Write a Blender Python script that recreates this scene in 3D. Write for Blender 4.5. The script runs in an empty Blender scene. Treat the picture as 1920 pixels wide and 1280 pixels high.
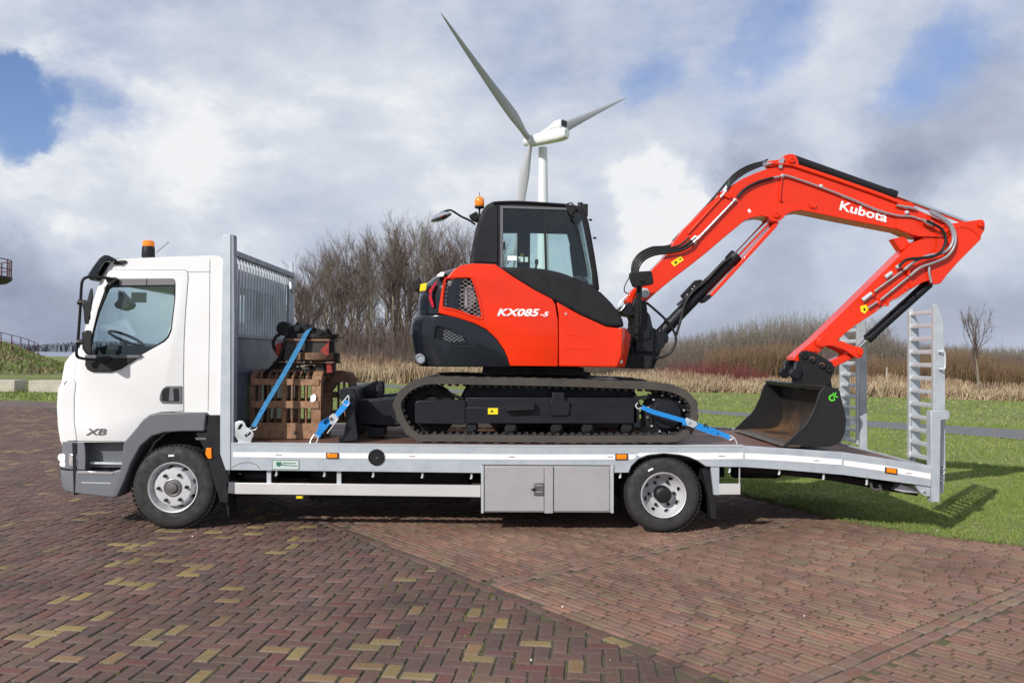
import bpy, bmesh, math, random
import numpy as np
from mathutils import Vector, Matrix
random.seed(7); rng = np.random.default_rng(11)
SC = bpy.context.scene
COL = SC.collection
# ------------------------------------------------------------------ camera
F = 1580.0; PX, PY = 960.0, 640.0
YAW, PIT, ROL = math.radians(0.8), math.radians(0.87), math.radians(0.6)
CAM = (0.0, -8.26, 1.74)
def ray(px, py):
    dx, dy = px-PX, py-PY
    c, s = math.cos(ROL), math.sin(ROL)
    x = (dx*c+dy*s)/F; y = -(-dx*s+dy*c)/F
    cp, sp = math.cos(PIT), math.sin(PIT)
    f = cp-y*sp; u = sp+y*cp
    cy, sy = math.cos(YAW), math.sin(YAW)
    return (x*cy+f*sy, -x*sy+f*cy, u)
def P(px, py, y=0.0):
    """the point of the vertical plane at distance y that a measured picture point falls on"""
    r = ray(px, py); t = (y-CAM[1])/r[1]
    return Vector((r[0]*t, y, CAM[2]+r[2]*t))
def G(px, py, z=0.0):
    r = ray(px, py); t = (z-CAM[2])/r[2]
    return Vector((r[0]*t, CAM[1]+r[1]*t, z))
def proj(x, y, z):
    X, Y, Z = x-CAM[0], y-CAM[1], z-CAM[2]
    cy, sy = math.cos(YAW), math.sin(YAW)
    rx = X*cy-Y*sy; f = X*sy+Y*cy
    cp, sp = math.cos(PIT), math.sin(PIT)
    d = f*cp+Z*sp; u = -f*sp+Z*cp
    a = rx/d*F; b = -u/d*F
    c, s = math.cos(ROL), math.sin(ROL)
    return PX+a*c-b*s, PY+a*s+b*c, d
cam = bpy.data.cameras.new('camera'); co = bpy.data.objects.new('camera', cam); COL.objects.link(co)
cam.lens = 36*F/1920; cam.sensor_width = 36; cam.clip_start = 0.1; cam.clip_end = 4000
co.location = CAM
fw = Vector((math.sin(YAW)*math.cos(PIT), math.cos(YAW)*math.cos(PIT), math.sin(PIT)))
rt = Vector((math.cos(YAW), -math.sin(YAW), 0)); up = rt.cross(fw)
c_, s_ = math.cos(ROL), math.sin(ROL)
# right-hand side of the picture hangs lower: camera rolled anticlockwise
r2 = rt*c_+up*s_; u2 = up*c_-rt*s_
co.matrix_world = Matrix(((r2.x,u2.x,-fw.x,CAM[0]),(r2.y,u2.y,-fw.y,CAM[1]),(r2.z,u2.z,-fw.z,CAM[2]),(0,0,0,1)))
SC.camera = co
# ------------------------------------------------------------------ light
SC.view_settings.view_transform = 'Standard'; SC.view_settings.look = 'None'
SC.view_settings.exposure = 0.0; SC.view_settings.gamma = 1.0; SC.view_settings.use_curve_mapping = False
SUN_DIR = Vector((-1.03, -1.28, 1.0)).normalized()
SUN_EL = math.asin(SUN_DIR.z); SUN_ROT = math.atan2(SUN_DIR.x, SUN_DIR.y) % (2*math.pi)
sl = bpy.data.lights.new('sun', 'SUN'); sl.energy = 4.2; sl.angle = math.radians(0.6); sl.color = (1.0, 0.965, 0.90)
so = bpy.data.objects.new('sun', sl); COL.objects.link(so); so.location = (-30,-30,30)
so.rotation_euler = SUN_DIR.to_track_quat('Z', 'Y').to_euler()
W = bpy.data.worlds.new('World'); SC.world = W; W.use_nodes = True
nt = W.node_tree; nt.nodes.clear()
def N(t, **k):
    n = nt.nodes.new(t)
    for a, b in k.items(): setattr(n, a, b)
    return n
def L(a, b): nt.links.new(a, b)
def M(op, a, b=None, c=None, clamp=False):
    n = N('ShaderNodeMath', operation=op); n.use_clamp = clamp
    for i, v in enumerate((a, b, c)):
        if v is None: continue
        if isinstance(v, (int, float)): n.inputs[i].default_value = v
        else: L(v, n.inputs[i])
    return n.outputs[0]
tc = N('ShaderNodeTexCoord'); D = tc.outputs['Generated']
def noise(vec, scale, detail, rough, dist=0.0, sc=(1,1,1), off=(0,0,0)):
    mp = N('ShaderNodeMapping'); mp.inputs['Scale'].default_value = sc; mp.inputs['Location'].default_value = off
    L(vec, mp.inputs['Vector'])
    n = N('ShaderNodeTexNoise'); L(mp.outputs[0], n.inputs['Vector'])
    n.inputs['Scale'].default_value = scale; n.inputs['Detail'].default_value = detail
    n.inputs['Roughness'].default_value = rough; n.inputs['Distortion'].default_value = dist
    return n
wn = noise(D, 7.0, 9, 0.62)
sub = N('ShaderNodeVectorMath', operation='SUBTRACT'); L(wn.outputs['Color'], sub.inputs[0]); sub.inputs[1].default_value = (.5,.5,.5)
scl = N('ShaderNodeVectorMath', operation='SCALE'); L(sub.outputs[0], scl.inputs[0]); scl.inputs['Scale'].default_value = 0.17
add = N('ShaderNodeVectorMath', operation='ADD'); L(D, add.inputs[0]); L(scl.outputs[0], add.inputs[1])
nrm = N('ShaderNodeVectorMath', operation='NORMALIZE'); L(add.outputs[0], nrm.inputs[0]); DW = nrm.outputs[0]
def blob(px, py, r, w, src=None):
    d = Vector(ray(px, py)).normalized()
    dt = N('ShaderNodeVectorMath', operation='DOT_PRODUCT'); L(src or DW, dt.inputs[0]); dt.inputs[1].default_value = d
    mr = N('ShaderNodeMapRange'); mr.interpolation_type = 'SMOOTHSTEP'
    L(dt.outputs['Value'], mr.inputs['Value'])
    a = r/1580
    mr.inputs['From Min'].default_value = math.cos(a); mr.inputs['From Max'].default_value = math.cos(a*0.35)
    mr.inputs['To Min'].default_value = 0; mr.inputs['To Max'].default_value = w
    return mr.outputs[0]
def total(bl, base):
    acc = base
    for b in bl: acc = M('ADD', acc, blob(*b))
    return acc
n1 = noise(D, 3.6, 10, 0.56, 0.25, (1,1,2.0), (1.7,.3,.9)).outputs['Fac']
n2 = noise(D, 8.5, 8, 0.6, 0.0, (1,1,1.9), (4.2,2.3,.1)).outputs['Fac']
n3 = noise(D, 2.0, 7, 0.55, 0.3, (1,1,2.6), (7.1,1.3,.4)).outputs['Fac']
tex = M('ADD', M('MULTIPLY', M('SUBTRACT', n1, .5), 1.0), M('MULTIPLY', M('SUBTRACT', n2, .5), 0.6))
SKYBRIGHT = [(1235,400,120,.30),(1190,480,120,.18),(1330,500,120,.12),(180,310,240,.20),(420,340,220,.12),(60,290,150,.16),(700,330,260,.10),(1890,420,130,.26),(1640,480,110,.14),(1620,60,260,.06),(1480,160,200,.10),(1000,180,300,.06)]
SKYDARK = [(1440,300,110,-.27),(1370,330,80,-.14),(1790,270,190,-.26),(1680,330,100,-.14),(1860,630,240,-.24),(1380,570,200,-.13),(1250,600,160,-.10),(60,610,210,-.30),(120,500,200,-.10),(330,440,120,-.09),(560,340,90,-.08),(860,350,80,-.08),(620,480,120,-.05)]
SKYBLUE = [(0,170,95,1.1),(70,165,70,.7),(180,185,70,.45),(290,215,60,.35),(470,262,60,.22),(200,10,170,.30),(60,60,220,.24),(500,40,360,.20),(1100,30,420,.18),(1430,75,100,.36),(1245,155,70,.30),(1760,125,100,.36),(1700,180,60,.28),(1330,20,240,.26),(1880,40,160,.28),(900,40,200,.22)]
bright = total(SKYBRIGHT+SKYDARK, M('ADD', tex, 0.665))
ramp = N('ShaderNodeValToRGB'); L(bright, ramp.inputs['Fac'])
e = ramp.color_ramp.elements
e[0].position = 0.08; e[0].color = (.27,.31,.43,1)
e[1].position = 1.0; e[1].color = (.90,.91,.93,1)
for p, c in ((.36,(.41,.455,.57,1)),(.62,(.55,.605,.72,1)),(.84,(.69,.735,.82,1))):
    x = e.new(p); x.color = c
blue = total(SKYBLUE, M('MULTIPLY', M('SUBTRACT', n3, .5), 1.2))
bm = N('ShaderNodeMapRange'); bm.interpolation_type = 'SMOOTHSTEP'; L(M('SUBTRACT', blue, M('MULTIPLY', tex, 1.15)), bm.inputs['Value'])
bm.inputs['From Min'].default_value = .05; bm.inputs['From Max'].default_value = 1.35
bm.inputs['To Min'].default_value = 0; bm.inputs['To Max'].default_value = 1.0
sky = N('ShaderNodeTexSky', sky_type='NISHITA'); sky.sun_disc = False
sky.sun_elevation = SUN_EL; sky.sun_rotation = SUN_ROT; sky.altitude = 0; sky.air_density = 1.2; sky.ozone_density = 2.0; sky.dust_density = .3
skm = N('ShaderNodeMix', data_type='RGBA', blend_type='MULTIPLY'); skm.inputs['Factor'].default_value = 1; L(sky.outputs[0], skm.inputs['A']); skm.inputs['B'].default_value = (.92,.95,1.25,1)
bg1 = N('ShaderNodeBackground'); L(skm.outputs['Result'], bg1.inputs['Color']); bg1.inputs['Strength'].default_value = 0.10
bg2 = N('ShaderNodeBackground'); L(ramp.outputs['Color'], bg2.inputs['Color']); bg2.inputs['Strength'].default_value = 0.98
mx = N('ShaderNodeMixShader'); L(bm.outputs[0], mx.inputs[0]); L(bg2.outputs[0], mx.inputs[1]); L(bg1.outputs[0], mx.inputs[2])
wo = N('ShaderNodeOutputWorld'); L(mx.outputs[0], wo.inputs['Surface'])
# ------------------------------------------------------------------ materials
def mat(name, col, rough=.5, metal=0.0, var=0.0, scale=6.0, bump=0.0, bscale=60.0, col2=None, coat=0.0, spec=.5, emis=None, attr=False, detail=5, stretch=(1,1,1)):
    m = bpy.data.materials.new(name); m.use_nodes = True
    t = m.node_tree; b = t.nodes['Principled BSDF']
    b.inputs['Roughness'].default_value = rough; b.inputs['Metallic'].default_value = metal
    b.inputs['Base Color'].default_value = (*col, 1); b.inputs['Coat Weight'].default_value = coat
    b.inputs['Coat Roughness'].default_value = .05; b.inputs['Specular IOR Level'].default_value = spec
    tcn = t.nodes.new('ShaderNodeTexCoord'); geo = t.nodes.new('ShaderNodeNewGeometry')
    vec = geo.outputs['Position'] if not attr == 'obj' else tcn.outputs['Object']
    src = None
    if attr is True:
        at = t.nodes.new('ShaderNodeAttribute'); at.attribute_name = 'Col'; src = at.outputs['Color']
    if var > 0 or col2:
        mp = t.nodes.new('ShaderNodeMapping'); mp.inputs['Scale'].default_value = stretch; t.links.new(vec, mp.inputs[0])
        n = t.nodes.new('ShaderNodeTexNoise'); n.inputs['Scale'].default_value = scale; n.inputs['Detail'].default_value = detail; n.inputs['Roughness'].default_value = .62
        t.links.new(mp.outputs[0], n.inputs['Vector'])
        mixn = t.nodes.new('ShaderNodeMix'); mixn.data_type = 'RGBA'
        mr = t.nodes.new('ShaderNodeMapRange'); mr.inputs['From Min'].default_value = .32; mr.inputs['From Max'].default_value = .68
        t.links.new(n.outputs['Fac'], mr.inputs['Value']); t.links.new(mr.outputs[0], mixn.inputs['Factor'])
        if src is not None:
            mixn.blend_type = 'MULTIPLY'
            mr.inputs['To Min'].default_value = 0; mr.inputs['To Max'].default_value = 1
            t.links.new(src, mixn.inputs['A']); mixn.inputs['B'].default_value = (1-var,1-var,1-var,1)
        else:
            c2 = col2 or tuple(max(0, c*(1-var)) for c in col)
            mixn.inputs['A'].default_value = (*col, 1); mixn.inputs['B'].default_value = (*c2, 1)
        t.links.new(mixn.outputs['Result'], b.inputs['Base Color'])
        if rough > .15 and metal < .9:
            rr_ = t.nodes.new('ShaderNodeMapRange'); rr_.inputs['From Min'].default_value = .3; rr_.inputs['From Max'].default_value = .7
            rr_.inputs['To Min'].default_value = rough*.8; rr_.inputs['To Max'].default_value = min(1, rough*1.45); t.links.new(n.outputs['Fac'], rr_.inputs['Value']); t.links.new(rr_.outputs[0], b.inputs['Roughness'])
    elif src is not None:
        t.links.new(src, b.inputs['Base Color'])
    if bump > 0:
        n = t.nodes.new('ShaderNodeTexNoise'); n.inputs['Scale'].default_value = bscale; n.inputs['Detail'].default_value = 4
        t.links.new(vec, n.inputs['Vector'])
        bp = t.nodes.new('ShaderNodeBump'); bp.inputs['Strength'].default_value = bump; bp.inputs['Distance'].default_value = .01
        t.links.new(n.outputs['Fac'], bp.inputs['Height']); t.links.new(bp.outputs[0], b.inputs['Normal'])
    if emis:
        b.inputs['Emission Color'].default_value = (*emis[:3], 1); b.inputs['Emission Strength'].default_value = emis[3]
    return m
def glass(name, tint, refl=.12):
    m = bpy.data.materials.new(name); m.use_nodes = True; t = m.node_tree; t.nodes.clear()
    o = t.nodes.new('ShaderNodeOutputMaterial'); tr = t.nodes.new('ShaderNodeBsdfTransparent'); tr.inputs[0].default_value = (*tint, 1)
    gl = t.nodes.new('ShaderNodeBsdfGlossy'); gl.inputs['Roughness'].default_value = .02; gl.inputs[0].default_value = (.9,.95,1,1)
    ge = t.nodes.new('ShaderNodeNewGeometry'); dt = t.nodes.new('ShaderNodeVectorMath'); dt.operation = 'DOT_PRODUCT'
    t.links.new(ge.outputs['Incoming'], dt.inputs[0]); t.links.new(ge.outputs['Normal'], dt.inputs[1])
    def mm(op, a_, b_):
        n = t.nodes.new('ShaderNodeMath'); n.operation = op; n.use_clamp = op != 'ABSOLUTE'
        for k_, v_ in enumerate((a_, b_)):
            if v_ is None: continue
            if isinstance(v_, float): n.inputs[k_].default_value = v_
            else: t.links.new(v_, n.inputs[k_])
        return n.outputs[0]
    ma_ = mm('ADD', mm('MULTIPLY', mm('POWER', mm('SUBTRACT', 1.0, mm('ABSOLUTE', dt.outputs['Value'], None)), 5.0), .9), refl)
    class _o: outputs = [ma_]
    ma = _o
    x = t.nodes.new('ShaderNodeMixShader'); t.links.new(ma.outputs[0], x.inputs[0]); t.links.new(tr.outputs[0], x.inputs[1]); t.links.new(gl.outputs[0], x.inputs[2])
    t.links.new(x.outputs[0], o.inputs[0]); return m
MT = {}
MT['white'] = mat('white_paint', (.80,.80,.81), .28, col2=(.74,.735,.73), scale=1.8, coat=.4, detail=8)
MT['grey_plastic'] = mat('grey_plastic', (.13,.135,.15), .42, var=.15, scale=12, bump=.05, bscale=300)
MT['silver_bumper'] = mat('grey_bumper_paint', (.16,.17,.19), .35, var=.08, scale=5)
MT['black_plastic'] = mat('black_plastic', (.012,.012,.014), .45, var=.25, scale=15, spec=.35)
MT['matt_black'] = mat('matt_black', (.013,.0125,.015), .6, var=.25, scale=8, bump=.04, bscale=200, spec=.3)
MT['gloss_black'] = mat('glossy_dark_paint', (.007,.009,.014), .2, coat=.45, spec=.3)
MT['charcoal'] = mat('charcoal_paint', (.009,.010,.015), .42, var=.2, scale=6, spec=.35)
MT['orange'] = mat('orange_red_paint', (.80,.030,.002), .22, col2=(.68,.028,.004), scale=2.4, coat=.3, spec=.3, detail=9)
MT['orange_dirty'] = mat('orange_red_cast', (.78,.034,.004), .4, var=.12, scale=12, spec=.3)
MT['rubber'] = mat('tyre_rubber', (.032,.031,.031), .75, var=.35, scale=14, bump=.15, bscale=120)
MT['track_rubber'] = mat('track_rubber', (.045,.040,.037), .8, col2=(.078,.066,.055), scale=5, bump=.35, bscale=60)
MT['galv'] = mat('galvanised_steel', (.55,.59,.63), .42, metal=.3, col2=(.38,.42,.47), scale=5, bump=.06, bscale=90, detail=8)
MT['galv2'] = mat('bright_galvanised_steel', (.62,.64,.66), .38, metal=.4, col2=(.50,.53,.56), scale=14, bump=.05, bscale=80)
MT['aluminium'] = mat('aluminium_profile', (.70,.68,.67), .35, metal=.35, var=.06, scale=4)
MT['box_grey'] = mat('grey_toolbox_coating', (.36,.35,.36), .42, col2=(.31,.30,.31), scale=3, bump=.03, bscale=400)
MT['rim'] = mat('silver_wheel_paint', (.58,.58,.60), .36, metal=.2, var=.08, scale=8)
MT['chrome'] = mat('bright_chrome', (.75,.76,.79), .12, metal=1)
MT['steel'] = mat('zinc_plated_pipe', (.60,.60,.62), .28, metal=.85, var=.1, scale=20)
MT['steel_dark'] = mat('worn_steel', (.22,.21,.21), .4, metal=.7, var=.3, scale=20)
MT['amber'] = mat('amber_lens', (.85,.22,.005), .15, coat=.6, emis=(1,.25,.0,.12))
MT['lamp'] = mat('lit_headlight', (.9,.9,.95), .1, emis=(.92,.95,1,3.0))
MT['reflective'] = mat('white_reflective_tape', (.86,.85,.87), .35, var=.06, scale=60, bump=.05, bscale=400)
MT['white_decal'] = mat('white_decal', (.85,.85,.85), .4)
MT['yellow'] = mat('yellow_decal', (.85,.66,.01), .45)
MT['green_decal'] = mat('green_paint', (.10,.60,.03), .5)
MT['dark_green'] = mat('dark_green_print', (.03,.16,.10), .5)
MT['red'] = mat('red_reflector', (.50,.01,.03), .3)
MT['strap'] = mat('blue_webbing', (.008,.24,.66), .7, var=.15, scale=40, bump=.4, bscale=500)
MT['strap_dull'] = mat('worn_blue_webbing', (.03,.20,.42), .75, var=.35, scale=25, bump=.4, bscale=500)
MT['rust'] = mat('rusty_steel', (.22,.12,.07), .75, metal=.05, col2=(.10,.055,.038), scale=11, bump=.5, bscale=70, detail=9)
MT['rust_light'] = mat('pale_rusty_steel', (.38,.21,.12), .65, metal=.05, col2=(.20,.11,.06), scale=14, bump=.5, bscale=70, detail=9)  # paler copy of the rust, sunlight on the grab front put into its colour
MT['grab_red'] = mat('worn_red_paint', (.38,.022,.012), .5, col2=(.12,.018,.014), scale=18, bump=.2)
MT['plank'] = mat('brown_deck_board', (.19,.085,.055), .5, col2=(.10,.050,.038), scale=4, stretch=(.6,14,14), bump=.2, bscale=120, detail=8)
MT['seat'] = mat('seat_fabric', (.25,.24,.20), .9, var=.2)
MT['dark_int'] = mat('dark_interior', (.02,.021,.024), .8)
MT['cwt_rust'] = mat('scraped_bucket_steel', (.028,.024,.023), .5, metal=.2, col2=(.20,.10,.04), scale=3.2, bump=.2, bscale=80, detail=9)
MT['panel_dark'] = mat('dark_blue_grey_sheet', (.13,.155,.22), .35, metal=.35, col2=(.085,.10,.15), scale=1.6)
MT['galv_grey'] = mat('dull_galvanised_steel', (.30,.32,.37), .45, metal=.3, col2=(.24,.26,.31), scale=9)
MT['bucket'] = mat('black_bucket_paint', (.014,.014,.015), .38, var=.3, scale=10, bump=.05)
MT['worn_edge'] = mat('worn_cutting_edge', (.17,.14,.12), .45, metal=.5, col2=(.10,.07,.05), scale=12, bump=.3)
MT['glass_truck'] = glass('green_tinted_truck_glass', (.90,.95,.95), .035)
MT['glass_exc'] = glass('grey_tinted_glass', (.87,.94,.93), .035)
def rustlow(m):
    t = m.node_tree; b = t.nodes['Principled BSDF']; mx_ = [n for n in t.nodes if n.type == 'MIX'][0]
    g = [n for n in t.nodes if n.type == 'NEW_GEOMETRY'][0]; sp = t.nodes.new('ShaderNodeSeparateXYZ'); t.links.new(g.outputs['Position'], sp.inputs[0])
    mr = t.nodes.new('ShaderNodeMapRange'); mr.inputs['From Min'].default_value = 1.22; mr.inputs['From Max'].default_value = .86; t.links.new(sp.outputs['Z'], mr.inputs['Value'])
    mu = t.nodes.new('ShaderNodeMath'); mu.operation = 'MULTIPLY'; old = mx_.inputs['Factor'].links[0].from_socket
    t.links.new(old, mu.inputs[0]); t.links.new(mr.outputs[0], mu.inputs[1]); t.links.new(mu.outputs[0], mx_.inputs['Factor'])
rustlow(MT['cwt_rust'])
def mottle(m):
    # broad stains and faint curved tyre marks on the paving
    t = m.node_tree; b = t.nodes['Principled BSDF']; old = b.inputs['Base Color'].links[0].from_socket
    g = [n for n in t.nodes if n.type == 'NEW_GEOMETRY'][0]
    n = t.nodes.new('ShaderNodeTexNoise'); n.inputs['Scale'].default_value = .9; n.inputs['Detail'].default_value = 7; t.links.new(g.outputs['Position'], n.inputs['Vector'])
    mr = t.nodes.new('ShaderNodeMapRange'); mr.inputs['From Min'].default_value = .3; mr.inputs['From Max'].default_value = .7; mr.inputs['To Min'].default_value = .70; mr.inputs['To Max'].default_value = 1.20
    t.links.new(n.outputs['Fac'], mr.inputs['Value'])
    acc = mr.outputs[0]
    for cx, cy, r0, w0, k in ((-1.35,-2.1,2.75,.11,.80),(-1.35,-2.1,3.02,.08,.86)):
        ds = t.nodes.new('ShaderNodeVectorMath'); ds.operation = 'DISTANCE'; t.links.new(g.outputs['Position'], ds.inputs[0]); ds.inputs[1].default_value = (cx, cy, 0)
        s = t.nodes.new('ShaderNodeMath'); s.operation = 'SUBTRACT'; t.links.new(ds.outputs['Value'], s.inputs[0]); s.inputs[1].default_value = r0
        ab = t.nodes.new('ShaderNodeMath'); ab.operation = 'ABSOLUTE'; t.links.new(s.outputs[0], ab.inputs[0])
        m2 = t.nodes.new('ShaderNodeMapRange'); m2.interpolation_type = 'SMOOTHSTEP'; m2.inputs['From Min'].default_value = w0*.4; m2.inputs['From Max'].default_value = w0; m2.inputs['To Min'].default_value = k; m2.inputs['To Max'].default_value = 1
        t.links.new(ab.outputs[0], m2.inputs['Value'])
        mu = t.nodes.new('ShaderNodeMath'); mu.operation = 'MULTIPLY'; t.links.new(acc, mu.inputs[0]); t.links.new(m2.outputs[0], mu.inputs[1]); acc = mu.outputs[0]
    n2_ = t.nodes.new('ShaderNodeTexNoise'); n2_.inputs['Scale'].default_value = 3.1; n2_.inputs['Detail'].default_value = 9; n2_.inputs['Roughness'].default_value = .7; t.links.new(g.outputs['Position'], n2_.inputs['Vector'])
    m3 = t.nodes.new('ShaderNodeMapRange'); m3.inputs['From Min'].default_value = .45; m3.inputs['From Max'].default_value = .72; m3.inputs['To Max'].default_value = .32; t.links.new(n2_.outputs['Fac'], m3.inputs['Value'])
    mo_ = t.nodes.new('ShaderNodeMix'); mo_.data_type = 'RGBA'; t.links.new(m3.outputs[0], mo_.inputs['Factor']); t.links.new(old, mo_.inputs['A']); mo_.inputs['B'].default_value = (.150,.092,.062,1); old = mo_.outputs['Result']
    vm = t.nodes.new('ShaderNodeVectorMath'); vm.operation = 'SCALE'; t.links.new(old, vm.inputs[0]); t.links.new(acc, vm.inputs['Scale']); t.links.new(vm.outputs[0], b.inputs['Base Color'])
MT['turbine'] = mat('white_turbine_paint', (.70,.70,.72), .4, var=.03, scale=.5)
MT['turbine_blade'] = mat('shaded_white_blade', (.40,.40,.43), .4, var=.03, scale=.3)  # white blades seen in shade, with that shade put into the grey
MT['concrete'] = mat('pale_concrete', (.50,.46,.38), .85, var=.25, scale=3, bump=.3, bscale=30)
MT['bark'] = mat('bark', (.30,.26,.19), .9, col2=(.14,.12,.09), scale=3, bump=.3, bscale=20)
MT['twig'] = mat('twigs', (.105,.075,.065), .9, col2=(.15,.105,.085), scale=1.2)
MT['twig_red'] = mat('red_twigs', (.20,.035,.040), .8, col2=(.13,.05,.04), scale=3)
MT['twig_olive'] = mat('olive_twigs', (.19,.135,.065), .9, col2=(.16,.085,.055), scale=.8)
MT['twig_grey'] = mat('greyish_twigs', (.19,.16,.13), .9, col2=(.13,.11,.09), scale=.5)
MT['reed'] = mat('dry_reed', (.46,.34,.20), .9, attr=True, var=.15, scale=3)
MT['grass'] = mat('grass_blades', (.1,.2,.03), .75, attr=True, var=.12, scale=4)
MT['brick'] = mat('paving_brick', (.2,.1,.1), .74, attr=True, var=.22, scale=38, bump=.5, bscale=140, detail=8)
MT['joint'] = mat('mossy_joint_sand', (.088,.064,.048), .95, col2=(.095,.095,.038), scale=2.2, bump=.6, bscale=150, detail=9)
MT['moss'] = mat('moss', (.17,.18,.045), .95, var=.4, scale=30)
MT['pebble'] = mat('pale_chip', (.7,.68,.64), .7)
MT['asphalt'] = mat('path_asphalt', (.15,.145,.155), .9, var=.15, scale=5, bump=.2)
MT['railing'] = mat('dark_red_railing', (.09,.022,.030), .5)
MT['deck_dark'] = mat('dark_platform', (.03,.028,.032), .6)
MT['water'] = mat('lake_water', (.20,.24,.30), .15, bump=.3, bscale=3)
MT['mound'] = mat('rough_mound_grass', (.09,.135,.025), .95, col2=(.17,.13,.06), scale=1.6, bump=.6, bscale=12, detail=8)
mottle(MT['brick'])
MT['shell_in'] = mat('scuffed_steel', (.05,.045,.043), .5, metal=.4, var=.3)
# ------------------------------------------------------------------ builders
WL = {}
class MB:
    def __init__(s): s.v = []; s.f = []
    def add(s, vs, fs):
        b = len(s.v); s.v += [tuple(v) for v in vs]; s.f += [tuple(b+i for i in f) for f in fs]; return s
    def box(s, x0, x1, y0, y1, z0, z1):
        return s.add([(x0,y0,z0),(x1,y0,z0),(x1,y1,z0),(x0,y1,z0),(x0,y0,z1),(x1,y0,z1),(x1,y1,z1),(x0,y1,z1)],
              [(0,3,2,1),(4,5,6,7),(0,1,5,4),(1,2,6,5),(2,3,7,6),(3,0,4,7)])
    def prism(s, pts, y0, y1):
        """closed outline of (x, z) pairs pushed from y0 to y1"""
        a = sum(pts[i][0]*pts[(i+1)%len(pts)][1]-pts[(i+1)%len(pts)][0]*pts[i][1] for i in range(len(pts)))
        if a < 0: pts = pts[::-1]
        n = len(pts)
        vs = [(p[0], y0, p[1]) for p in pts]+[(p[0], y1, p[1]) for p in pts]
        fs = [tuple(range(n)), tuple(range(2*n-1, n-1, -1))]
        fs += [(i, i+n, (i+1)%n+n, (i+1)%n) for i in range(n)]
        return s.add(vs, fs)
    def slices(s, pts, ys, fn):
        a = sum(pts[i][0]*pts[(i+1)%len(pts)][1]-pts[(i+1)%len(pts)][0]*pts[i][1] for i in range(len(pts)))
        if a < 0: pts = pts[::-1]
        n = len(pts); vs = []; fs = []
        for y in ys: vs += [fn(p[0], y, p[1]) for p in pts]
        fs = [tuple(range(n)), tuple(range(len(vs)-1, len(vs)-n-1, -1))]
        for k in range(len(ys)-1):
            fs += [(k*n+i, (k+1)*n+i, (k+1)*n+(i+1)%n, k*n+(i+1)%n) for i in range(n)]
        return s.add(vs, fs)
    def tube(s, path, r, n=8, r2=None):
        path = [Vector(p) for p in path]; m = len(path); vs = []; prev = None
        for i, p in enumerate(path):
            t = (path[min(i+1, m-1)]-path[max(i-1, 0)]); t.normalize()
            if prev is None:
                a = Vector((0,0,1)) if abs(t.z) < .9 else Vector((0,1,0)); u = t.cross(a).normalized()
            else:
                u = prev-t*prev.dot(t)
                if u.length < 1e-6: u = t.orthogonal()
                u.normalize()
            prev = u; w = t.cross(u)
            rr = r if r2 is None else r+(r2-r)*i/(m-1)
            vs += [p+(u*math.cos(2*math.pi*k/n)+w*math.sin(2*math.pi*k/n))*rr for k in range(n)]
        fs = []
        for i in range(m-1):
            fs += [(i*n+k, i*n+(k+1)%n, (i+1)*n+(k+1)%n, (i+1)*n+k) for k in range(n)]
        fs += [tuple(range(n-1, -1, -1)), tuple((m-1)*n+k for k in range(n))]
        return s.add(vs, fs)
    def cyl(s, a, b, r, n=16, r2=None): return s.tube([a, b], r, n, r2)
    def lathe(s, prof, c, n=32, axis='y', loop=False):
        """prof of (radius, offset along the axis), closed solid of revolution"""
        vs = []; fs = []; m = len(prof)
        for (r, h) in prof:
            for k in range(n):
                a = 2*math.pi*k/n
                if axis == 'y': vs.append((c[0]+r*math.cos(a), c[1]+h, c[2]+r*math.sin(a)))
                elif axis == 'z': vs.append((c[0]+r*math.cos(a), c[1]+r*math.sin(a), c[2]+h))
                else: vs.append((c[0]+h, c[1]+r*math.cos(a), c[2]+r*math.sin(a)))
        for i in range(m-1):
            fs += [(i*n+k, i*n+(k+1)%n, (i+1)*n+(k+1)%n, (i+1)*n+k) for k in range(n)]
        if loop: fs += [((m-1)*n+k, (m-1)*n+(k+1)%n, (k+1)%n, k) for k in range(n)]
        else: fs += [tuple(range(n)), tuple((m-1)*n+k for k in range(n-1, -1, -1))]
        return s.add(vs, fs)
    def ribbon(s, path, w, t=.003, side=Vector((0,1,0))):
        """flat band of width w along path; side is the direction of its width"""
        path = [Vector(p) for p in path]; m = len(path); vs = []
        for i, p in enumerate(path):
            d = (path[min(i+1, m-1)]-path[max(i-1, 0)]).normalized()
            sd = side-d*side.dot(d); sd.normalize(); nn = d.cross(sd)
            vs += [p-sd*w/2-nn*t/2, p+sd*w/2-nn*t/2, p+sd*w/2+nn*t/2, p-sd*w/2+nn*t/2]
        fs = []
        for i in range(m-1):
            fs += [(i*4+k, i*4+(k+1)%4, (i+1)*4+(k+1)%4, (i+1)*4+k) for k in range(4)]
        fs += [(3,2,1,0), tuple((m-1)*4+k for k in range(4))]
        return s.add(vs, fs)
    def mesh(s, name, angle=35, cen=True):
        me = bpy.data.meshes.new(name)
        v = np.array(s.v, dtype=np.float64)
        c = (v.min(0)+v.max(0))/2 if cen else np.zeros(3)
        me.from_pydata((v-c).tolist(), [], s.f)
        bm = bmesh.new(); bm.from_mesh(me); bmesh.ops.recalc_face_normals(bm, faces=bm.faces); bm.to_mesh(me); bm.free()
        me.polygons.foreach_set('use_smooth', [True]*len(me.polygons))
        me.set_sharp_from_angle(angle=math.radians(angle))
        return me, Vector(c)
def link(name, me, m, parent, loc):
    o = bpy.data.objects.new(name, me); COL.objects.link(o); o.location = loc
    if m is not None and me is not None and not me.materials: me.materials.append(m if not isinstance(m, str) else MT[m])
    WL[o] = Vector(loc)
    if parent is not None:
        o.parent = parent; o.matrix_parent_inverse = Matrix.Translation(-WL[parent])
    return o
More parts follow.
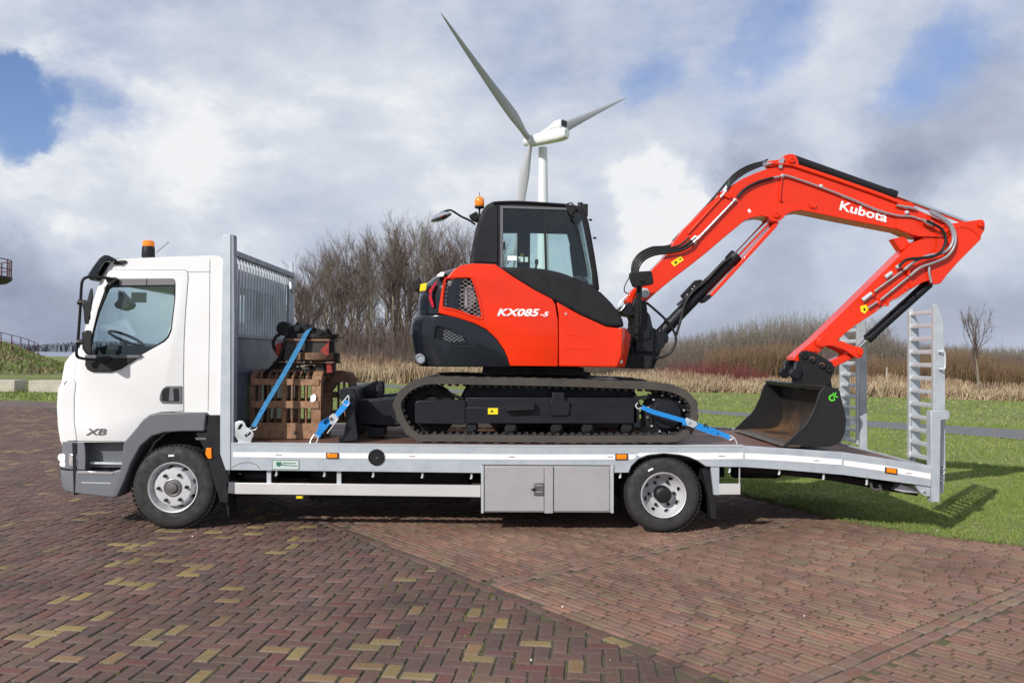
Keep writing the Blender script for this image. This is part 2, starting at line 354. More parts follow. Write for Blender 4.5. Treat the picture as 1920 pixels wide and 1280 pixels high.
def cut(me, loc, cutters):
    """carve cutters (MB) out of a mesh that stands at loc"""
    o = bpy.data.objects.new('tmp', me); COL.objects.link(o); o.location = loc
    cs = []
    for c in cutters:
        cm, cl = c.mesh('cutter'); x = bpy.data.objects.new('cutter', cm); COL.objects.link(x); x.location = cl; cs.append(x)
        md = o.modifiers.new('b', 'BOOLEAN'); md.operation = 'DIFFERENCE'; md.object = x; md.solver = 'EXACT'
    dg = bpy.context.evaluated_depsgraph_get(); dg.update()
    r = bpy.data.meshes.new_from_object(o.evaluated_get(dg))
    bpy.data.objects.remove(o)
    for x in cs: m_ = x.data; bpy.data.objects.remove(x); bpy.data.meshes.remove(m_)
    r.polygons.foreach_set('use_smooth', [True]*len(r.polygons)); r.set_sharp_from_angle(angle=math.radians(35))
    r.materials.clear()
    return r
def part(name, mb, m, parent, bevel=0, seg=2, cuts=None, label=None, angle=35):
    me, loc = mb.mesh(name, angle)
    if bevel and cuts:
        o = bpy.data.objects.new('tmp', me); COL.objects.link(o)
        md = o.modifiers.new('v', 'BEVEL'); md.width = bevel; md.segments = seg; md.limit_method = 'ANGLE'; md.angle_limit = math.radians(40)
        dg = bpy.context.evaluated_depsgraph_get(); dg.update()
        me = bpy.data.meshes.new_from_object(o.evaluated_get(dg)); bpy.data.objects.remove(o); bevel = 0
    if cuts: me = cut(me, loc, cuts)
    me.name = name
    o = link(name, me, m, parent, loc)
    if bevel:
        md = o.modifiers.new('bevel', 'BEVEL'); md.width = bevel; md.segments = seg; md.limit_method = 'ANGLE'; md.angle_limit = math.radians(40)
        md.harden_normals = False
    if label: o['label'] = label
    return o
def thing(name, label, cat, loc=(0,0,0), group=None):
    o = link(name, None, None, None, loc); o['label'] = label; o['category'] = cat
    if group: o['group'] = group
    return o
def tag(o, label=None, cat=None, group=None, kind=None):
    for k, v in (('label', label), ('category', cat), ('group', group), ('kind', kind)):
        if v: o[k] = v
    return o
def pp(pts, y): 
    return [(P(a, b, y).x, P(a, b, y).z) for a, b in pts]
def smooth(pts, n=5, closed=False):
    pts = [Vector(p) for p in pts]; m = len(pts); out = []
    rngi = range(m if closed else m-1)
    for i in rngi:
        if closed: a, b, c, d = pts[(i-1)%m], pts[i], pts[(i+1)%m], pts[(i+2)%m]
        else: a, b, c, d = pts[max(i-1, 0)], pts[i], pts[i+1], pts[min(i+2, m-1)]
        for k in range(n):
            t = k/n
            out.append(.5*((2*b)+(c-a)*t+(2*a-5*b+4*c-d)*t*t+(3*b-a-3*c+d)*t*t*t))
    if not closed: out.append(pts[-1])
    return out
def pprism(pts, y0, y1, yref=None): return MB().prism(pp(pts, y0 if yref is None else yref), y0, y1)
def text(name, s, px0, py0, px1, py1, hpx, y, m, parent, shear=0.0, bold=0.0):
    """lettering laid on the plane at y; baseline from the first to the second point, cap height hpx"""
    cu = bpy.data.curves.new(name, 'FONT'); cu.body = s; cu.extrude = .002; cu.offset = bold; cu.size = 1; cu.shear = shear; cu.resolution_u = 3
    o = bpy.data.objects.new('tmp', cu); COL.objects.link(o)
    dg = bpy.context.evaluated_depsgraph_get(); dg.update()
    me = bpy.data.meshes.new_from_object(o.evaluated_get(dg)); bpy.data.objects.remove(o)
    v = np.empty(len(me.vertices)*3); me.vertices.foreach_get('co', v); v = v.reshape(-1, 3)
    a, b = P(px0, py0, y), P(px1, py1, y)
    wv = b-a; wlen = wv.length; ang = math.atan2(wv.z, wv.x)
    h = hpx/F*(y-CAM[1])
    x0, x1 = v[:,0].min(), v[:,0].max(); y1 = max(v[:,1].max(), .3)
    u = (v[:,0]-x0)*wlen/(x1-x0); w = v[:,1]*h/y1
    out = np.stack([a.x+u*math.cos(ang)-w*math.sin(ang), np.full(len(u), y)-v[:,2], a.z+u*math.sin(ang)+w*math.cos(ang)], 1)
    c = (out.min(0)+out.max(0))/2
    me.vertices.foreach_set('co', (out-c).ravel()); me.update()
    me.name = name
    return link(name, me, m, parent, Vector(c))
def fastmesh(name, verts, faces, cols=None):
    """verts (n,3) and equal-sized faces (m,k) as one mesh; cols (n,3) per vertex"""
    me = bpy.data.meshes.new(name); verts = np.asarray(verts, dtype=np.float32); faces = np.asarray(faces, dtype=np.int32)
    n, (mf, k) = len(verts), faces.shape
    me.vertices.add(n); me.vertices.foreach_set('co', verts.ravel())
    me.loops.add(mf*k); me.loops.foreach_set('vertex_index', faces.ravel())
    me.polygons.add(mf); me.polygons.foreach_set('loop_start', np.arange(0, mf*k, k, dtype=np.int32))
    me.update(calc_edges=True)
    if cols is not None:
        ca = me.color_attributes.new('Col', 'FLOAT_COLOR', 'POINT')
        c4 = np.ones((n, 4), dtype=np.float32); c4[:, :3] = cols; ca.data.foreach_set('color', c4.ravel())
    return me
# ================================================================== SETTING
def lin(r, g, b, k=1.0):
    g, b = g*1.01, b*.96
    f = lambda c: ((c/255+.055)/1.055)**2.4 if c > 10 else c/255/12.92
    return (f(r)*k, f(g)*k, f(b)*k)
def sheet(name, pts, z, m, kind='structure', sub=0):
    me = bpy.data.meshes.new(name); me.from_pydata([(x, y, 0) for x, y in pts], [], [tuple(range(len(pts)))])
    bm = bmesh.new(); bm.from_mesh(me); bmesh.ops.recalc_face_normals(bm, faces=bm.faces)
    for f in bm.faces:
        if f.normal.z < 0: f.normal_flip()
    bm.to_mesh(me); bm.free()
    o = link(name, me, m, None, (0,0,z)); o['kind'] = kind; return o
# lawn material: mown winter grass, several scales
m = bpy.data.materials.new('lawn_ground'); m.use_nodes = True; t = m.node_tree; b = t.nodes['Principled BSDF']; b.inputs['Roughness'].default_value = .95
geo = t.nodes.new('ShaderNodeNewGeometry')
def tn(scale, det, st=(1,1,1)):
    mp = t.nodes.new('ShaderNodeMapping'); mp.inputs['Scale'].default_value = st; t.links.new(geo.outputs['Position'], mp.inputs[0])
    n = t.nodes.new('ShaderNodeTexNoise'); n.inputs['Scale'].default_value = scale; n.inputs['Detail'].default_value = det; n.inputs['Roughness'].default_value = .65
    t.links.new(mp.outputs[0], n.inputs['Vector']); return n.outputs['Fac']
def rmp(fac, stops):
    r = t.nodes.new('ShaderNodeValToRGB'); t.links.new(fac, r.inputs[0]); e = r.color_ramp.elements
    e[0].position, e[0].color = stops[0][0], (*stops[0][1], 1); e[1].position, e[1].color = stops[-1][0], (*stops[-1][1], 1)
    for p_, c in stops[1:-1]: x = e.new(p_); x.color = (*c, 1)
    return r.outputs[0]
ca = rmp(tn(.35, 6), [(.3,(.14,.18,.04)),(.5,(.20,.22,.06)),(.68,(.30,.26,.12))])
cb = rmp(tn(9, 6), [(.3,(.055,.09,.016)),(.55,(.15,.19,.045)),(.75,(.26,.25,.11))])
mx_ = t.nodes.new('ShaderNodeMix'); mx_.data_type = 'RGBA'; mx_.inputs['Factor'].default_value = .5
t.links.new(ca, mx_.inputs['A']); t.links.new(cb, mx_.inputs['B']); t.links.new(mx_.outputs['Result'], b.inputs['Base Color'])
bp = t.nodes.new('ShaderNodeBump'); bp.inputs['Strength'].default_value = .8; bp.inputs['Distance'].default_value = .05; t.links.new(tn(25, 6), bp.inputs['Height']); t.links.new(bp.outputs[0], b.inputs['Normal'])
MT['lawn'] = m
sheet('lawn', [(-3000,-60),(3000,-60),(3000,3200),(-3000,3200)], -.03, 'lawn')
# plaza outline (grass begins beyond it)
EDGE = [(-60,20.6),(-22,20.6),(-16.9,20.6),(-15.4,20.2),(-9,16.5),(-4,12.5),(.5,7.0),(1.9,4.4),(3.09,2.45),(3.55,1.25),(3.91,.47),(4.40,-.02),(4.93,-.40),(6.5,-1.1),(9,-2.0),(14,-4.0),(20,-7)]
PLZ = EDGE+[(20,-14),(-60,-14)]
plaza = sheet('brick_plaza', PLZ, -.009, 'joint')
def inside(x, y, poly):
    c = False; n = len(poly); j = n-1
    for i in range(n):
        if (poly[i][1] > y) != (poly[j][1] > y) and x < (poly[j][0]-poly[i][0])*(y-poly[i][1])/(poly[j][1]-poly[i][1])+poly[i][0]: c = not c
        j = i
    return c
# far part of the plaza (courses too small to tell apart): material pattern
m = bpy.data.materials.new('far_paving'); m.use_nodes = True; t = m.node_tree; b = t.nodes['Principled BSDF']; b.inputs['Roughness'].default_value = .7
geo = t.nodes.new('ShaderNodeNewGeometry')
mp = t.nodes.new('ShaderNodeMapping'); mp.inputs['Rotation'].default_value = (0,0,math.radians(6.5)); t.links.new(geo.outputs['Position'], mp.inputs[0])
bt = t.nodes.new('ShaderNodeTexBrick'); bt.inputs['Scale'].default_value = 1; bt.inputs['Brick Width'].default_value = .2; bt.inputs['Row Height'].default_value = .1; bt.inputs['Mortar Size'].default_value = .006
bt.inputs['Color1'].default_value = (.17,.095,.09,1); bt.inputs['Color2'].default_value = (.13,.10,.09,1); bt.inputs['Mortar'].default_value = (.08,.065,.045,1); t.links.new(mp.outputs[0], bt.inputs[0])
c2 = rmp(tn(1.2, 8), [(.3,(.6,.6,.6)),(.7,(1.15,1.1,1.0))]); mu = t.nodes.new('ShaderNodeMix'); mu.data_type = 'RGBA'; mu.blend_type = 'MULTIPLY'; mu.inputs['Factor'].default_value = 1
t.links.new(bt.outputs['Color'], mu.inputs['A']); t.links.new(c2, mu.inputs['B']); t.links.new(mu.outputs['Result'], b.inputs['Base Color'])
MT['farpave'] = m
far = [(-60,20.6),(-22,20.6),(-16.9,20.6),(-15.4,20.2),(-12.3,18.4),(-12.3,17.0),(-20.6,17.0),(-3.05,-4.35),(3.05,-4.35),(5.85,-.85),(6.5,-1.1),(9,-2.0),(14,-4.0),(20,-7),(20,-14),(-60,-14)]
sheet('plaza_far_paving', far, -.004, 'farpave')
# ---- bricks
def calm(pal, k):
    m_ = [sum(c[i] for c in pal)/len(pal) for i in range(3)]; return [tuple(m_[i]*k+c[i]*(1-k) for i in range(3)) for c in pal]
PAL_A = [lin(*c, .80) for c in ((126,88,84),(130,98,86),(112,86,88),(126,74,70),(120,94,82),(136,98,88),(104,80,82),(124,92,88),(118,82,84),(114,90,80),(130,92,80),(122,84,86))]
PAL_Y = [lin(*c, .90) for c in ((160,134,78),(150,128,86),(158,134,88),(150,118,84))]
PAL_B = [lin(*c, 1.02) for c in ((150,104,96),(140,98,92),(140,108,94),(126,96,92),(150,104,88),(132,106,88),(138,98,92),(122,94,80),(148,118,98),(134,86,76),(136,122,98),(128,104,98))]
PAL_A = calm(PAL_A, .25); PAL_B = calm(PAL_B, .45)
def brick_verts(L_, W_, jit):
    ch = .007
    h = [-.03, -.007, 0.0]
    vs = []
    for z, ins in ((h[0], 0), (h[1], 0), (h[2], ch), (.0008, ch+.013)):
        for sx, sy in ((-1,-1),(1,-1),(1,1),(-1,1)):
            vs.append((sx*(L_/2-ins)+random.uniform(-jit, jit), sy*(W_/2-ins)+random.uniform(-jit, jit), z))
    return np.array(vs)
BF = [(0,1,5),(0,5,4),(1,2,6),(1,6,5),(2,3,7),(2,7,6),(3,0,4),(3,4,7),(4,5,9),(4,9,8),(5,6,10),(5,10,9),(6,7,11),(6,11,10),(7,4,8),(7,8,11),
      (8,9,13),(8,13,12),(9,10,14),(9,14,13),(10,11,15),(10,15,14),(11,8,12),(11,12,15),(12,13,14),(12,14,15)]
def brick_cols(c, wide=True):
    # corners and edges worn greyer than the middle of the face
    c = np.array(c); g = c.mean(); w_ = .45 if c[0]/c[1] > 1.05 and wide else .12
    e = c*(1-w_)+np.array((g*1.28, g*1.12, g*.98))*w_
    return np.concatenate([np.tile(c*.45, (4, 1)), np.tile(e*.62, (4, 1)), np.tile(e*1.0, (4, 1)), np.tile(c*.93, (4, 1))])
bricks = []   # (x, y, angle, L, W, colour)
A0 = math.radians(38.5); U = (math.cos(A0), math.sin(A0)); V = (math.sin(A0), -math.cos(A0))   # U along the bands, V along the running courses
B1 = G(630, 990); B2 = G(1310, 1270)
bd = Vector((B2.x-B1.x, B2.y-B1.y)).normalized()   # border between the two patterns
def side(x, y): return -((x-B1.x)*bd.y-(y-B1.y)*bd.x)      # >0 on the right-hand pattern
def vis(x, y, m=350):
    if not inside(x, y, PLZ): return None
    px, py, d = proj(x, y, 0)
    if d < 1 or px < -m or px > 1920+m or py > 1370: return None
    return d
# herringbone of 0.2 x 0.1 bricks on the left
hw = .1
for r in range(-260, 330):
    for c in range(-420, 330):
        q = (c-r) % 4
        if q not in (0, 3): continue
        if q == 0: cx, cy, ro = (c+1)*hw, (r+.5)*hw, 0
        else: cx, cy, ro = (c+.5)*hw, (r+1)*hw, math.pi/2
        a = math.radians(-6.5)
        x = B1.x+cx*math.cos(a)-cy*math.sin(a); y = B1.y+cx*math.sin(a)+cy*math.cos(a)
        l_ = .189; sd = side(x, y); ax_, ay_ = math.cos(a+ro), math.sin(a+ro)
        if sd > -.062:
            sg = -1 if side(x+ax_*.1, y+ay_*.1) > sd else 1
            hx, hy = x+ax_*.049*sg, y+ay_*.049*sg
            if side(hx, hy) < -.052: x, y, l_ = hx, hy, .088
            elif side(hx+ax_*.024*sg, hy+ay_*.024*sg) < -.045: x, y, l_ = hx+ax_*.024*sg, hy+ay_*.024*sg, .045
            else: continue
        d = vis(x, y)
        if d is None or y > 17.4 or (d > 14 and x > -.3*d+.5): continue
        col = random.choice(PAL_Y) if random.random() < (.20 if math.sin(x*1.7+y*.6)+math.sin(y*1.3-x*.8) > .9 else .06) else random.choice(PAL_A)
        bricks.append((x, y, a+ro, l_+random.uniform(-.004,.004), .100-.009+random.uniform(-.003,.003), col, d))
# border course of long bricks between the patterns
for k in range(-30, 60):
    for o_, dz in ((.035, 0),):
        x = B1.x+bd.x*k*.2-bd.y*o_; y = B1.y+bd.y*k*.2+bd.x*o_
        d = vis(x, y)
        if d is None or d > 14: continue
        bricks.append((x, y, math.atan2(bd.y, bd.x), .188, .088, random.choice(PAL_Y) if random.random() < .06 else random.choice(PAL_A), d))
# running bond on the right, crossed by double courses every 2.3 m or so
Bn = Vector((U[0], U[1]))
ref1 = G(1525, 1280); ref2 = G(960, 1085)
def uv(x, y): return (x*U[0]+y*U[1], x*V[0]+y*V[1])
v1 = uv(ref1.x, ref1.y)[1]; v2 = uv(ref2.x, ref2.y)[1]
bands = [v1, v2, v2-(v1-v2), v2-2*(v1-v2), v2-3*(v1-v2), v1+(v1-v2)]
for vb in bands:
    for row in (-.05, .05):
        for k in range(-40, 90):
            u_ = k*.2+(.1 if row > 0 else 0)+random.uniform(-.004, .004); v_ = vb+row
            x, y = u_*U[0]+v_*V[0], u_*U[1]+v_*V[1]
            if side(x, y) < .16: continue
            d = vis(x, y)
            if d is None or d > 13.5: continue
            bricks.append((x, y, A0, .190, .091, random.choice(PAL_B), d))
sb = sorted(bands)
for i in range(len(sb)+1):
    lo = sb[i-1]+.10 if i > 0 else sb[0]-3; hi = sb[i]-.10 if i < len(sb) else sb[-1]+3
    for ku in range(-130, 210):
        u_ = ku*.0655+random.uniform(-.002, .002); off = random.choice((0, .1, .05, .15))+random.uniform(-.02, .02)
        v_ = lo+off-.1; first = True
        while v_ < hi:
            a_ = max(v_, lo); b_ = min(v_+.2, hi); v_ += .2
            if b_-a_ < .022: continue
            vc = (a_+b_)/2; x, y = u_*U[0]+vc*V[0], u_*U[1]+vc*V[1]
            if side(x, y) < .104: continue
            d = vis(x, y)
            if d is None or d > 13.5: continue
            bricks.append((x, y, math.atan2(V[1], V[0]), b_-a_-.009, .0655-.0085, random.choice(PAL_B), d))
def wob(x, y): return (.004*math.sin(x*5.1+y*2.3)+.003*math.sin(x*13+1.7*y)+random.gauss(0, .0012), .004*math.sin(y*4.3-x*3.1)+.003*math.sin(y*11+x*2.9)+random.gauss(0, .0012))
bricks = [(q[0]+wob(q[0], q[1])[0], q[1]+wob(q[1], q[0])[1])+q[2:] for q in bricks]
bricks.sort(key=lambda q: q[6])
NP_ = 300
bricks.sort(key=lambda q: q[6]+(0 if -20 < proj(q[0], q[1], 0)[0] < 1940 and proj(q[0], q[1], 0)[1] < 1285 else 20))
pool = {}
for i, (x, y, a, l_, w_, c, d) in enumerate(bricks[:NP_]):
    key = (round(l_, 2), round(w_, 2), c)
    if key not in pool:
        v = brick_verts(l_, w_, .0025)
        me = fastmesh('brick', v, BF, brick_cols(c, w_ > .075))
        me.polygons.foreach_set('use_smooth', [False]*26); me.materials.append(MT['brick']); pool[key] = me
    o = link('brick', pool[key], None, plaza, (x, y, random.uniform(-.001, .002)))
    o.rotation_euler = (random.uniform(-.007, .007), random.uniform(-.007, .007), a+random.uniform(-.02, .02))
rest = bricks[NP_:]
vs = np.zeros((len(rest)*16, 3)); cs = np.zeros((len(rest)*16, 3)); fs = np.zeros((len(rest)*26, 3), dtype=np.int32); BFa = np.array(BF)
for i, (x, y, a, l_, w_, c, d) in enumerate(rest):
    v = brick_verts(l_, w_, .0025); a += random.uniform(-.02, .02); ca_, sa_ = math.cos(a), math.sin(a)
    tx, ty = random.uniform(-.007, .007), random.uniform(-.007, .007)
    z = v[:,2]+v[:,0]*tx+v[:,1]*ty+random.uniform(-.001, .002)
    vs[i*16:i*16+16] = np.stack([x+v[:,0]*ca_-v[:,1]*sa_, y+v[:,0]*sa_+v[:,1]*ca_, z], 1)
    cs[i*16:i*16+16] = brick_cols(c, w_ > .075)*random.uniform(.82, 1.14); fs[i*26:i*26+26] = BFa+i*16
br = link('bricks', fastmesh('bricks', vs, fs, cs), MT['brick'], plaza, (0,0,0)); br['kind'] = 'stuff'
print('bricks', len(bricks))
# ---- generic blades / ribbons
def ribbons(p0, p1, w0, w1=None, name='blades', col=None, m='grass', kind='stuff', parent=None, loc=(0,0,0)):
    n = len(p0); w1 = w0*.3 if w1 is None else w1
    d = p1-p0; an = rng.uniform(0, 2*np.pi, n)
    r = np.stack([np.cos(an), np.sin(an), np.zeros(n)], 1)
    s = np.cross(d, r); s /= (np.linalg.norm(s, axis=1, keepdims=True)+1e-9)
    a = np.reshape(w0, (-1, 1)) if np.ndim(w0) else w0
    c = np.reshape(w1, (-1, 1)) if np.ndim(w1) else w1
    v = np.stack([p0-s*a, p0+s*a, p1+s*c, p1-s*c], 1).reshape(-1, 3)
    f = np.arange(n*4).reshape(-1, 4)
    cc = None if col is None else np.repeat(col, 4, axis=0)
    if col is not None:  # slightly paler towards the tip
        cc = cc.reshape(n, 4, 3); cc[:, 2:] *= 1.12; cc = cc.reshape(-1, 3)
    o = link(name, fastmesh(name, v, f, cc), m, parent, loc)
    if kind: o['kind'] = kind
    return o
def scatter(n, poly):
    xs = [p[0] for p in poly]; ys = [p[1] for p in poly]; out = []
    P_ = np.array(poly); 
    while len(out) < n:
        k = n*3; X = rng.uniform(min(xs), max(xs), k); Y = rng.uniform(min(ys), max(ys), k)
        c = np.zeros(k, bool); j = len(poly)-1
        for i in range(len(poly)):
            xi, yi = P_[i]; xj, yj = P_[j]
            c ^= ((yi > Y) != (yj > Y)) & (X < (xj-xi)*(Y-yi)/(yj-yi+1e-12)+xi); j = i
        out += list(zip(X[c], Y[c]))
    return np.array(out[:n])
# dead leaves and bits of straw on the lawn and in the joints
q_ = np.concatenate([scatter(420, [(3.1,2.5),(3.95,.5),(5,-.4),(8,-1.6),(9.5,5),(1.2,6.2)]), scatter(260, [(-4,-3.5),(3,-3.5),(6,-1.3),(3.5,1),(-4,2)])]); n = len(q_)
an_ = rng.uniform(0, 6.28, n); ln_ = rng.uniform(.006, .018, n)
zl = np.where(np.arange(n) < 420, .006, .003)
p0 = np.stack([q_[:,0], q_[:,1], zl], 1); p1 = p0+np.stack([np.cos(an_)*ln_, np.sin(an_)*ln_, rng.uniform(0, .006, n)], 1)
ribbons(p0, p1, .004, .003, 'leaf_litter', np.array([(.20,.13,.06),(.30,.22,.11),(.12,.08,.045)])[rng.choice(3, n)])
# ---- path
pth = [G(645,714.5),G(760,722),G(1310,766.5),G(1620,787),G(1920,804.5),G(2300,826)]
ptn = [G(2300,850),G(1920,822.5),G(1600,796.5),G(1310,772.5),G(755,727),G(650,719)]
ex0 = pth[0]+(pth[0]-pth[1])*1.5; ex1 = ptn[-1]+(ptn[-1]-ptn[-2])*1.5
PATHP = [(ex0.x, ex0.y)]+[(p.x, p.y) for p in pth+ptn]+[(ex1.x, ex1.y)]
sheet('footpath', PATHP, -.018, 'asphalt')
def lawn_blades(n, poly, h, w, z=-.03):
    q = scatter(n, poly)
    keep = np.array([not inside(x, y, PATHP) for x, y in q]); q = q[keep]; n = len(q); h = h*(1+.45*np.sin(q[:,0]*2.3+np.sin(q[:,1]*3.1)*1.5)*np.sin(q[:,1]*1.9+q[:,0]*.7))
    hh = rng.uniform(.5, 1.2, n)*h
    p0 = np.stack([q[:,0], q[:,1], np.full(n, z)], 1)
    p1 = p0+np.stack([rng.normal(0, 1, n)*h*.55, rng.normal(0, 1, n)*h*.55, hh], 1)
    g = np.array([(.13,.21,.030),(.17,.24,.04),(.21,.25,.055),(.32,.28,.14),(.10,.16,.022)])
    col = g[rng.choice(5, n, p=[.28,.3,.2,.1,.12])]*rng.uniform(.88, 1.35, (n, 1))
    return p0, p1, np.full(n, w), col
GR = [lawn_blades(110000, [(3.1,2.5),(3.6,1.3),(3.95,.5),(4.5,0),(5,-.4),(6.6,-1.1),(8,-1.6),(9.5,5),(6,6.5),(1.2,6.2),(2,4.4)], .030, .0026),
      lawn_blades(80000, [(1.2,6.2),(6,6.5),(9.5,4),(17,9),(11,20),(4,22),(-3,16),(.6,7.2)], .040, .0055),
      lawn_blades(40000, [(-10,17.3),(-4,13),(4,22),(11,20),(17,9),(30,20),(24,36),(-12,48),(-14,30)], .05, .014),
      lawn_blades(9000, [(-24,21),(-15.4,20.9),(-9,17),(-12,30),(-19,36),(-26,36)], .08, .018)]
ribbons(np.concatenate([g[0] for g in GR]), np.concatenate([g[1] for g in GR]), np.concatenate([g[2] for g in GR]), None, 'lawn_grass', np.concatenate([g[3] for g in GR]))
# grass creeping over the plaza edge
pe, q1 = [], []
for i in range(7, len(EDGE)-2):
    a, b2 = Vector(EDGE[i]), Vector(EDGE[i+1]); n_ = int((b2-a).length*900)
    for k in range(n_):
        p = a.lerp(b2, random.random()); nn = Vector((b2.y-a.y, a.x-b2.x)).normalized()
        o_ = abs(random.gauss(0, .07))+.06*math.sin(p.x*9+math.sin(p.x*23)*2)+.03
        pe.append((p.x-abs(nn.x)*o_*.6, p.y-abs(nn.y)*o_*.6, -.012)); q1.append((random.gauss(0, .02), random.gauss(0, .02), random.uniform(.015, .05)))
pe = np.array(pe); q1 = np.array(q1); gcol = np.array([(.11,.17,.03),(.2,.2,.08)])[rng.choice(2, len(pe))]*rng.uniform(.8, 1.2, (len(pe), 1))
ribbons(pe, pe+q1, .0035, None, 'edge_grass', gcol)
# moss tufts in joints of the near paving
q = [b_ for b_ in bricks if b_[6] < 9 and random.random() < (.34 if side(b_[0], b_[1]) < 0 and b_[0] > -.9 else .10)]
pts = []
for b_ in q:
    a = b_[2]; s1 = random.choice((-1, 1)); e_ = b_[4]/2+.006
    for k in range(random.randint(5, 22)):
        l_ = random.uniform(-.5, .5)*b_[3]
        pts.append((b_[0]+math.cos(a)*l_-math.sin(a)*e_*s1+random.gauss(0, .003), b_[1]+math.sin(a)*l_+math.cos(a)*e_*s1+random.gauss(0, .003), -.010))
pts = np.array(pts)
ribbons(pts, pts+np.stack([rng.normal(0, .006, len(pts)), rng.normal(0, .006, len(pts)), rng.uniform(.006, .018, len(pts))], 1), .0035, .0015, 'joint_moss', None, 'moss')
mb = MB()
for (a, b_) in ((1055,1138),(996,1238),(1508,1155),(361,1006),(1757,995),(1913,1021)):
    p = G(a, b_); r = random.uniform(.004, .008)
    mb.lathe([(r*.6,-.002),(r,.002),(r*.8,.008),(r*.3,.011)], (p.x, p.y, .001), 6, 'z')
tag(part('stone_chips', mb, 'pebble', None), kind='stuff')
# ---- dry reeds
A1, A2 = G(500,711.5), G(1950,752)
def stripv(u, v):
    dx, dy = A2.x-A1.x, A2.y-A1.y; l = math.hypot(dx, dy)
    return A1.x+dx*u-dy/l*v, A1.y+dy*u+dx/l*v
n = 95000
u = rng.uniform(-.15, 1.35, n); v = rng.uniform(0, 1, n)**1.3*9+np.sin(u*37+np.sin(u*113))*.25
X, Y = stripv(u, v)
hh = rng.uniform(.30, .75, n)*(1+.35*np.clip(v, 0, 6)/6)*(1+.22*np.sin(u*23+1)+.10*np.sin(u*61+np.sin(u*29)*2)+rng.normal(0,.12,n)); hh = np.clip(hh, .12, 1.6)*np.where(u < .35, 1.3, .72)
p0 = np.stack([X, Y, np.full(n, -.03)], 1); p1 = p0+np.stack([rng.normal(0, .14, n)+.06, rng.normal(0, .1, n), hh], 1)
g = np.array([(.42,.32,.20),(.35,.255,.16),(.48,.39,.26),(.25,.155,.10),(.24,.22,.11)]); patch = (np.sin(u*17)+np.sin(u*43+v)*.6)
ci = rng.choice(5, n, p=[.3,.25,.2,.15,.1]); ci = np.where((patch < -.8) & (rng.random(n) < .4), 3, ci); ci = np.where((v > 3) & (rng.random(n) < .55), 3, ci)
ribbons(p0, p1, .022, .008, 'dry_reeds', g[ci]*rng.uniform(.8, 1.15, (n, 1)), 'reed')
def thicket(name, ubase, hts, m, n, vr, twl=.45, lean=.16, w=.012, kids=7, bypx=False):
    """fans of thin stems; hts(u) height; n stems"""
    u = rng.uniform(ubase[0], ubase[1], n); v = rng.uniform(vr[0], vr[1], n)
    X, Y = stripv(u, v)
    if bypx: Y = v; X = (u-PX+F*math.tan(YAW))/F*(v-CAM[1])
    H = np.array([hts(a) for a in u])*rng.uniform(.55, 1.05, n)
    b = np.stack([X, Y, np.full(n, -.03)], 1)
    d = np.stack([rng.normal(0, lean, n), rng.normal(0, lean, n), np.ones(n)], 1)
    mid = b+d*H[:,None]*.5; top = mid+(d+rng.normal(0, .12, (n, 3)))*H[:,None]*.5
    P0 = [b, mid]; P1 = [mid, top]; W0 = [np.full(n, w), np.full(n, w*.7)]; W1 = [np.full(n, w*.7), np.full(n, w*.3)]
    for k in range(kids):
        tt = rng.uniform(.25, .95, n)[:,None]; s0 = b+(top-b)*tt
        an = rng.uniform(0, 2*np.pi, n); dd = np.stack([np.cos(an)*.6, np.sin(an)*.6, rng.uniform(.5, 1.3, n)], 1)
        L_ = (twl*H*rng.uniform(.3, 1, n)*(1.1-tt[:,0]))[:,None]
        P0.append(s0); P1.append(s0+dd*L_); W0.append(np.full(n, w*.5)); W1.append(np.full(n, w*.22))
    return ribbons(np.concatenate(P0), np.concatenate(P1), np.concatenate(W0), np.concatenate(W1), name, None, m)
def tops(pairs):
    xs_ = [q_[0] for q_ in pairs]; ys_ = [q_[1] for q_ in pairs]
    return lambda q_, d_: max(.3, P(q_, float(np.interp(q_, xs_, ys_)), d_).z)
def tk(name, prs, m, n, dr, **k):
    f_ = tops(prs); dm = (dr[0]+dr[1])/2
    thicket(name, (prs[0][0], prs[-1][0]), lambda q_: f_(q_, dm), m, n, dr, bypx=True, **k)
tk('far_woodland', [(1085,638),(1265,633),(1320,624),(1400,608),(1480,594),(1560,596),(1620,606),(1700,640),(1800,650),(1990,655)], 'twig_grey', 11000, (88, 112), w=.026, lean=.14, kids=9)
tk('tree_clump_undergrowth', [(532,625),(580,612),(700,600),(860,600),(965,610)], 'twig', 6500, (58, 88), w=.016, twl=.32)
tk('brown_undergrowth', [(500,655),(600,648),(800,650),(1000,660),(1100,655),(1270,650),(1340,648),(1480,640),(1600,655),(1700,664),(1990,672)], 'twig', 9500, (50, 60), w=.014)
tk('olive_willow_scrub', [(1325,665),(1350,652),(1420,645),(1475,640),(1500,650),(1530,665)], 'twig_olive', 2600, (46, 50), w=.014, lean=.10)
tk('dark_scrub', [(1690,676),(1760,668),(1850,664),(1990,668)], 'twig', 2600, (46, 50), w=.014, lean=.12)
tk('russet_scrub', [(1585,680),(1640,664),(1700,672),(1745,655),(1800,648),(1840,655),(1880,672),(1990,676)], 'twig_olive', 3600, (42, 47), w=.012, lean=.12)
tk('red_dogwood_scrub', [(1240,690),(1280,678),(1340,672),(1400,680),(1440,692)], 'twig_red', 900, (43, 47), w=.012, lean=.22)
tk('low_red_scrub', [(1590,705),(1640,694),(1720,700)], 'twig_red', 300, (40, 44), w=.011, lean=.2)
tk('russet_brush', [(640,690),(670,668),(700,660),(740,668),(800,690)], 'twig_olive', 900, (49, 53), w=.012, lean=.3)
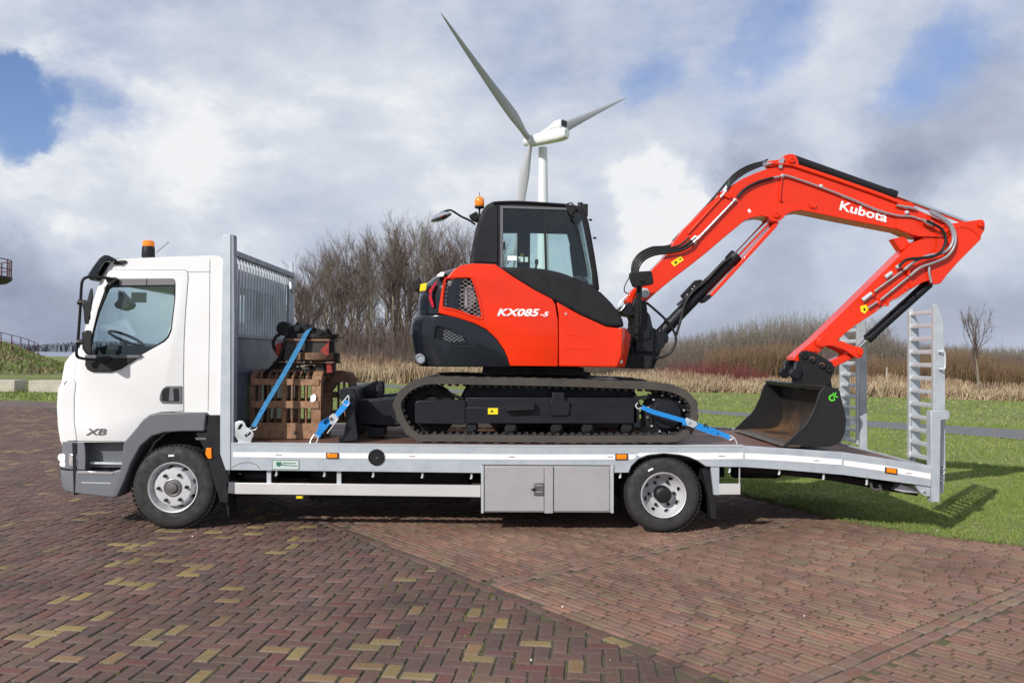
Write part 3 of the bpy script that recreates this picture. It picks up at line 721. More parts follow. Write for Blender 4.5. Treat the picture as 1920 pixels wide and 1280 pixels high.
# ---- trees
def tree_meshes(seed, H, spread, nmain, fine, TW=2):
    rd = random.Random(seed); T = MB(); segs = []
    def seg(p, q, r0, r1): segs.append((p, q, r0, r1))
    def limb(p, d, L_, r, depth):
        ns = 3; q = p.copy(); dd = d.copy(); pts = [q.copy()]
        for i in range(ns):
            dd = (dd+Vector((rd.gauss(0, .13), rd.gauss(0, .13), rd.gauss(.05, .06)))).normalized()
            nq = q+dd*L_/ns; seg(q, nq, r*(1-.25*i/ns), r*(1-.25*(i+1)/ns)*.95); q = nq; pts.append(q.copy())
        if depth <= 0:
            return
        nb = rd.choice((2, 3, 3)) if depth > 1 else fine
        for k in range(nb):
            a = rd.uniform(0, 2*math.pi); t_ = rd.uniform(.35, 1.0) if k else 1.0
            i0 = min(int(t_*ns), ns-1); base = pts[i0].lerp(pts[i0+1], t_*ns-i0)
            s = spread*rd.uniform(.5, 1.2)
            nd = (dd+Vector((math.cos(a)*s, math.sin(a)*s, rd.uniform(-.05, .35)))).normalized()
            limb(base, nd, L_*rd.uniform(.58, .82), r*rd.uniform(.45, .62), depth-1)
    # trunk(s)
    tops = []
    for k in range(nmain):
        a = rd.uniform(0, 6.28); lean = rd.uniform(.02, .16) if nmain > 1 else .04
        p = Vector((rd.uniform(-.12, .12), rd.uniform(-.12, .12), -.1)); d = Vector((math.cos(a)*lean, math.sin(a)*lean, 1)).normalized()
        r = H*.011*rd.uniform(.8, 1.2); path = [p]; hh = H*rd.uniform(.48, .62); ns = 6
        for i in range(ns):
            d = (d+Vector((rd.gauss(0, .05), rd.gauss(0, .05), .02))).normalized(); p = p+d*hh/ns; path.append(p)
        T.tube(path, r, 6, r*.55)
        for i in range(2, ns+1):
            for j in range(2 if i < ns else 3):
                a2 = rd.uniform(0, 6.28); s = spread*rd.uniform(.6, 1.3) if i < ns else spread*.6
                limb(path[i], (d+Vector((math.cos(a2)*s, math.sin(a2)*s, .15))).normalized(), H*rd.uniform(.13, .22)*(1 if i > 3 else .8), r*(.42 if i < ns else .5), 3 if i >= 3 else 2)
    # limbs as three-sided tapering bars
    S = len(segs); p0 = np.array([s[0] for s in segs]); p1 = np.array([s[1] for s in segs]); r0 = np.array([s[2] for s in segs]); r1 = np.array([s[3] for s in segs])
    r0 = np.maximum(r0, .006); r1 = np.maximum(r1, .004)
    d = p1-p0; d /= np.linalg.norm(d, axis=1, keepdims=True); a = np.cross(d, np.array([.31,.71,.4])); a /= np.linalg.norm(a, axis=1, keepdims=True); b = np.cross(d, a)
    vs = []
    for pp_, rr in ((p0, r0), (p1, r1)):
        for k in range(3):
            an = 2*math.pi*k/3; vs.append(pp_+(a*math.cos(an)+b*math.sin(an))*rr[:,None])
    v = np.stack(vs, 1).reshape(-1, 3); i = np.arange(S)[:,None]*6
    f = np.concatenate([np.concatenate([i+0, i+1, i+4, i+3], 1), np.concatenate([i+1, i+2, i+5, i+4], 1), np.concatenate([i+2, i+0, i+3, i+5], 1)])
    thin = np.where(r0 < H*.0022)[0]; g_ = np.random.default_rng(seed); V4 = []
    for rep in range(TW):
        q0 = p0[thin]+(p1[thin]-p0[thin])*g_.uniform(0, 1, (len(thin), 1)); dr = d[thin]+g_.normal(0, .55, (len(thin), 3)); dr[:, 2] += .15
        q1 = q0+dr*(H*g_.uniform(.015, .045, (len(thin), 1))); sd = np.cross(dr, g_.normal(0, 1, (len(thin), 3))); sd /= np.linalg.norm(sd, axis=1, keepdims=True)
        V4.append(np.stack([q0-sd*.005, q0+sd*.005, q1+sd*.0025, q1-sd*.0025], 1).reshape(-1, 3))
    V4 = np.concatenate(V4); n0 = len(v); v = np.concatenate([v, V4]); f = np.concatenate([f, n0+np.arange(len(V4)).reshape(-1, 4)])
    cr = fastmesh('crown', v, f); cr.materials.append(MT['twig'] if seed % 2 else MT['twig_grey'])
    tm, _ = T.mesh('trunk', 60, cen=False); tm.materials.append(MT['bark'])
    return tm, cr
TV = [tree_meshes(1, 11.5, .55, 2, 4), tree_meshes(2, 10.5, .48, 1, 4), tree_meshes(3, 11.0, .6, 3, 3), tree_meshes(4, 9.5, .7, 1, 4)]
print('tree faces', [len(t_[1].polygons) for t_ in TV])
def put_tree(v, x, y, s, rz, label, group=None, name='bare_tree', sz=1.0):
    e = thing(name, label, 'tree', (x, y, -.03), group); e.rotation_euler = (0, 0, rz); e.scale = (s, s, s*sz)
    for nm, me in (('trunk', v[0]), ('crown', v[1])):
        o = bpy.data.objects.new(nm, me); COL.objects.link(o); o.parent = e
    return e
# the clump behind the grab: (picture x, distance, top of crown in picture, variant)
clump = [(560,66,520,0),(585,60,490,2),(612,70,470,1),(640,62,455,0),(662,74,445,2),(690,61,440,1),(712,70,430,3),(738,63,422,0),(765,72,412,2),(792,62,418,1),(820,69,425,0),(846,63,432,2),(872,72,430,1),(900,64,440,3),(655,85,450,3),(745,84,425,1),(835,82,430,3),(598,82,480,1),(570,76,505,3),(930,70,450,0),(690,92,440,0),(790,92,420,2),(880,88,430,2),(625,92,465,2)]
FRONT = {560: 'leftmost bare tree of the clump, rising just right of the steel headboard',
 585: 'slender bare tree near the left end of the clump, straight above the grab swivel head',
 640: 'bare tree in the front row above the right side of the rusty grab',
 690: 'single-stemmed bare tree standing above the lifting lug of the dozer blade',
 738: 'tall bare tree in the front row, just left of the black counterweight',
 765: 'tallest bare tree of the clump, rising left of the excavator rear mirror',
 792: 'bare tree directly behind the rear lamp of the black counterweight',
 846: 'bare tree showing above the counterweight, just right of the rear mirror',
 900: 'bare tree hidden mostly behind the excavator operator cab'}
for k, (px, d, top, vi) in enumerate(clump):
    p = P(px, 664, d); hgt = P(px, top, d).z+.3; base = (11.5, 10.5, 11.0, 9.5)[vi]; s = hgt/base*.97
    put_tree(TV[vi], p.x, d, s, k*1.7, (FRONT.get(px) if d < 74 else None) or ('bare tree deep inside the clump, hidden among the trunks of its front row'), 'bare trees of the clump behind the truck')
p = P(1652, 664, 46)
put_tree(TV[3], p.x, 46, .54, 2.2, 'small spreading bare tree seen between the two raised loading ramps')
ts = tree_meshes(9, 4.2, .26, 1, 2, 1)
p = P(1797, 664, 31); put_tree(ts, p.x, 29.5, 1.12, 1.0, 'slim young tree with pale stem right of the near loading ramp', name='young_tree')
p = P(1663, 700, 33); tag(part('tree_stake', MB().box(p.x-.025, p.x+.025, 33, 33.05, -.03, 1.3), 'concrete', None), 'thin pale stake in the dry grass between the ramps', 'stake')
# ---- left background
def block(px0, px1, name, label):
    a, b_ = P(px0, 734, 26.6), P(px1, 734, 26.6); h = .46
    part_ = MB().box(a.x, b_.x, 26.6, 27.5, -.03, h)
    tag(part(name, part_, 'concrete', None, bevel=.02), label, 'concrete block')
block(-150, 27, 'concrete_block', 'pale concrete block at the left edge of the lawn')
block(53, 190, 'concrete_block', 'pale concrete block partly hidden by the front of the white cab')
nx, ny = 60, 26; vs = []; fs = []
for j in range(ny):
    for i in range(nx):
        x = -75+i*(48/(nx-1)); y = 50+j*(50/(ny-1))
        env = min(1, max(0, (-28.5-x*1.0-(y-50)*.52)/9.0)); env = env*env*(3-2*env); fy = math.sin(math.pi*j/(ny-1))**.5
        vs.append((x, y, -.06+2.5*env*fy+random.gauss(0, .03)*(1 if fy*env > .05 else 0)))
for j in range(ny-1):
    for i in range(nx-1): fs.append((j*nx+i, j*nx+i+1, (j+1)*nx+i+1, (j+1)*nx+i))
me = bpy.data.meshes.new('grass_mound'); me.from_pydata(vs, [], fs); me.polygons.foreach_set('use_smooth', [True]*len(fs))
mo = link('grass_mound', me, 'mound', None, (0,0,0)); mo['kind'] = 'structure'
q_ = np.stack([rng.uniform(-62, -28, 16000), rng.uniform(50, 90, 16000)], 1)
def mound_z(x, y):
    env = min(1, max(0, (-28.5-x-(y-50)*.52)/9.0)); env = env*env*(3-2*env); return -.06+2.5*env*math.sin(math.pi*(y-50)/50)**.5
zz = np.array([mound_z(x, y) for x, y in q_]); q_ = q_[zz > .05]; zz = zz[zz > .05]; n = len(q_)
gc = np.array([(.10,.16,.03),(.15,.19,.045),(.24,.19,.10),(.20,.15,.085)])[(np.clip((np.sin(q_[:,0]*1.3)+np.sin(q_[:,1]*.9+q_[:,0])+rng.normal(0,.8,n)+2)*.8,0,3)).astype(int)]*rng.uniform(.8,1.15,(n,1))
p0 = np.stack([q_[:,0], q_[:,1], zz-.05], 1); ribbons(p0, p0+np.stack([rng.normal(0,.15,n), rng.normal(0,.15,n), rng.uniform(.15,.45,n)], 1), .05, .015, 'mound_grass', gc)
rl = thing('railing', 'thin dark red railing running down the grassy mound', 'railing', (P(30,640,70).x, 70, 0))
tops = []
for px, y_, t0, b0 in ((-28,60,618,652),(2,62,623,652),(22,65,628,654),(39,68,632,657),(54,72,637,659),(64,77,641,661),(72,82,644,662)):
    a = P(px, t0, y_); b_ = P(px, b0+4, y_); tops.append(a); part('post', MB().cyl(b_, a, .05, 6), 'railing', rl)
part('top_rail', MB().tube(tops, .03, 6), 'railing', rl)
part('wire', MB().tube([t_-Vector((0,0,.5)) for t_ in tops], .012, 4), 'railing', rl)
pl = thing('lookout_platform', 'dark round lookout deck with red railing high at the left edge', 'platform', (P(-75,600,40).x, 40, 0))
c = P(-75, 520, 40)
part('deck', MB().lathe([(1.5,-.32),(2.3,-.24),(2.56,-.05),(2.58,.10),(2.5,.12)], (c.x, c.y, c.z), 40, 'z'), 'deck_dark', pl)
part('column', MB().cyl((c.x, c.y, -.1), (c.x, c.y, c.z-.25), .35, 16), 'deck_dark', pl)
for k in range(18):
    a = k*2*math.pi/18+.12; q = Vector((c.x+2.5*math.cos(a), c.y+2.5*math.sin(a), c.z+.1)); part('rail_post', MB().cyl(q, q+Vector((0,0,1.0)), .045, 6), 'railing', pl)
for h in (.55, 1.08):
    part('rail', MB().tube([(c.x+2.5*math.cos(a), c.y+2.5*math.sin(a), c.z+h) for a in np.linspace(0, 2*math.pi, 41)], .03, 6), 'railing', pl)
wa = [G(-300,664),G(40,667),G(200,668.8),G(420,671)]; wb = [G(420,661.4),G(-300,654)]
sheet('water', [(p.x, p.y) for p in wa+wb], -.022, 'water')
n = 16000; X = rng.uniform(-900, -250, n); Yv = rng.uniform(700, 760, n); Hh = rng.uniform(5, 11, n)*(.8+.2*np.sin(X*.05)+.15*np.sin(X*.021))
p0 = np.stack([X, Yv, np.zeros(n)], 1)
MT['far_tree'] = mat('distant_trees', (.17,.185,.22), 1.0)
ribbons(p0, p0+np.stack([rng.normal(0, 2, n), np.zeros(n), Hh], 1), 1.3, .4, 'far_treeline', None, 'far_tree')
# ================================================================== TRUCK
truck = thing('flatbed_truck', 'white cab flatbed recovery truck with galvanised bed and raised rear ramps', 'truck', (-.8, 1.25, 0))
TK = truck
def C(px, py, y=0): return P(px, py, y)
# ---- cab
CY0, CY1 = .03, 2.33
cab_out = [(105,838),(100,826),(96,800),(94,762),(96,729),(103,716),(105,702),(109,681),(118,668),(138,651),(150,606),(170,545),(183,512),(196,492),(206,486.5),(238,484),(320,480.5),(398,478),(410,479.5),(418,486),(419,520),(417,640),(414,770),(413,800),(385,806),(310,808),(286,811),(262,826),(238,829),(137,829),(106,829)]
WIN = [(206,521),(322,520),(328,523),(329.5,532),(329,560),(322,620),(316,634),(308,642),(262,668),(225,692),(207,697.5),(172,697),(163,693),(160,684),(160,668),(163,650),(172,612),(180,580),(194,540),(200,526)]
DOOR = [(196,511),(205,507),(344,505.5),(350,509),(351,520),(346,580),(343,640),(342,700),(342.5,771),(320,772),(300,772.5),(283,777),(270,787),(254,808),(238,828),(137,827),(134,800),(134,740),(136,705),(146,660),(158,618),(172,570),(186,530)]
def off(pts, d):
    """grow (d>0) or shrink a px outline"""
    a = sum(pts[i][0]*pts[(i+1)%len(pts)][1]-pts[(i+1)%len(pts)][0]*pts[i][1] for i in range(len(pts)))
    sg = 1 if a > 0 else -1; out = []; n = len(pts)
    for i in range(n):
        p0, p1, p2 = Vector(pts[i-1]), Vector(pts[i]), Vector(pts[(i+1)%n])
        e1 = (p1-p0).normalized(); e2 = (p2-p1).normalized(); nn = Vector((e1.y+e2.y, -(e1.x+e2.x)))
        if nn.length < 1e-6: nn = Vector((e1.y, -e1.x))
        nn.normalize(); k = 1/max(.5, nn.dot(Vector((e1.y, -e1.x))))
        q = p1+nn*d*sg*k; out.append((q.x, q.y))
    return out
inner = [(112,800),(108,760),(116,700),(150,665),(165,610),(190,535),(205,500),(238,492),(396,486),(408,492),(408,640),(404,765),(300,765),(262,800)]
xc0, xc1 = C(96,700).x-.3, C(186,530).x
cab_mb = MB()
xf = C(95,760).x
def cabfn(x, y, z):
    # front corners rounded in plan
    R = .13; t_ = min(y-CY0, CY1-y); 
    sh = 0 if t_ >= R else R-math.sqrt(max(0, R*R-(R-t_)**2))
    w = min(1, max(0, (C(235,700).x-x)/(C(235,700).x-xf-.25)))
    return (x+sh*w*.75, y, z)
cab_mb.slices(pp(cab_out, 0), [CY0, CY0+.03, CY0+.08, CY0+.15, CY0+.24, CY1-.24, CY1-.15, CY1-.08, CY1-.03, CY1], cabfn)
wcut = MB().prism(pp(off(WIN, 2.5), 0), -.5, 3)
dcut = MB().prism(pp(off(DOOR, .9), 0), -.5, .075)
wsx = [(150,668),(185,560),(204,500),(150,480),(90,600),(100,668)]
wscut = MB().prism(pp([(160,664),(188,570),(207,504),(150,470),(60,600),(80,662)], 0), .16, 2.20)
rear = MB().box(C(405,600).x-.1, C(425,600).x+.3, .5, 1.9, C(400,600).z, C(400,530).z)
cab = part('cab_body', cab_mb, 'white', TK, cuts=[MB().prism(pp(inner, 0), .10, 2.26), wcut, wscut, dcut, rear], angle=40)
# rear wall stamping
part('rear_wall_panel', MB().box(C(416,600).x-.002, C(416,600).x+.012, .35, 2.05, C(400,765).z, C(400,615).z), 'white', cab, bevel=.006)
part('rear_window', MB().box(C(414,600).x-.012, C(414,600).x-.004, .5, 1.9, C(400,600).z, C(400,530).z), 'glass_truck', cab)
part('windscreen', MB().prism(pp([(152,662),(154,662),(197,508),(195,508)], 0), .14, 2.22), 'glass_truck', cab)
# seam lines of the roof and lower side
part('roof_seam', MB().ribbon([C(350,510,CY0-.001), C(394,509.5,CY0-.001)], .004, .002, Vector((0,0,1))), 'grey_plastic', cab)
part('cab_corner_seam', MB().ribbon([C(393.5,486,CY0-.001), C(392.5,620,CY0-.001), C(390,770,CY0-.001)], .004, .002, Vector((1,0,0))), 'grey_plastic', cab)
door = part('door', MB().prism(pp(DOOR, 0), .02, .07), 'white', TK, bevel=.008, cuts=[MB().prism(pp(off(WIN, -1.5), 0), -.5, .3)])
door2 = part('door', MB().prism(pp(DOOR, 0), 2.29, 2.335), 'white', TK, cuts=[MB().prism(pp(off(WIN, -1.5), 0), 2, 3)])
# window surround and glass
GL = [(207,538),(316,536),(323,538),(325,560),(318,616),(312,630),(304,638),(260,664),(232,667),(168,667),(166,660),(172,622),(182,585),(196,552),(201,541)]
fr = MB().prism(pp(WIN, 0), .028, .06)
wf = part('window_frame', fr, 'black_plastic', door, bevel=.003, cuts=[MB().prism(pp(GL, 0), -.5, .4)])
part('window_head_trim', MB().prism(pp([(222,523),(320,521.5),(326.5,524),(327.5,532),(325,534),(222,535)], 0), .018, .035), mat('grey_head_trim', (.16,.155,.165), .45), door, bevel=.003)
part('trim_joint', MB().box(C(273,528).x, C(274.2,528).x, .015, .02, C(273,534).z, C(273,522).z), 'black_plastic', door)
part('window_glass', MB().prism(pp(off(GL, 1.2), 0), .040, .045), 'glass_truck', door)
part('window_glass', MB().prism(pp(off(GL, 1.2), 0), 2.31, 2.315), 'glass_truck', door2)
part('sill_trim', MB().prism(pp([(160,671),(262,668),(225,692),(207,697.5),(172,697),(163,693),(159,684)], 0), -.004, .05), 'black_plastic', door, bevel=.01)
part('sill_strip', MB().prism(pp([(160,665.5),(266,665.5),(258,671),(160,671.5)], 0), -.008, .05), 'grey_plastic', door, bevel=.003)
hb = MB().prism(pp([(304,728),(311,723.5),(340,723.5),(340,756.5),(303,756),(298,750),(298.5,740)], 0), .010, .06)
hd = part('door_handle', hb, 'grey_plastic', door, bevel=.004)
part('handle_grip', MB().prism(pp([(318,728),(325,728),(327,752),(316,752)], 0), .0, .03), 'grey_plastic', door, bevel=.004, cuts=None)
part('handle_recess', MB().prism(pp([(303,732),(311,727),(318,727),(316,752),(303,751)], 0), .004, .03), 'matt_black', door)
part('handle_recess', MB().prism(pp([(326,728),(334,728),(335,751),(328,752)], 0), .004, .03), 'matt_black', door)
text('badge', 'XB', 160, 815, 199, 814.6, 11.5, .012, 'steel_dark', door, shear=.25, bold=.012)
# front grille side blade
part('front_corner_panel', MB().slices(pp([(97,728),(103,717),(118,709),(122,718),(119,745),(119,790),(124,826),(103,827),(97,800),(94.5,760)], 0), [.012,.03,.06,.1,.16,.3], cabfn), 'white', TK, bevel=.008, seg=3)
part('corner_recess', MB().prism(pp([(118,718),(123,714),(125,724),(126,760),(125,800),(122,790),(119,745)], 0), .016, .09), 'grey_plastic', TK, bevel=.004)
# roof items
part('roof_vent', MB().prism(pp([(211,493),(214,489),(222,488),(233,487.5),(236,489),(234,492.5),(228,495.5),(214,496)], 0), -.0+.012, .12), 'black_plastic', cab, bevel=.004)
vz = part('sun_visor', MB().slices(pp([(162,519),(166,512),(176,497),(186,484),(194,478.5),(202,479.5),(212,485),(218,488.5),(212,489),(203,487),(195,489.5),(188,499),(180,516),(176,525),(170,526)], 0), [-.04,0,.06,2.3,2.36,2.40], lambda x,y,z: (x+(.03 if (y<0 or y>2.38) else 0), y, z)), 'gloss_black', TK, bevel=.006)
bcp = C(278, 482, .45)
bea = part('beacon', MB().lathe([(.062,0),(.066,.01),(.062,.10),(.058,.115)], (bcp.x, .45, bcp.z-.005), 24, 'z'), 'black_plastic', TK)
part('beacon_lens', MB().lathe([(.058,0),(.060,.02),(.058,.05),(.045,.062),(.02,.065)], (bcp.x, .45, bcp.z+.108), 24, 'z'), 'amber', bea)
part('antenna', MB().tube([C(294,473,.5), C(315,455,.5)], .003, 5), 'black_plastic', TK)
part('antenna_tip', MB().lathe([(.001,-.006),(.006,0),(.001,.006)], tuple(C(315.5,454.5,.5)), 6, 'z'), 'black_plastic', TK)
# mirrors on their long bar
ys = -.16
mbk = part('mirror_bracket', MB().tube(smooth([C(222,526,.0),C(200,521,-.05),C(170,519,-.1),C(156,524,ys),C(152.5,540,ys),C(151,570,ys),C(149,600,ys),C(146,640,ys),C(143.5,658,ys),C(145,668,-.14),C(156,672,-.08),C(180,674,-.03),C(198,673,.01)], 5), .014, 8), 'black_plastic', TK)
part('bracket_mount', MB().prism(pp([(200,521),(218,520),(220,527),(213,532),(202,529)], 0), -.03, .03), 'black_plastic', mbk, bevel=.004)
part('bracket_mount', MB().prism(pp([(182,669),(206,668),(210,675),(200,678),(184,677)], 0), -.03, .03), 'black_plastic', mbk, bevel=.004)
# main mirror: housing seen from behind, glass facing rearward
for (cx, cy, w, h, nm) in ((160,574,10,34,'mirror'),(160,641,8,20,'mirror')):
    top = [(cx-7,cy-4),(cx-4,cy+h*.2),(cx-2,cy+h*.95),(cx+3,cy+h),(cx+8,cy+h*.3),(cx+12,cy-h*.6),(cx+11,cy-h),(cx+8,cy-h*.85),(cx+3,cy-h*.3)] if nm == 'mirror' and h == 34 else [(cx-7,cy-18),(cx+2,cy-22),(cx+9,cy-21),(cx+9,cy+22),(cx+2,cy+24),(cx-6,cy+13)]
    mr_ = part('mirror', MB().slices(pp(top, -.2), [-.28,-.26,-.12,-.10], lambda x,y,z: (x+(.012 if y in (-.28,-.10) else 0)+(-.19-y)*.45, y, z)), 'black_plastic', TK, bevel=.008)
    gx = P(cx+10, cy, -.2).x
    part('mirror_glass', MB().slices([(gx-.008,P(cx,cy+h*.75,-.2).z),(gx-.002,P(cx,cy+h*.75,-.2).z),(gx-.002,P(cx,cy-h*.75,-.2).z),(gx-.008,P(cx,cy-h*.75,-.2).z)], [-.255,-.125], lambda x,y,z: (x+(-.19-y)*.45,y,z)), 'chrome', mr_)
    part('mirror_clamp', MB().cyl(C(147 if h==34 else 145,cy-8 if h==34 else cy,-.16), C(160,cy-6 if h==34 else cy,-.16), .028, 10), 'black_plastic', mr_)
# far-side mirror seen through the glass
part('mirror', MB().prism(pp([(222,543),(228,549),(248,570),(243,578),(232,582),(218,577),(214,570),(222,562)], 2.45), 2.42, 2.6), 'black_plastic', TK, bevel=.02)
# interior
part('dashboard', MB().prism(pp([(150,668),(160,652),(190,646),(212,648),(222,662),(226,700),(200,760),(150,760)], 0), .14, 2.2), 'dark_int', TK, bevel=.03)
sw = []
for k in range(25):
    a = 2*math.pi*k/24; p = C(240, 636, .55); sw.append((p.x-.02+.17*math.cos(a)*.9, .55+.20*math.sin(a), p.z+.01-.075*math.cos(a)))
part('steering_wheel', MB().tube(sw, .014, 8), 'dark_int', TK)
part('steering_column', MB().cyl((C(240,636,.55).x-.02,.55,C(240,638,.55).z), (C(215,690,.55).x,.55,C(215,690,.55).z), .03, 8), 'dark_int', TK)
for sy in (.30, 1.45):
    st = part('seat', MB().prism(pp([(275,700),(340,700),(342,690),(278,688)], 0), sy, sy+.5), 'seat', TK, bevel=.04)
    part('backrest', MB().prism(pp([(318,690),(306,640),(312,590),(322,556),(332,556),(336,600),(338,690)], 0), sy+.02, sy+.48), 'seat', st, bevel=.04)
part('sun_blind', MB().box(C(246,560,1.2).x, C(274,560,1.2).x, 1.2, 1.21, C(260,567,1.2).z, C(260,548,1.2).z), 'dark_int', TK)
part('cab_lining', MB().prism(pp([(112,800),(404,800),(404,765),(300,770),(112,770)], 0), .12, 2.2), 'dark_int', TK)
# ---- lower front: bumper, steps, arch
bump = MB()
bump.slices(pp([(103,828),(137,829),(139,838),(140,858),(137,926),(120,925),(107,921),(102,910),(101,884),(104,878)], 0), [.02,.05,.12,.25,2.15,2.28,2.34], cabfn)
bmp = part('bumper', bump, 'silver_bumper', TK, bevel=.006)
part('bumper_joint', MB().slices(pp([(100.5,878),(139,880),(139,883),(100.5,881)], 0), [.014,.05,.12,.3], cabfn), 'black_plastic', bmp)
hl = part('headlight', MB().slices(pp([(108,850),(124,850),(126,874),(112,876),(107,868)], 0), [.015,.05,.2,.35], cabfn), 'chrome', TK, bevel=.01)
part('headlight_lens', MB().lathe([(.032,0),(.036,-.012),(.02,-.024),(.01,-.026)], tuple(C(117,857,.05)), 20, 'y'), 'lamp', hl)
part('headlight_lens', MB().lathe([(.022,0),(.026,-.012),(.02,-.02),(.01,-.022)], tuple(C(118.5,869,.05)), 20, 'y'), 'lamp', hl)
part('bumper_gap', MB().prism(pp([(134,830),(142,830),(141,928),(137,928)], 0), .012, .1), 'matt_black', TK)
part('step_panel', MB().prism(pp([(142,884),(210,884),(226,880),(236,868),(228,905),(219,930),(215,932),(195,931),(140,924)], 0), .0, .3), 'silver_bumper', TK, bevel=.012, seg=3)
part('step_recess', MB().prism(pp([(142,829),(232,829),(236,868),(226,880),(142,880)], 0), .16, .22), 'grey_plastic', TK)
part('step_recess_side', MB().prism(pp([(142,829),(152,829),(152,884),(142,884)], 0), .03, .2), 'grey_plastic', TK)
part('step_tread', MB().prism(pp([(144,882),(213,884),(213,889.5),(144,888)], 0), -.006, .16), 'chrome', TK, bevel=.004)
part('step_tread', MB().prism(pp([(160,868),(224,870),(224,873),(160,872)], 0), .09, .2), 'galv2', TK, bevel=.003)
part('step_strip', MB().prism(pp([(152,903),(208,904.5),(208,906.5),(154,905)], 0), -.004, .02), 'galv2', TK)
arch_o = [(236,829),(254,808),(270,787),(283,777),(300,772.5),(388,772.5),(385,808),(345,808),(310,810),(287,817),(266,835),(248,868),(236,900),(222,931),(218,932),(226,900),(233,870)]
part('wheel_arch', MB().prism(pp([(234,829),(254,806),(270,786),(283,776),(300,772.8),(388,772.8),(385,808),(345,808),(310,810),(287,817),(266,835),(248,868),(236,900),(222,931),(210,932),(222,900),(230,870)], 0), -.03, .28), 'grey_plastic', TK, bevel=.014, seg=3)
part('arch_liner', MB().prism(pp([(240,880),(266,836),(287,818),(312,811),(386,809),(405,840),(412,900),(240,930)], 0), .34, .45), 'matt_black', TK)
part('mudguard', MB().prism(pp([(367,812),(388,808),(388,778),(413,778),(413,838),(424,880),(430,900),(427,944),(412,940),(398,895),(388,855),(378,832)], 0), .0, .30), 'matt_black', TK, bevel=.006)
part('mudguard_strip', MB().prism(pp([(366,820),(386,820),(387,824),(368,824)], 0), -.006, .01), 'grey_plastic', TK)
part('side_marker', MB().prism(pp([(388,839),(397,839),(398,859),(391,859),(386,850)], 0), -.02, .02), 'amber', TK, bevel=.004)
part('mud_flap', MB().prism(pp([(414,900),(420,900),(427,968),(424,969)], 0), .05, .30), 'matt_black', TK)
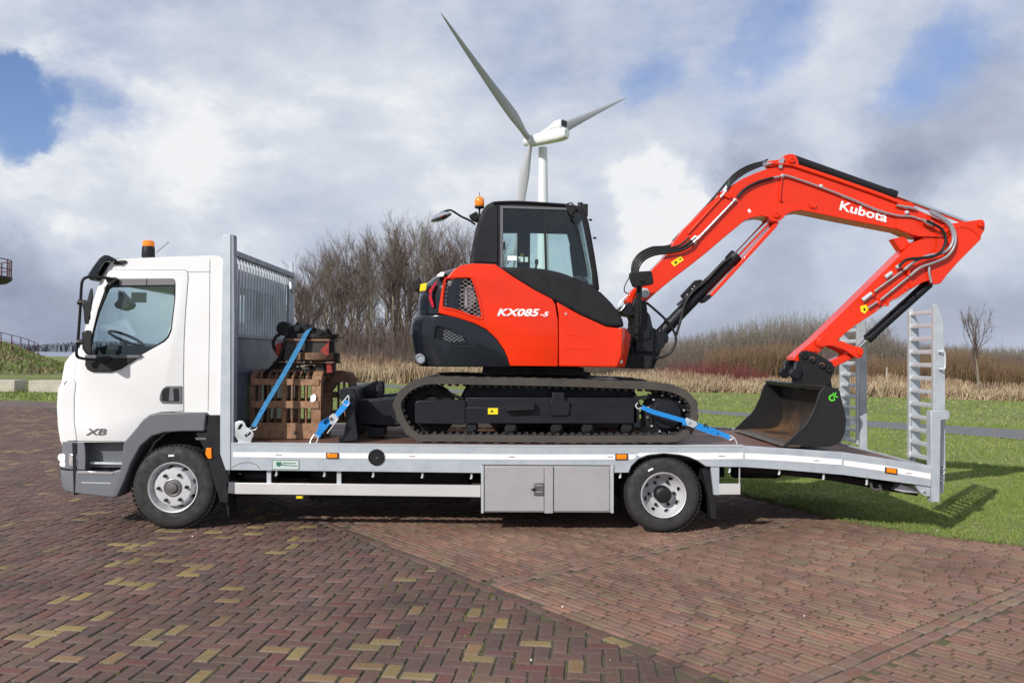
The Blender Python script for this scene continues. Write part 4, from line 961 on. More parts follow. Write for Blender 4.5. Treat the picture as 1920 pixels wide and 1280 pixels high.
# ---- wheels
def wheel(cx, cy, R, front=True, y0=.02, far=False):
    c = C(cx, cy, 0); s = -1 if far else 1
    w = .235
    t_ = [(R*.585,.03),(R*.61,.0),(R*.78,-.012),(R*.90,-.004),(R*.965,.02),(R,.05),(R,w-.05),(R*.965,w-.02),(R*.8,w+.01),(R*.62,w),(R*.58,w-.02)]
    O = (c.x, y0, c.z)
    wh = part('wheel', MB().lathe([(r, h*s) for r, h in t_], O, 64, loop=True), 'rubber', TK, angle=50)
    # tread blocks around the shoulder
    tb = MB()
    for k in range(56):
        a = 2*math.pi*k/56
        for hh, sl in ((.036, .02), (w-.05, -.02)):
            e1 = Vector((math.cos(a), 0, math.sin(a))); e2 = Vector((-math.sin(a), 0, math.cos(a)))
            b0 = Vector(O)+e1*(R-.002)+Vector((0, hh*s, 0)); 
            vs_ = [b0+e2*q1_*R*.035+Vector((0, q2_*.028*s, 0))+e1*q3_ for q3_ in (0,.006) for q1_, q2_ in ((-1,-.7),(1,-.7),(1,.7),(-1,.7))]
            tb.add(vs_, [(0,3,2,1),(4,5,6,7),(0,1,5,4),(1,2,6,5),(2,3,7,6),(3,0,4,7)])
    x = part('tread', tb, 'rubber', wh); x['kind'] = 'stuff'
    r = R*.592
    if front: prof = [(.001,-.005),(r*.40,-.005),(r*.42,-.045+.04),(r*.72,-.002),(r*.76,.012),(r*.80,.07),(r*.86,.09),(r*.93,.04),(r*.96,-.006),(r,-.012),(r*1.02,.0),(r*1.0,.03),(r*.9,.13),(.001,.13)]
    else: prof = [(.001,.115),(r*.55,.115),(r*.62,.11),(r*.74,.085),(r*.86,.05),(r*.93,.02),(r*.96,-.008),(r,-.013),(r*1.02,.0),(r*1.0,.04),(r*.9,.17),(.001,.17)]
    if far: part('rim', MB().lathe([(rr, h*s) for rr, h in prof], O, 48), 'rim', wh); return
    holes = []
    for k in range(8):
        a = 2*math.pi*(k+.35)/8
        rr = r*(.80 if front else .78); p = Vector(O)+Vector((rr*math.cos(a), 0, rr*math.sin(a)))
        m_ = MB()
        vs_ = []
        for yy in (-.05, .35):
            for q in range(10):
                b_ = 2*math.pi*q/10; du, dv = .016*math.cos(b_), .027*math.sin(b_)
                vs_.append(p+Vector((du*math.cos(a)-dv*math.sin(a), yy, du*math.sin(a)+dv*math.cos(a))))
        m_.add(vs_, [tuple(range(9,-1,-1)), tuple(range(10,20))]+[(q,(q+1)%10,(q+1)%10+10,q+10) for q in range(10)])
        holes.append(m_)
    rim = part('rim', MB().lathe(prof, O, 56), 'rim', wh, cuts=holes)
    part('brake_drum', MB().lathe([(r*.85,.14 if front else .18),(r*.85,.2),(.01,.2)], O, 24), 'matt_black', wh)
    hr = r*.36
    if front: part('hub', MB().lathe([(hr,.0),(hr,-.012),(hr*.9,-.016),(hr*.8,-.010),(hr*.6,-.012),(hr*.5,-.03),(.005,-.034)], O, 28), 'steel_dark', wh)
    else: part('hub', MB().lathe([(hr*1.05,.12),(hr*1.05,.02),(hr*.95,.0),(hr*.7,-.01),(hr*.6,-.012),(.005,-.012)], O, 28), 'black_plastic', wh)
    for k in range(6):
        a = math.pi/3*k+math.radians(3 if front else 2); rr = r*.56
        p = Vector(O)+Vector((rr*math.cos(a), 0, rr*math.sin(a))); y_ = -.008 if front else .112
        part('wheel_nut', MB().tube([p+Vector((0,y_,0)), p+Vector((0,y_-.012,0)), p+Vector((0,y_-.03,0))], .019, 6, .014), 'black_plastic', wh)
    # small tyre sticker
    a = math.radians(93 if front else 118); q = Vector(O)+Vector((math.cos(a)*R*.76, -.016, math.sin(a)*R*.76)); tdir = Vector((math.sin(a), 0, -math.cos(a)))
    part('sticker', MB().ribbon([q-tdir*.027, q+tdir*.027], .018, .002, Vector((math.cos(a), 0, math.sin(a)))), 'white_decal', wh)
R1 = .395
f_c = P(323, 914, .02); r_c = P(1244, 928.5, .02)
wheel(323, 914, f_c.z+.004, True); wheel(1245, 928.5, r_c.z+.004, False)
wheel(323, 914, .395, True, 2.45, True); wheel(1245, 928.5, .395, False, 2.45, True)
c = C(1245, 928.5); part('inner_wheel', MB().lathe([(.24,.27),(.37,.27),(.39,.30),(.39,.46),(.37,.49),(.2,.49)], (c.x, 0, c.z), 40, loop=True), 'rubber', TK)
c = C(1245, 928.5); part('inner_wheel', MB().lathe([(.24,2.0),(.37,2.0),(.39,2.03),(.39,2.19),(.37,2.2),(.2,2.2)], (c.x, 0, c.z), 40, loop=True), 'rubber', TK)
part('rear_axle', MB().cyl((c.x,.25,c.z), (c.x,2.25,c.z), .08, 14).lathe([(.05,-.2),(.17,-.12),(.2,0),(.17,.12),(.05,.2)], (c.x,1.25,c.z), 20), 'matt_black', TK)
c = C(323, 914); part('front_axle', MB().cyl((c.x,.25,c.z-.05), (c.x,2.25,c.z-.05), .06, 10), 'matt_black', TK)
# ---- chassis
xl, xr = C(300,800).x, C(1740,900).x
for y_ in (.82, 1.62): part('chassis_rail', MB().box(xl, C(1400,880).x, y_, y_+.07, .44, .66), 'matt_black', TK)
part('gearbox', MB().box(C(420,900).x, C(640,900).x, .95, 1.5, .32, .6), 'matt_black', TK, bevel=.03)
part('propshaft', MB().cyl((C(640,900).x,1.25,.42), (C(1245,900).x,1.25,.4), .05, 12), 'matt_black', TK)
part('fuel_tank', MB().box(C(560,900).x, C(880,900).x, .45, .8, .2, .6), 'matt_black', TK, bevel=.05, seg=3)
part('battery_box', MB().box(C(530,900).x, C(900,900).x, 1.75, 2.3, .22, .6), 'matt_black', TK, bevel=.03)
part('air_tank', MB().lathe([(.02,0),(.09,.02),(.105,.05),(.105,.35),(.09,.38),(.02,.40)], (C(434,900).x+.01, .30, .49), 24, 'x'), 'charcoal', TK)
part('toolbox_far', MB().box(C(903,900).x, C(1148,900).x, 2.0, 2.45, .16, .6), 'box_grey', TK)
part('silencer', MB().lathe([(.02,0),(.075,.02),(.09,.05),(.09,.50),(.075,.54),(.02,.56)], (C(1368,890,.7).x, .7, C(1400,880,.7).z), 24, 'x'), 'matt_black', TK)
part('yellow_tag', MB().box(C(537,930).x, C(551,930).x, .40, .41, C(540,934,.4).z, C(540,929,.4).z), 'yellow', TK)
for y_ in (.75, 1.68):
    part('tail_frame', MB().prism(pp([(1335,876),(1400,878),(1480,883),(1560,891),(1740,920),(1740,935),(1700,928),(1560,905),(1450,894),(1335,890)], 0), y_, y_+.08), 'matt_black', TK)
part('tail_cross_member', MB().prism(pp([(1395,878),(1560,893),(1700,915),(1740,924),(1740,936),(1705,930),(1560,904),(1395,888)], 0), .2, 2.3), 'matt_black', TK)
# ---- bed
SB = [(433,831),(700,834),(1000,836.5),(1240,836.5),(1395,836),(1583,848),(1746,873),(1746,912),(1580,890),(1450,879),(1395,875.5),(1330,874.5),(1322,873),(1311,866),(1297,860),(1280,855),(1262,852),(1244,851),(1226,852),(1208,856),(1193,864),(1184,876),(1180,885.5),(1152,886),(1152,872),(903,871),(903,886.5),(700,884),(433,881)]
for y0, y1 in ((0,.075),(2.42,2.495)): part('side_beam', MB().prism(pp(SB, 0), y0, y1), 'galv', TK, bevel=.004)
part('wheel_arch_trim', MB().ribbon([C(a,b,.03) for a,b in ((1325,877),(1318,871),(1306,863),(1291,857),(1275,853),(1244,849.6),(1214,853),(1196,860),(1183,873),(1178,886))], .06, .012, Vector((0,1,0))), 'black_plastic', TK)
part('side_beam_lip', MB().prism(pp([(433,829.5),(700,832.5),(1000,835),(1240,835),(1395,834.5),(1395,837),(1240,837.5),(1000,837.5),(700,835),(433,832)], 0), -.004, .085), 'galv2', TK)
STR = [[(437,847),(700,849.5),(1000,851.5),(1192,851.5),(1192,858),(1186,861),(1000,861.5),(700,859.5),(437,856.5)],
       [(1192,851.5),(1200,848.8),(1300,848.5),(1393.5,848.5),(1393.5,860),(1305,861),(1290,854.8),(1270,850.4),(1244,849),(1218,851),(1200,856)],
       [(1396.5,849),(1480,853),(1578.5,861),(1578.5,871.5),(1480,864.5),(1396.5,860)],
       [(1582,862.5),(1660,872.5),(1745,887.5),(1745,898),(1660,883.5),(1582,872.5)]]
for q in STR: part('reflective_strip', MB().prism(pp(q, 0), -.003, .001), 'reflective', TK)
for q in (1395,): part('beam_weld', MB().box(C(1394.3,850).x, C(1396,850).x, -.002, .002, C(1395,874).z, C(1395,837).z), 'galv2', TK)
part('beam_weld', MB().box(C(1579.5,850).x, C(1581,850).x, -.002, .002, C(1580,889).z, C(1580,850).z), 'galv2', TK)
for a, b, w in ((523,852,12),(773,855,12),(960,856,12),(1144,856,10),(1353,854.5,12),(1531,863,10),(1704,887,10)):
    part('strip_mark', MB().prism(pp([(a-w/2,b-.7),(a+w/2,b-.2),(a+w/2,b+1),(a-w/2,b+.5)], 0), -.0045, -.002), 'steel_dark', TK)
for a, b, w, h in ((623.5,853.5,23,10),(1165,855.5,23,11)):
    lm = part('marker_lamp', MB().prism(pp([(a-w/2,b-h/2),(a+w/2,b-h/2),(a+w/2,b+h/2),(a-w/2,b+h/2)], 0), -.016, .0), 'black_plastic', TK)
    part('marker_lens', MB().prism(pp([(a-w/2+2,b-h/2+1),(a+w/2-2,b-h/2+1),(a+w/2-2,b+h/2-1),(a-w/2+2,b+h/2-1)], 0), -.022, -.012), 'amber', lm, bevel=.003)
lm = part('marker_lamp', MB().prism(pp([(1659,875),(1681,878),(1681,888.5),(1659,885.5)], 0), -.016, .0), 'black_plastic', TK)
part('marker_lens', MB().prism(pp([(1661,876.2),(1679,878.8),(1679,887),(1661,884.4)], 0), -.022, -.012), 'amber', lm, bevel=.003)
part('round_socket', MB().lathe([(.078,0),(.080,-.012),(.070,-.018),(.062,-.006),(.01,.0)], tuple(C(706,856.5,0)), 36), 'black_plastic', TK)
part('socket_face', MB().lathe([(.070,-.004),(.068,-.009),(.001,-.009)], tuple(C(706,856.5,0)), 30), 'matt_black', TK)
part('socket_screw', MB().lathe([(.006,0),(.005,-.006),(.001,-.007)], tuple(C(707,858,-.009)), 8), 'steel', TK)
pt = part('maker_plate', MB().prism(pp([(510,861.5),(561,862),(561,880),(510,879.5)], 0), -.003, .0), mat('pale_plate', (.55,.60,.58), .45), TK)
for q in ([(510,861.5),(561,862),(561,863),(510,862.5)],[(510,878.7),(561,879.2),(561,880),(510,879.5)],[(510,861.5),(511,861.5),(511,879.5),(510,879.5)],[(560,862),(561,862),(561,880),(560,880)]):
    part('plate_border', MB().prism(pp(q, 0), -.0045, -.002), 'dark_green', pt)
part('plate_print', MB().prism(pp([(518,865.5),(528,865.5),(528,870),(558,872.5),(556,874),(546,873),(527,872),(524,874.5),(519,873)], 0), -.0045, -.002), 'dark_green', pt)
part('plate_print', MB().prism(pp([(530,866.5),(555,867.5),(555,869),(530,868)], 0), -.0045, -.002), 'dark_green', pt)
# stud plate half-hidden lower left (weld marks)
part('weld_marks', MB().tube([C(434,876,-.001),C(450,868,-.001),C(465,866,-.001),C(480,870,-.001),C(488,879,-.001)], .003, 5), 'steel_dark', TK)
# hooks
for px, py in ((427.5,882),(518.5,882),(608.5,883.5),(700,884.5),(792,886),(884,887.5),(1163,886),(1368,876),(1461,880),(1544,889),(1625,899)):
    part('lashing_hook', MB().tube([C(px,py-1,.04), C(px+.5,py+7,.04), C(px-1.5,py+9.5,.04)], .012, 8), 'galv2', TK)
# deck boards
def zdeck(x):
    a = C(1395,836); b_ = C(1583,848); c_ = C(1746,873); z0 = .842
    if x < a.x: return z0
    if x < b_.x: return z0+(b_.z-a.z)*(x-a.x)/(b_.x-a.x)
    return z0+(b_.z-a.z)+(c_.z-b_.z)*(x-b_.x)/(c_.x-b_.x)
xs = [C(437,830).x, C(1395,836).x, C(1583,848).x, C(1746,873).x]
for sgi in range(3):
    for k in range(12):
        y0 = .08+k*.195; x0, x1 = xs[sgi]+.003, xs[sgi+1]-.003; e_ = random.uniform(-.0015,.0015)
        q = [(x0,zdeck(x0)-.03),(x1,zdeck(x1)-.03),(x1,zdeck(x1)-.002+e_),(x0,zdeck(x0)-.002+e_)]
        part('deck_board', MB().prism(q, y0+.002, y0+.193), 'plank', TK)
part('deck_underframe', MB().box(xs[0], xs[1], .1, 2.4, .70, .80), 'matt_black', TK)
# ---- headboard
px_l, px_r = C(413.5,600).x, C(432,600).x
hp = part('headboard_post', MB().prism(pp([(418.5,440),(432.5,440),(432.5,881),(423.5,881),(413,850),(413,760),(416,600)], 0), -.006, .05), 'galv', TK, bevel=.004)
part('headboard_post_flange', MB().prism(pp([(432.6,438.5),(437.5,440),(439,600),(437,831),(432.6,831)], 0), .004, .11), 'galv_grey', TK)
part('headboard_post', MB().prism(pp([(424,440),(432.5,440),(437,831),(423.5,881),(413,850),(416,600)], 0), 2.45, 2.50), 'galv', TK)
hx = C(437,600).x
zt0, zt1 = C(440,481,.1).z, C(440,469.5,.1).z
zm0, zm1 = C(440,632.5,.1).z, C(440,624,.1).z
part('headboard_top_rail', MB().box(hx-.07, hx+.0, .05, 2.45, zt0, zt1), 'galv_grey', TK, bevel=.008)
part('headboard_mid_rail', MB().box(hx-.06, hx+.0, .05, 2.45, zm0, zm1), 'galv_grey', TK, bevel=.004)
bm_, bc = MB().box(-.008, .008, -.012, .012, 0, zt0-zm1).mesh('headboard_bar'); bm_.materials.append(MT['galv'])
for k in range(19):
    link('headboard_bar', bm_, None, TK, (hx-.035, .18+k*.108, (zt0+zm1)/2))
part('headboard_gusset', MB().box(hx-.05, hx-.02, 2.25, 2.45, zm1, zt0), 'galv_grey', TK)
part('headboard_hook', MB().tube([(hx,2.18,zt0-.03),(hx+.02,2.16,zt0-.1),(hx+.03,2.12,zt0-.16),(hx+.02,2.25,zt0-.2)], .016, 8), 'galv2', TK)
part('headboard_panel', MB().box(hx-.045, hx-.02, .05, 2.45, .80, zm0+.002), 'panel_dark', TK)
part('headboard_panel_rib', MB().box(hx-.022, hx-.008, .11, 2.42, C(440,700,.1).z, C(440,692,.1).z), 'panel_dark', TK)
part('lashing_plate', MB().prism(pp([(435,792),(441,791.5),(448,788.5),(455,788.5),(459,792),(462,800),(467,802.5),(474,808),(476,812),(475,818),(472,823),(470.5,832),(447,832),(447,826),(443,819),(440,817),(436,816)], .03), .02, .035), 'galv2', TK, bevel=.002,
     cuts=[MB().prism(pp([(446,802),(451,794),(455,794),(456,797),(451,804.5),(447,805)], .03), -.1,.2), MB().prism(pp([(459,815),(468,809),(472,810),(471,813),(463,819),(460,818)], .03), -.1,.2)])
# ---- ramps
def ramp(y0, y1, shift, near):
    rp = part('loading_ramp', MB().prism(pp([(1752.5,570),(1758,570),(1763,585),(1770,604),(1773,700),(1774,880),(1770,925),(1762,925),(1757,868),(1755,700)], .12), y0, y0+.03).prism(pp([(1752.5,576),(1758,572),(1763,585),(1770,604),(1773,700),(1774,868),(1757,868),(1755,700)], .12), y1-.03, y1), 'galv', TK, bevel=.003)
    if shift: 
        rp.location.x += shift
        WL[rp] = rp.location.copy()
    xa = P(1753, 600, .12).x+shift
    part('stringer_flange', MB().box(xa-.012, xa+.012, y0-.004, y0+.034, P(1755,868,.12).z, P(1755,571,.12).z), 'galv2', rp)
    part('stringer_flange', MB().box(xa-.012, xa+.012, y1-.034, y1+.004, P(1755,868,.12).z, P(1755,577,.12).z), 'galv2', rp)
    for k in range(12):
        z = P(1740, 586+k*24.55, .38).z
        m_ = MB(); m_.prism([(xa-.002,z-.012),(xa+.012,z+.022),(xa+.052,z+.016),(xa+.052,z-.005),(xa+.02,z-.022),(xa,z-.022)], y0+.03, y1-.03)
        part('rung', m_, 'galv2', rp)
    return rp
xsft = 0
r1 = ramp(.13, .66, 0, True)
r2_ = ramp(1.86, 2.39, -.03, False)
part('ramp_handle', MB().tube(smooth([P(1759,659,.11),P(1768,658.5,.08),P(1771.5,662,.08),P(1771.5,688,.08),P(1768,691.5,.08),P(1760,691,.11)], 3), .011, 8), 'galv2', r1)
part('end_post', MB().prism(pp([(1745,770),(1779,769.5),(1780,786),(1764,787),(1762,941),(1747,941)], 0), .0, .09), 'galv', TK, bevel=.004)
part('end_post_stub', MB().prism(pp([(1779,772.5),(1781.5,773),(1781.5,782),(1779,783)], 0), .01, .07), 'galv2', TK)
part('ramp_stop', MB().prism(pp([(1708.5,828),(1713,828),(1714.5,865),(1709.5,866)], .70), .68, .76), 'galv', TK)
part('end_post', MB().prism(pp([(1745,850),(1764,850),(1762,941),(1747,941)], 0), 2.41, 2.5), 'galv', TK)
part('rear_cross_beam', MB().prism(pp([(1746,875),(1760,877),(1760,925),(1746,922)], 0), .1, 2.4), 'galv', TK)
part('hinge_plate', MB().prism(pp([(1716,907),(1746,912),(1746,931),(1735,930),(1728,925)], 0), .02, .06), 'galv', TK, bevel=.003)
part('hinge_bolt', MB().lathe([(.018,0),(.016,-.012),(.003,-.014)], tuple(P(1732.5,921.5,.02)), 6), 'steel', TK)
part('underrun_bar', MB().prism(pp([(1690,906),(1695,909),(1722,915),(1722,925),(1693,923),(1677,918)], .12), .12, 2.3), 'galv2', TK, bevel=.01)
part('tail_hook', MB().tube([P(1632,903,.1),P(1634,915,.1),P(1642,918,.1),P(1652,916,.1),P(1648,908,.1)], .016, 8), 'steel_dark', TK)
for a, b in ((1771,876),(1770,886),(1766,896),(1767,906)):
    part('ramp_latch', MB().tube([P(a-5,b-4,.12),P(a+1,b,.12),P(a-4,b+4,.12)], .01, 6), 'galv2', TK)
# ---- tool box, side guard
tb = part('tool_box', MB().prism(pp([(903,872.5),(1149,873.5),(1149,960.5),(903,960)], 0), .012, .48), 'box_grey', TK, bevel=.004)
part('box_door', MB().prism(pp([(909,874.5),(1020,875),(1020,958),(909,958)], 0), .003, .02), 'box_grey', tb, bevel=.004)
part('box_door', MB().prism(pp([(1038,875),(1143,875.5),(1143,958),(1038,958)], 0), .003, .02), 'box_grey', tb, bevel=.004)
part('box_strap', MB().prism(pp([(1021,873),(1037,873),(1037,961.5),(1021,961.5)], 0), -.012, .02), 'box_grey', tb, bevel=.003)
for a in (902, 1145.5): part('box_frame', MB().prism(pp([(a,872),(a+5,872),(a+5,961.5),(a,961.5)], 0), -.006, .02), 'galv2', tb, bevel=.002)
part('box_latch', MB().prism(pp([(1001,905),(1020,905),(1020,928),(1001,928)], 0), -.012, .006), 'steel_dark', tb, bevel=.004)
part('latch_key', MB().prism(pp([(995,916),(1003,913.5),(1004,918.5),(999,919)], 0), -.03, -.01), 'black_plastic', tb)
part('latch_bar', MB().tube([P(1004,910,-.014),P(1017,910,-.014)], .006, 6).tube([P(1004,922,-.014),P(1017,922,-.014)], .006, 6), 'steel', tb)
part('side_guard', MB().prism(pp([(440,905),(901,909.6),(901,931.5),(440,925.5)], 0), .0, .04), 'aluminium', TK, bevel=.003)
part('side_guard', MB().prism(pp([(440,905),(901,909.6),(901,931.5),(440,925.5)], 0), 2.46, 2.5), 'aluminium', TK)  # far-side guard, added to deepen the shade under the bed
part('added_shade_tray', MB().box(C(440,900).x, C(1150,900).x, .5, 2.0, .40, .44), 'matt_black', TK)  # hidden sheet added to block light and keep the underside dark
part('side_guard_cap', MB().prism(pp([(424,903),(440,904.6),(440,925.8),(425,924)], 0), .0, .12), 'grey_plastic', TK, bevel=.006)
for a in (498, 630): part('guard_bracket', MB().prism(pp([(a,883),(a+8,883),(a+8,912),(a,912)], 0), .04, .07), 'galv2', TK)
part('mudguard_bracket', MB().prism(pp([(1333,874.5),(1349,874.5),(1349,927.5),(1339,927.5)], 0), .01, .09), 'galv', TK)
part('rear_mud_flap', MB().prism(pp([(1318,880),(1334,880),(1345,927),(1344,974),(1335,972),(1330,930)], 0), .04, .48), 'matt_black', TK)
part('rear_side_guard', MB().prism(pp([(1349,907),(1389,907),(1389,927),(1349,927)], 0), .01, .05), 'aluminium', TK, bevel=.003)
part('guard_rod', MB().tube([C(1386.5,875,.03), C(1386.5,908,.03)], .007, 6), 'galv2', TK)
# ================================================================== EXCAVATOR
EX = thing('tracked_excavator', 'orange-red and black tracked excavator loaded on the truck bed', 'excavator', (.3, 1.25, .842))
HY = .20; HF = 2.32
# ---- tracks
TP = [(737.8,760),(744,741),(762,722),(784.6,711),(806,706.5),(860,706.5),(914,708),(980,709),(1043,710.5),(1110,712.5),(1172,715),(1237,718),(1269,724.6),(1293,737.5),(1306,754),(1309.5,772),(1306,792),(1296,812),(1277,826),(1255,829.5),(1100,830.5),(950,830.8),(810,831),(784.6,829.5),(762,812),(746,788)]
def track(y0, y1, far=False):
    o = [Vector((P(a, b, .22).x, 0, P(a, b, .22).z)) for a, b in TP]
    zf = .842+.012
    o = [Vector((p.x, 0, max(p.z, zf))) for p in o]
    o = smooth(o, 5, True)
    c = Vector((sum(p.x for p in o)/len(o), 0, sum(p.z for p in o)/len(o)))
    # resample evenly
    o.append(o[0]); ln = [0]
    for i in range(len(o)-1): ln.append(ln[-1]+(o[i+1]-o[i]).length)
    NB = 176; pts = []
    for k in range(NB):
        s = ln[-1]*k/NB; i = max(j for j in range(len(ln)-1) if ln[j] <= s); pts.append(o[i].lerp(o[i+1], (s-ln[i])/max(1e-9, ln[i+1]-ln[i])))
    nr = []
    for k in range(NB):
        t = (pts[(k+1)%NB]-pts[k-1]).normalized(); n = Vector((t.z, 0, -t.x))
        if n.dot(pts[k]-c) < 0: n = -n
        nr.append(n)
    mb = MB(); th = .072
    ring = []
    for k in range(NB):
        n, p = nr[k], pts[k]
        w_ = .0 if (k % 4) < 2 else .006
        ring += [p+n*(-th)+Vector((0,y0+.004,0)), p+n*(-.004)+Vector((0,y0,0)), p+n*(.004)+Vector((0,y0+.03,0)), p+n*(.004)+Vector((0,y1-.03,0)), p+n*(-.004)+Vector((0,y1,0)), p+n*(-th)+Vector((0,y1-.004,0))]
    fs = []
    for k in range(NB):
        for j in range(6): fs.append((k*6+j, k*6+(j+1)%6, ((k+1)%NB)*6+(j+1)%6, ((k+1)%NB)*6+j))
    mb.add(ring, fs)
    tr = part('rubber_track', mb, 'track_rubber', EX, angle=50)
    # outer ground lugs
    lg = MB().prism([(-.036,-.006),(.036,-.006),(.028,.010),(-.028,.010)], -.215, .0).mesh('ground_lug')[0]; lg.materials.append(MT['track_rubber'])
    il = MB().prism([(-.022,.0),(.022,.0),(.015,-.050),(-.015,-.050)], -.07, .07).mesh('drive_lug')[0]; il.materials.append(MT['rubber'])
    for k in range(0, NB, 4):
        n, p = nr[k], pts[k]; ang = math.atan2(n.x, n.z)
        for yy in ((y0+.115),):
            ob = link('ground_lug', lg, None, tr, (p.x+n.x*.0, yy, p.z+n.z*.0)); ob.rotation_euler = (0, ang, 0)
    for k in range(0, NB, 2):
        n, p = nr[k], pts[k]; ang = math.atan2(n.x, n.z); q = p-n*(th-.002)
        ob = link('drive_lug', il, None, tr, (q.x, y0+.10, q.z)); ob.rotation_euler = (0, ang, 0)
    return pts
track(.22, .67); track(1.88, 2.33)
def und(y0, s):
    Yp = y0
    f = part('track_frame', MB().prism(pp([(873,745),(1195,745),(1198,752),(1198,790),(1190,796),(875,793),(870,760)], Yp), Yp, Yp+.33), 'charcoal', EX, bevel=.008)
    part('frame_face', MB().prism(pp([(872,763),(1194,762),(1194,793),(872,793)], Yp), Yp-.02, Yp+.02), 'charcoal', f, bevel=.004)
    part('idler_cover', MB().prism(pp([(778,754),(784,750),(870,749),(873,752),(873,795),(780,794),(778,790)], Yp), Yp-.03, Yp+.08), 'charcoal', EX, bevel=.01)
    part('cover_hole', MB().lathe([(.02,0),(.02,-.004),(.001,-.004)], tuple(P(790,768,Yp-.03)), 12), 'matt_black', f)
    part('frame_step', MB().prism(pp([(946,754),(1001,754),(1001,767),(948,769)], Yp), Yp-.10, Yp), 'matt_black', f, bevel=.004)
    part('frame_bracket', MB().prism(pp([(1035,735),(1057,735),(1058,750),(1067,752),(1067,775),(1062,778),(1034,778),(1030,774),(1031,752),(1035,748)], Yp), Yp-.045, Yp+.05), 'charcoal', f, bevel=.004)
    part('yellow_label', MB().prism(pp([(915,764.5),(933.5,764.5),(933.5,776),(915,776)], Yp), Yp-.026, Yp-.02), 'yellow', f)
    part('label_mark', MB().prism(pp([(919,772),(922,767.5),(926,772)], Yp), Yp-.028, Yp-.025), 'black_plastic', f)
    c = P(806, 769, Yp+.08); part('idler_wheel', MB().lathe([(.05,-.03),(.14,-.02),(.16,.02),(.25,.03),(.27,.05),(.27,.15),(.16,.17),(.05,.18)], (c.x, Yp+.10, c.z), 40), 'matt_black', EX)
    c = P(1250, 776, Yp)
    sp = part('drive_sprocket', MB().lathe([(.16,.0),(.215,.02),(.235,.03),(.235,.11),(.16,.13),(.01,.13)], (c.x, Yp+.06, c.z), 40), 'matt_black', EX)
    part('final_drive', MB().lathe([(.155,.04),(.155,-.03),(.14,-.045),(.06,-.05),(.02,-.052),(.001,-.052)], (c.x, Yp+.03, c.z), 32), 'charcoal', sp, bevel=0)
    teeth = MB()
    for k in range(22):
        a = 2*math.pi*k/22; e1 = Vector((math.cos(a), 0, math.sin(a))); e2 = Vector((-math.sin(a), 0, math.cos(a))); b = Vector((c.x, Yp+.09, c.z))+e1*.232
        teeth.add([b+e2*u*.016*(1-.4*v)+e1*.028*v+Vector((0,w,0)) for v in (0,1) for u,w in ((-1,0),(1,0),(1,.05),(-1,.05))], [(0,3,2,1),(4,5,6,7),(0,1,5,4),(1,2,6,5),(2,3,7,6),(3,0,4,7)])
    part('sprocket_teeth', teeth, 'matt_black', sp)
    for k in range(12):
        a = 2*math.pi*k/12+.2; q = Vector((c.x+.19*math.cos(a), Yp+.065, c.z+.19*math.sin(a)))
        part('drive_bolt', MB().cyl(q, q-Vector((0,.02,0)), .011, 6), 'galv2', sp)
    for px in (884, 958, 1044, 1102, 1176):
        c = P(px, 803, Yp+.05); part('track_roller', MB().lathe([(.03,-.02),(.065,-.01),(.065,.05),(.04,.06),(.04,.16),(.065,.17),(.065,.22),(.03,.23)], (c.x, Yp+.04, c.z), 20), 'matt_black', EX)
        part('roller_cap', MB().prism(pp([(px-9,796),(px+9,796),(px+9,803),(px+4,809),(px-4,809),(px-9,803)], Yp), Yp+.0, Yp+.03), 'matt_black', EX, bevel=.004)
    c = P(1046, 728, Yp+.1); part('carrier_roller', MB().lathe([(.02,0),(.05,.01),(.05,.12),(.02,.13)], (c.x, Yp+.05, c.z), 16), 'matt_black', EX)
    part('tensioner_rod', MB().cyl(P(820,728,Yp+.1), P(868,748,Yp+.1), .018, 8), 'matt_black', EX)
    part('end_bracket', MB().prism(pp([(1188,743),(1216,741),(1216,745),(1197,750),(1199,800),(1188,800)], Yp), Yp-.02, Yp+.04), 'charcoal', EX)
und(.285, 1); und(1.95, 1)
part('car_body', MB().prism(pp([(880,712),(1180,714),(1200,760),(1180,780),(880,780),(860,750)], .6), .5, 1.95), 'charcoal', EX, bevel=.03)
part('slew_ring', MB().lathe([(.55,-.08),(.58,-.06),(.58,.02),(.5,.03)], (P(1010,700,1.25).x, 1.25, P(1010,700,1.25).z), 48, 'z'), 'matt_black', EX)
part('under_cover', MB().prism(pp([(905,688),(1095,689),(1095,697),(1110,703),(905,703)], .45), .45, 2.0), 'matt_black', EX)
part('travel_hose_cover', MB().prism(pp([(850,699),(875,698),(900,704),(900,712),(820,710)], .62), .62, .8), 'matt_black', EX)
# ---- house
def rnd(R, xcut, x0, yl=HY, yh=HF, k=1.0):
    def f(x, y, z):
        t = min(y-yl, yh-y); s = 0 if t >= R else (R-math.sqrt(max(0, R*R-(R-t)**2)))*k
        return (x+s*min(1, max(0, (xcut-x)/(xcut-x0))), y, z)
    return f
YS = [HY,HY+.015,HY+.05,HY+.1,HY+.17,HY+.26,HY+.36,HF-.36,HF-.26,HF-.17,HF-.1,HF-.05,HF-.015,HF]
MP = [(928,495.5),(886,494),(864,497.5),(850,507),(836,522),(828,543),(822,584.6),(824,587.5),(858,596),(889,606),(911.5,617),(931,635),(945,655),(951,668),(956.5,686),(1046,686.8),(1046.5,640),(1046,600),(1041,570),(1035,560.5),(1001.5,543.5),(962,519),(937,501.5)]
cw = [(861,496),(843,500),(824,506),(808,516),(796,525.6),(786,535),(781,546),(778.5,560),(778,587.5),(827,587.5),(829,560),(834,535),(844,519),(858,506),(872,498)]
x0 = P(778,560,HY).x; xc = P(880,560,HY).x
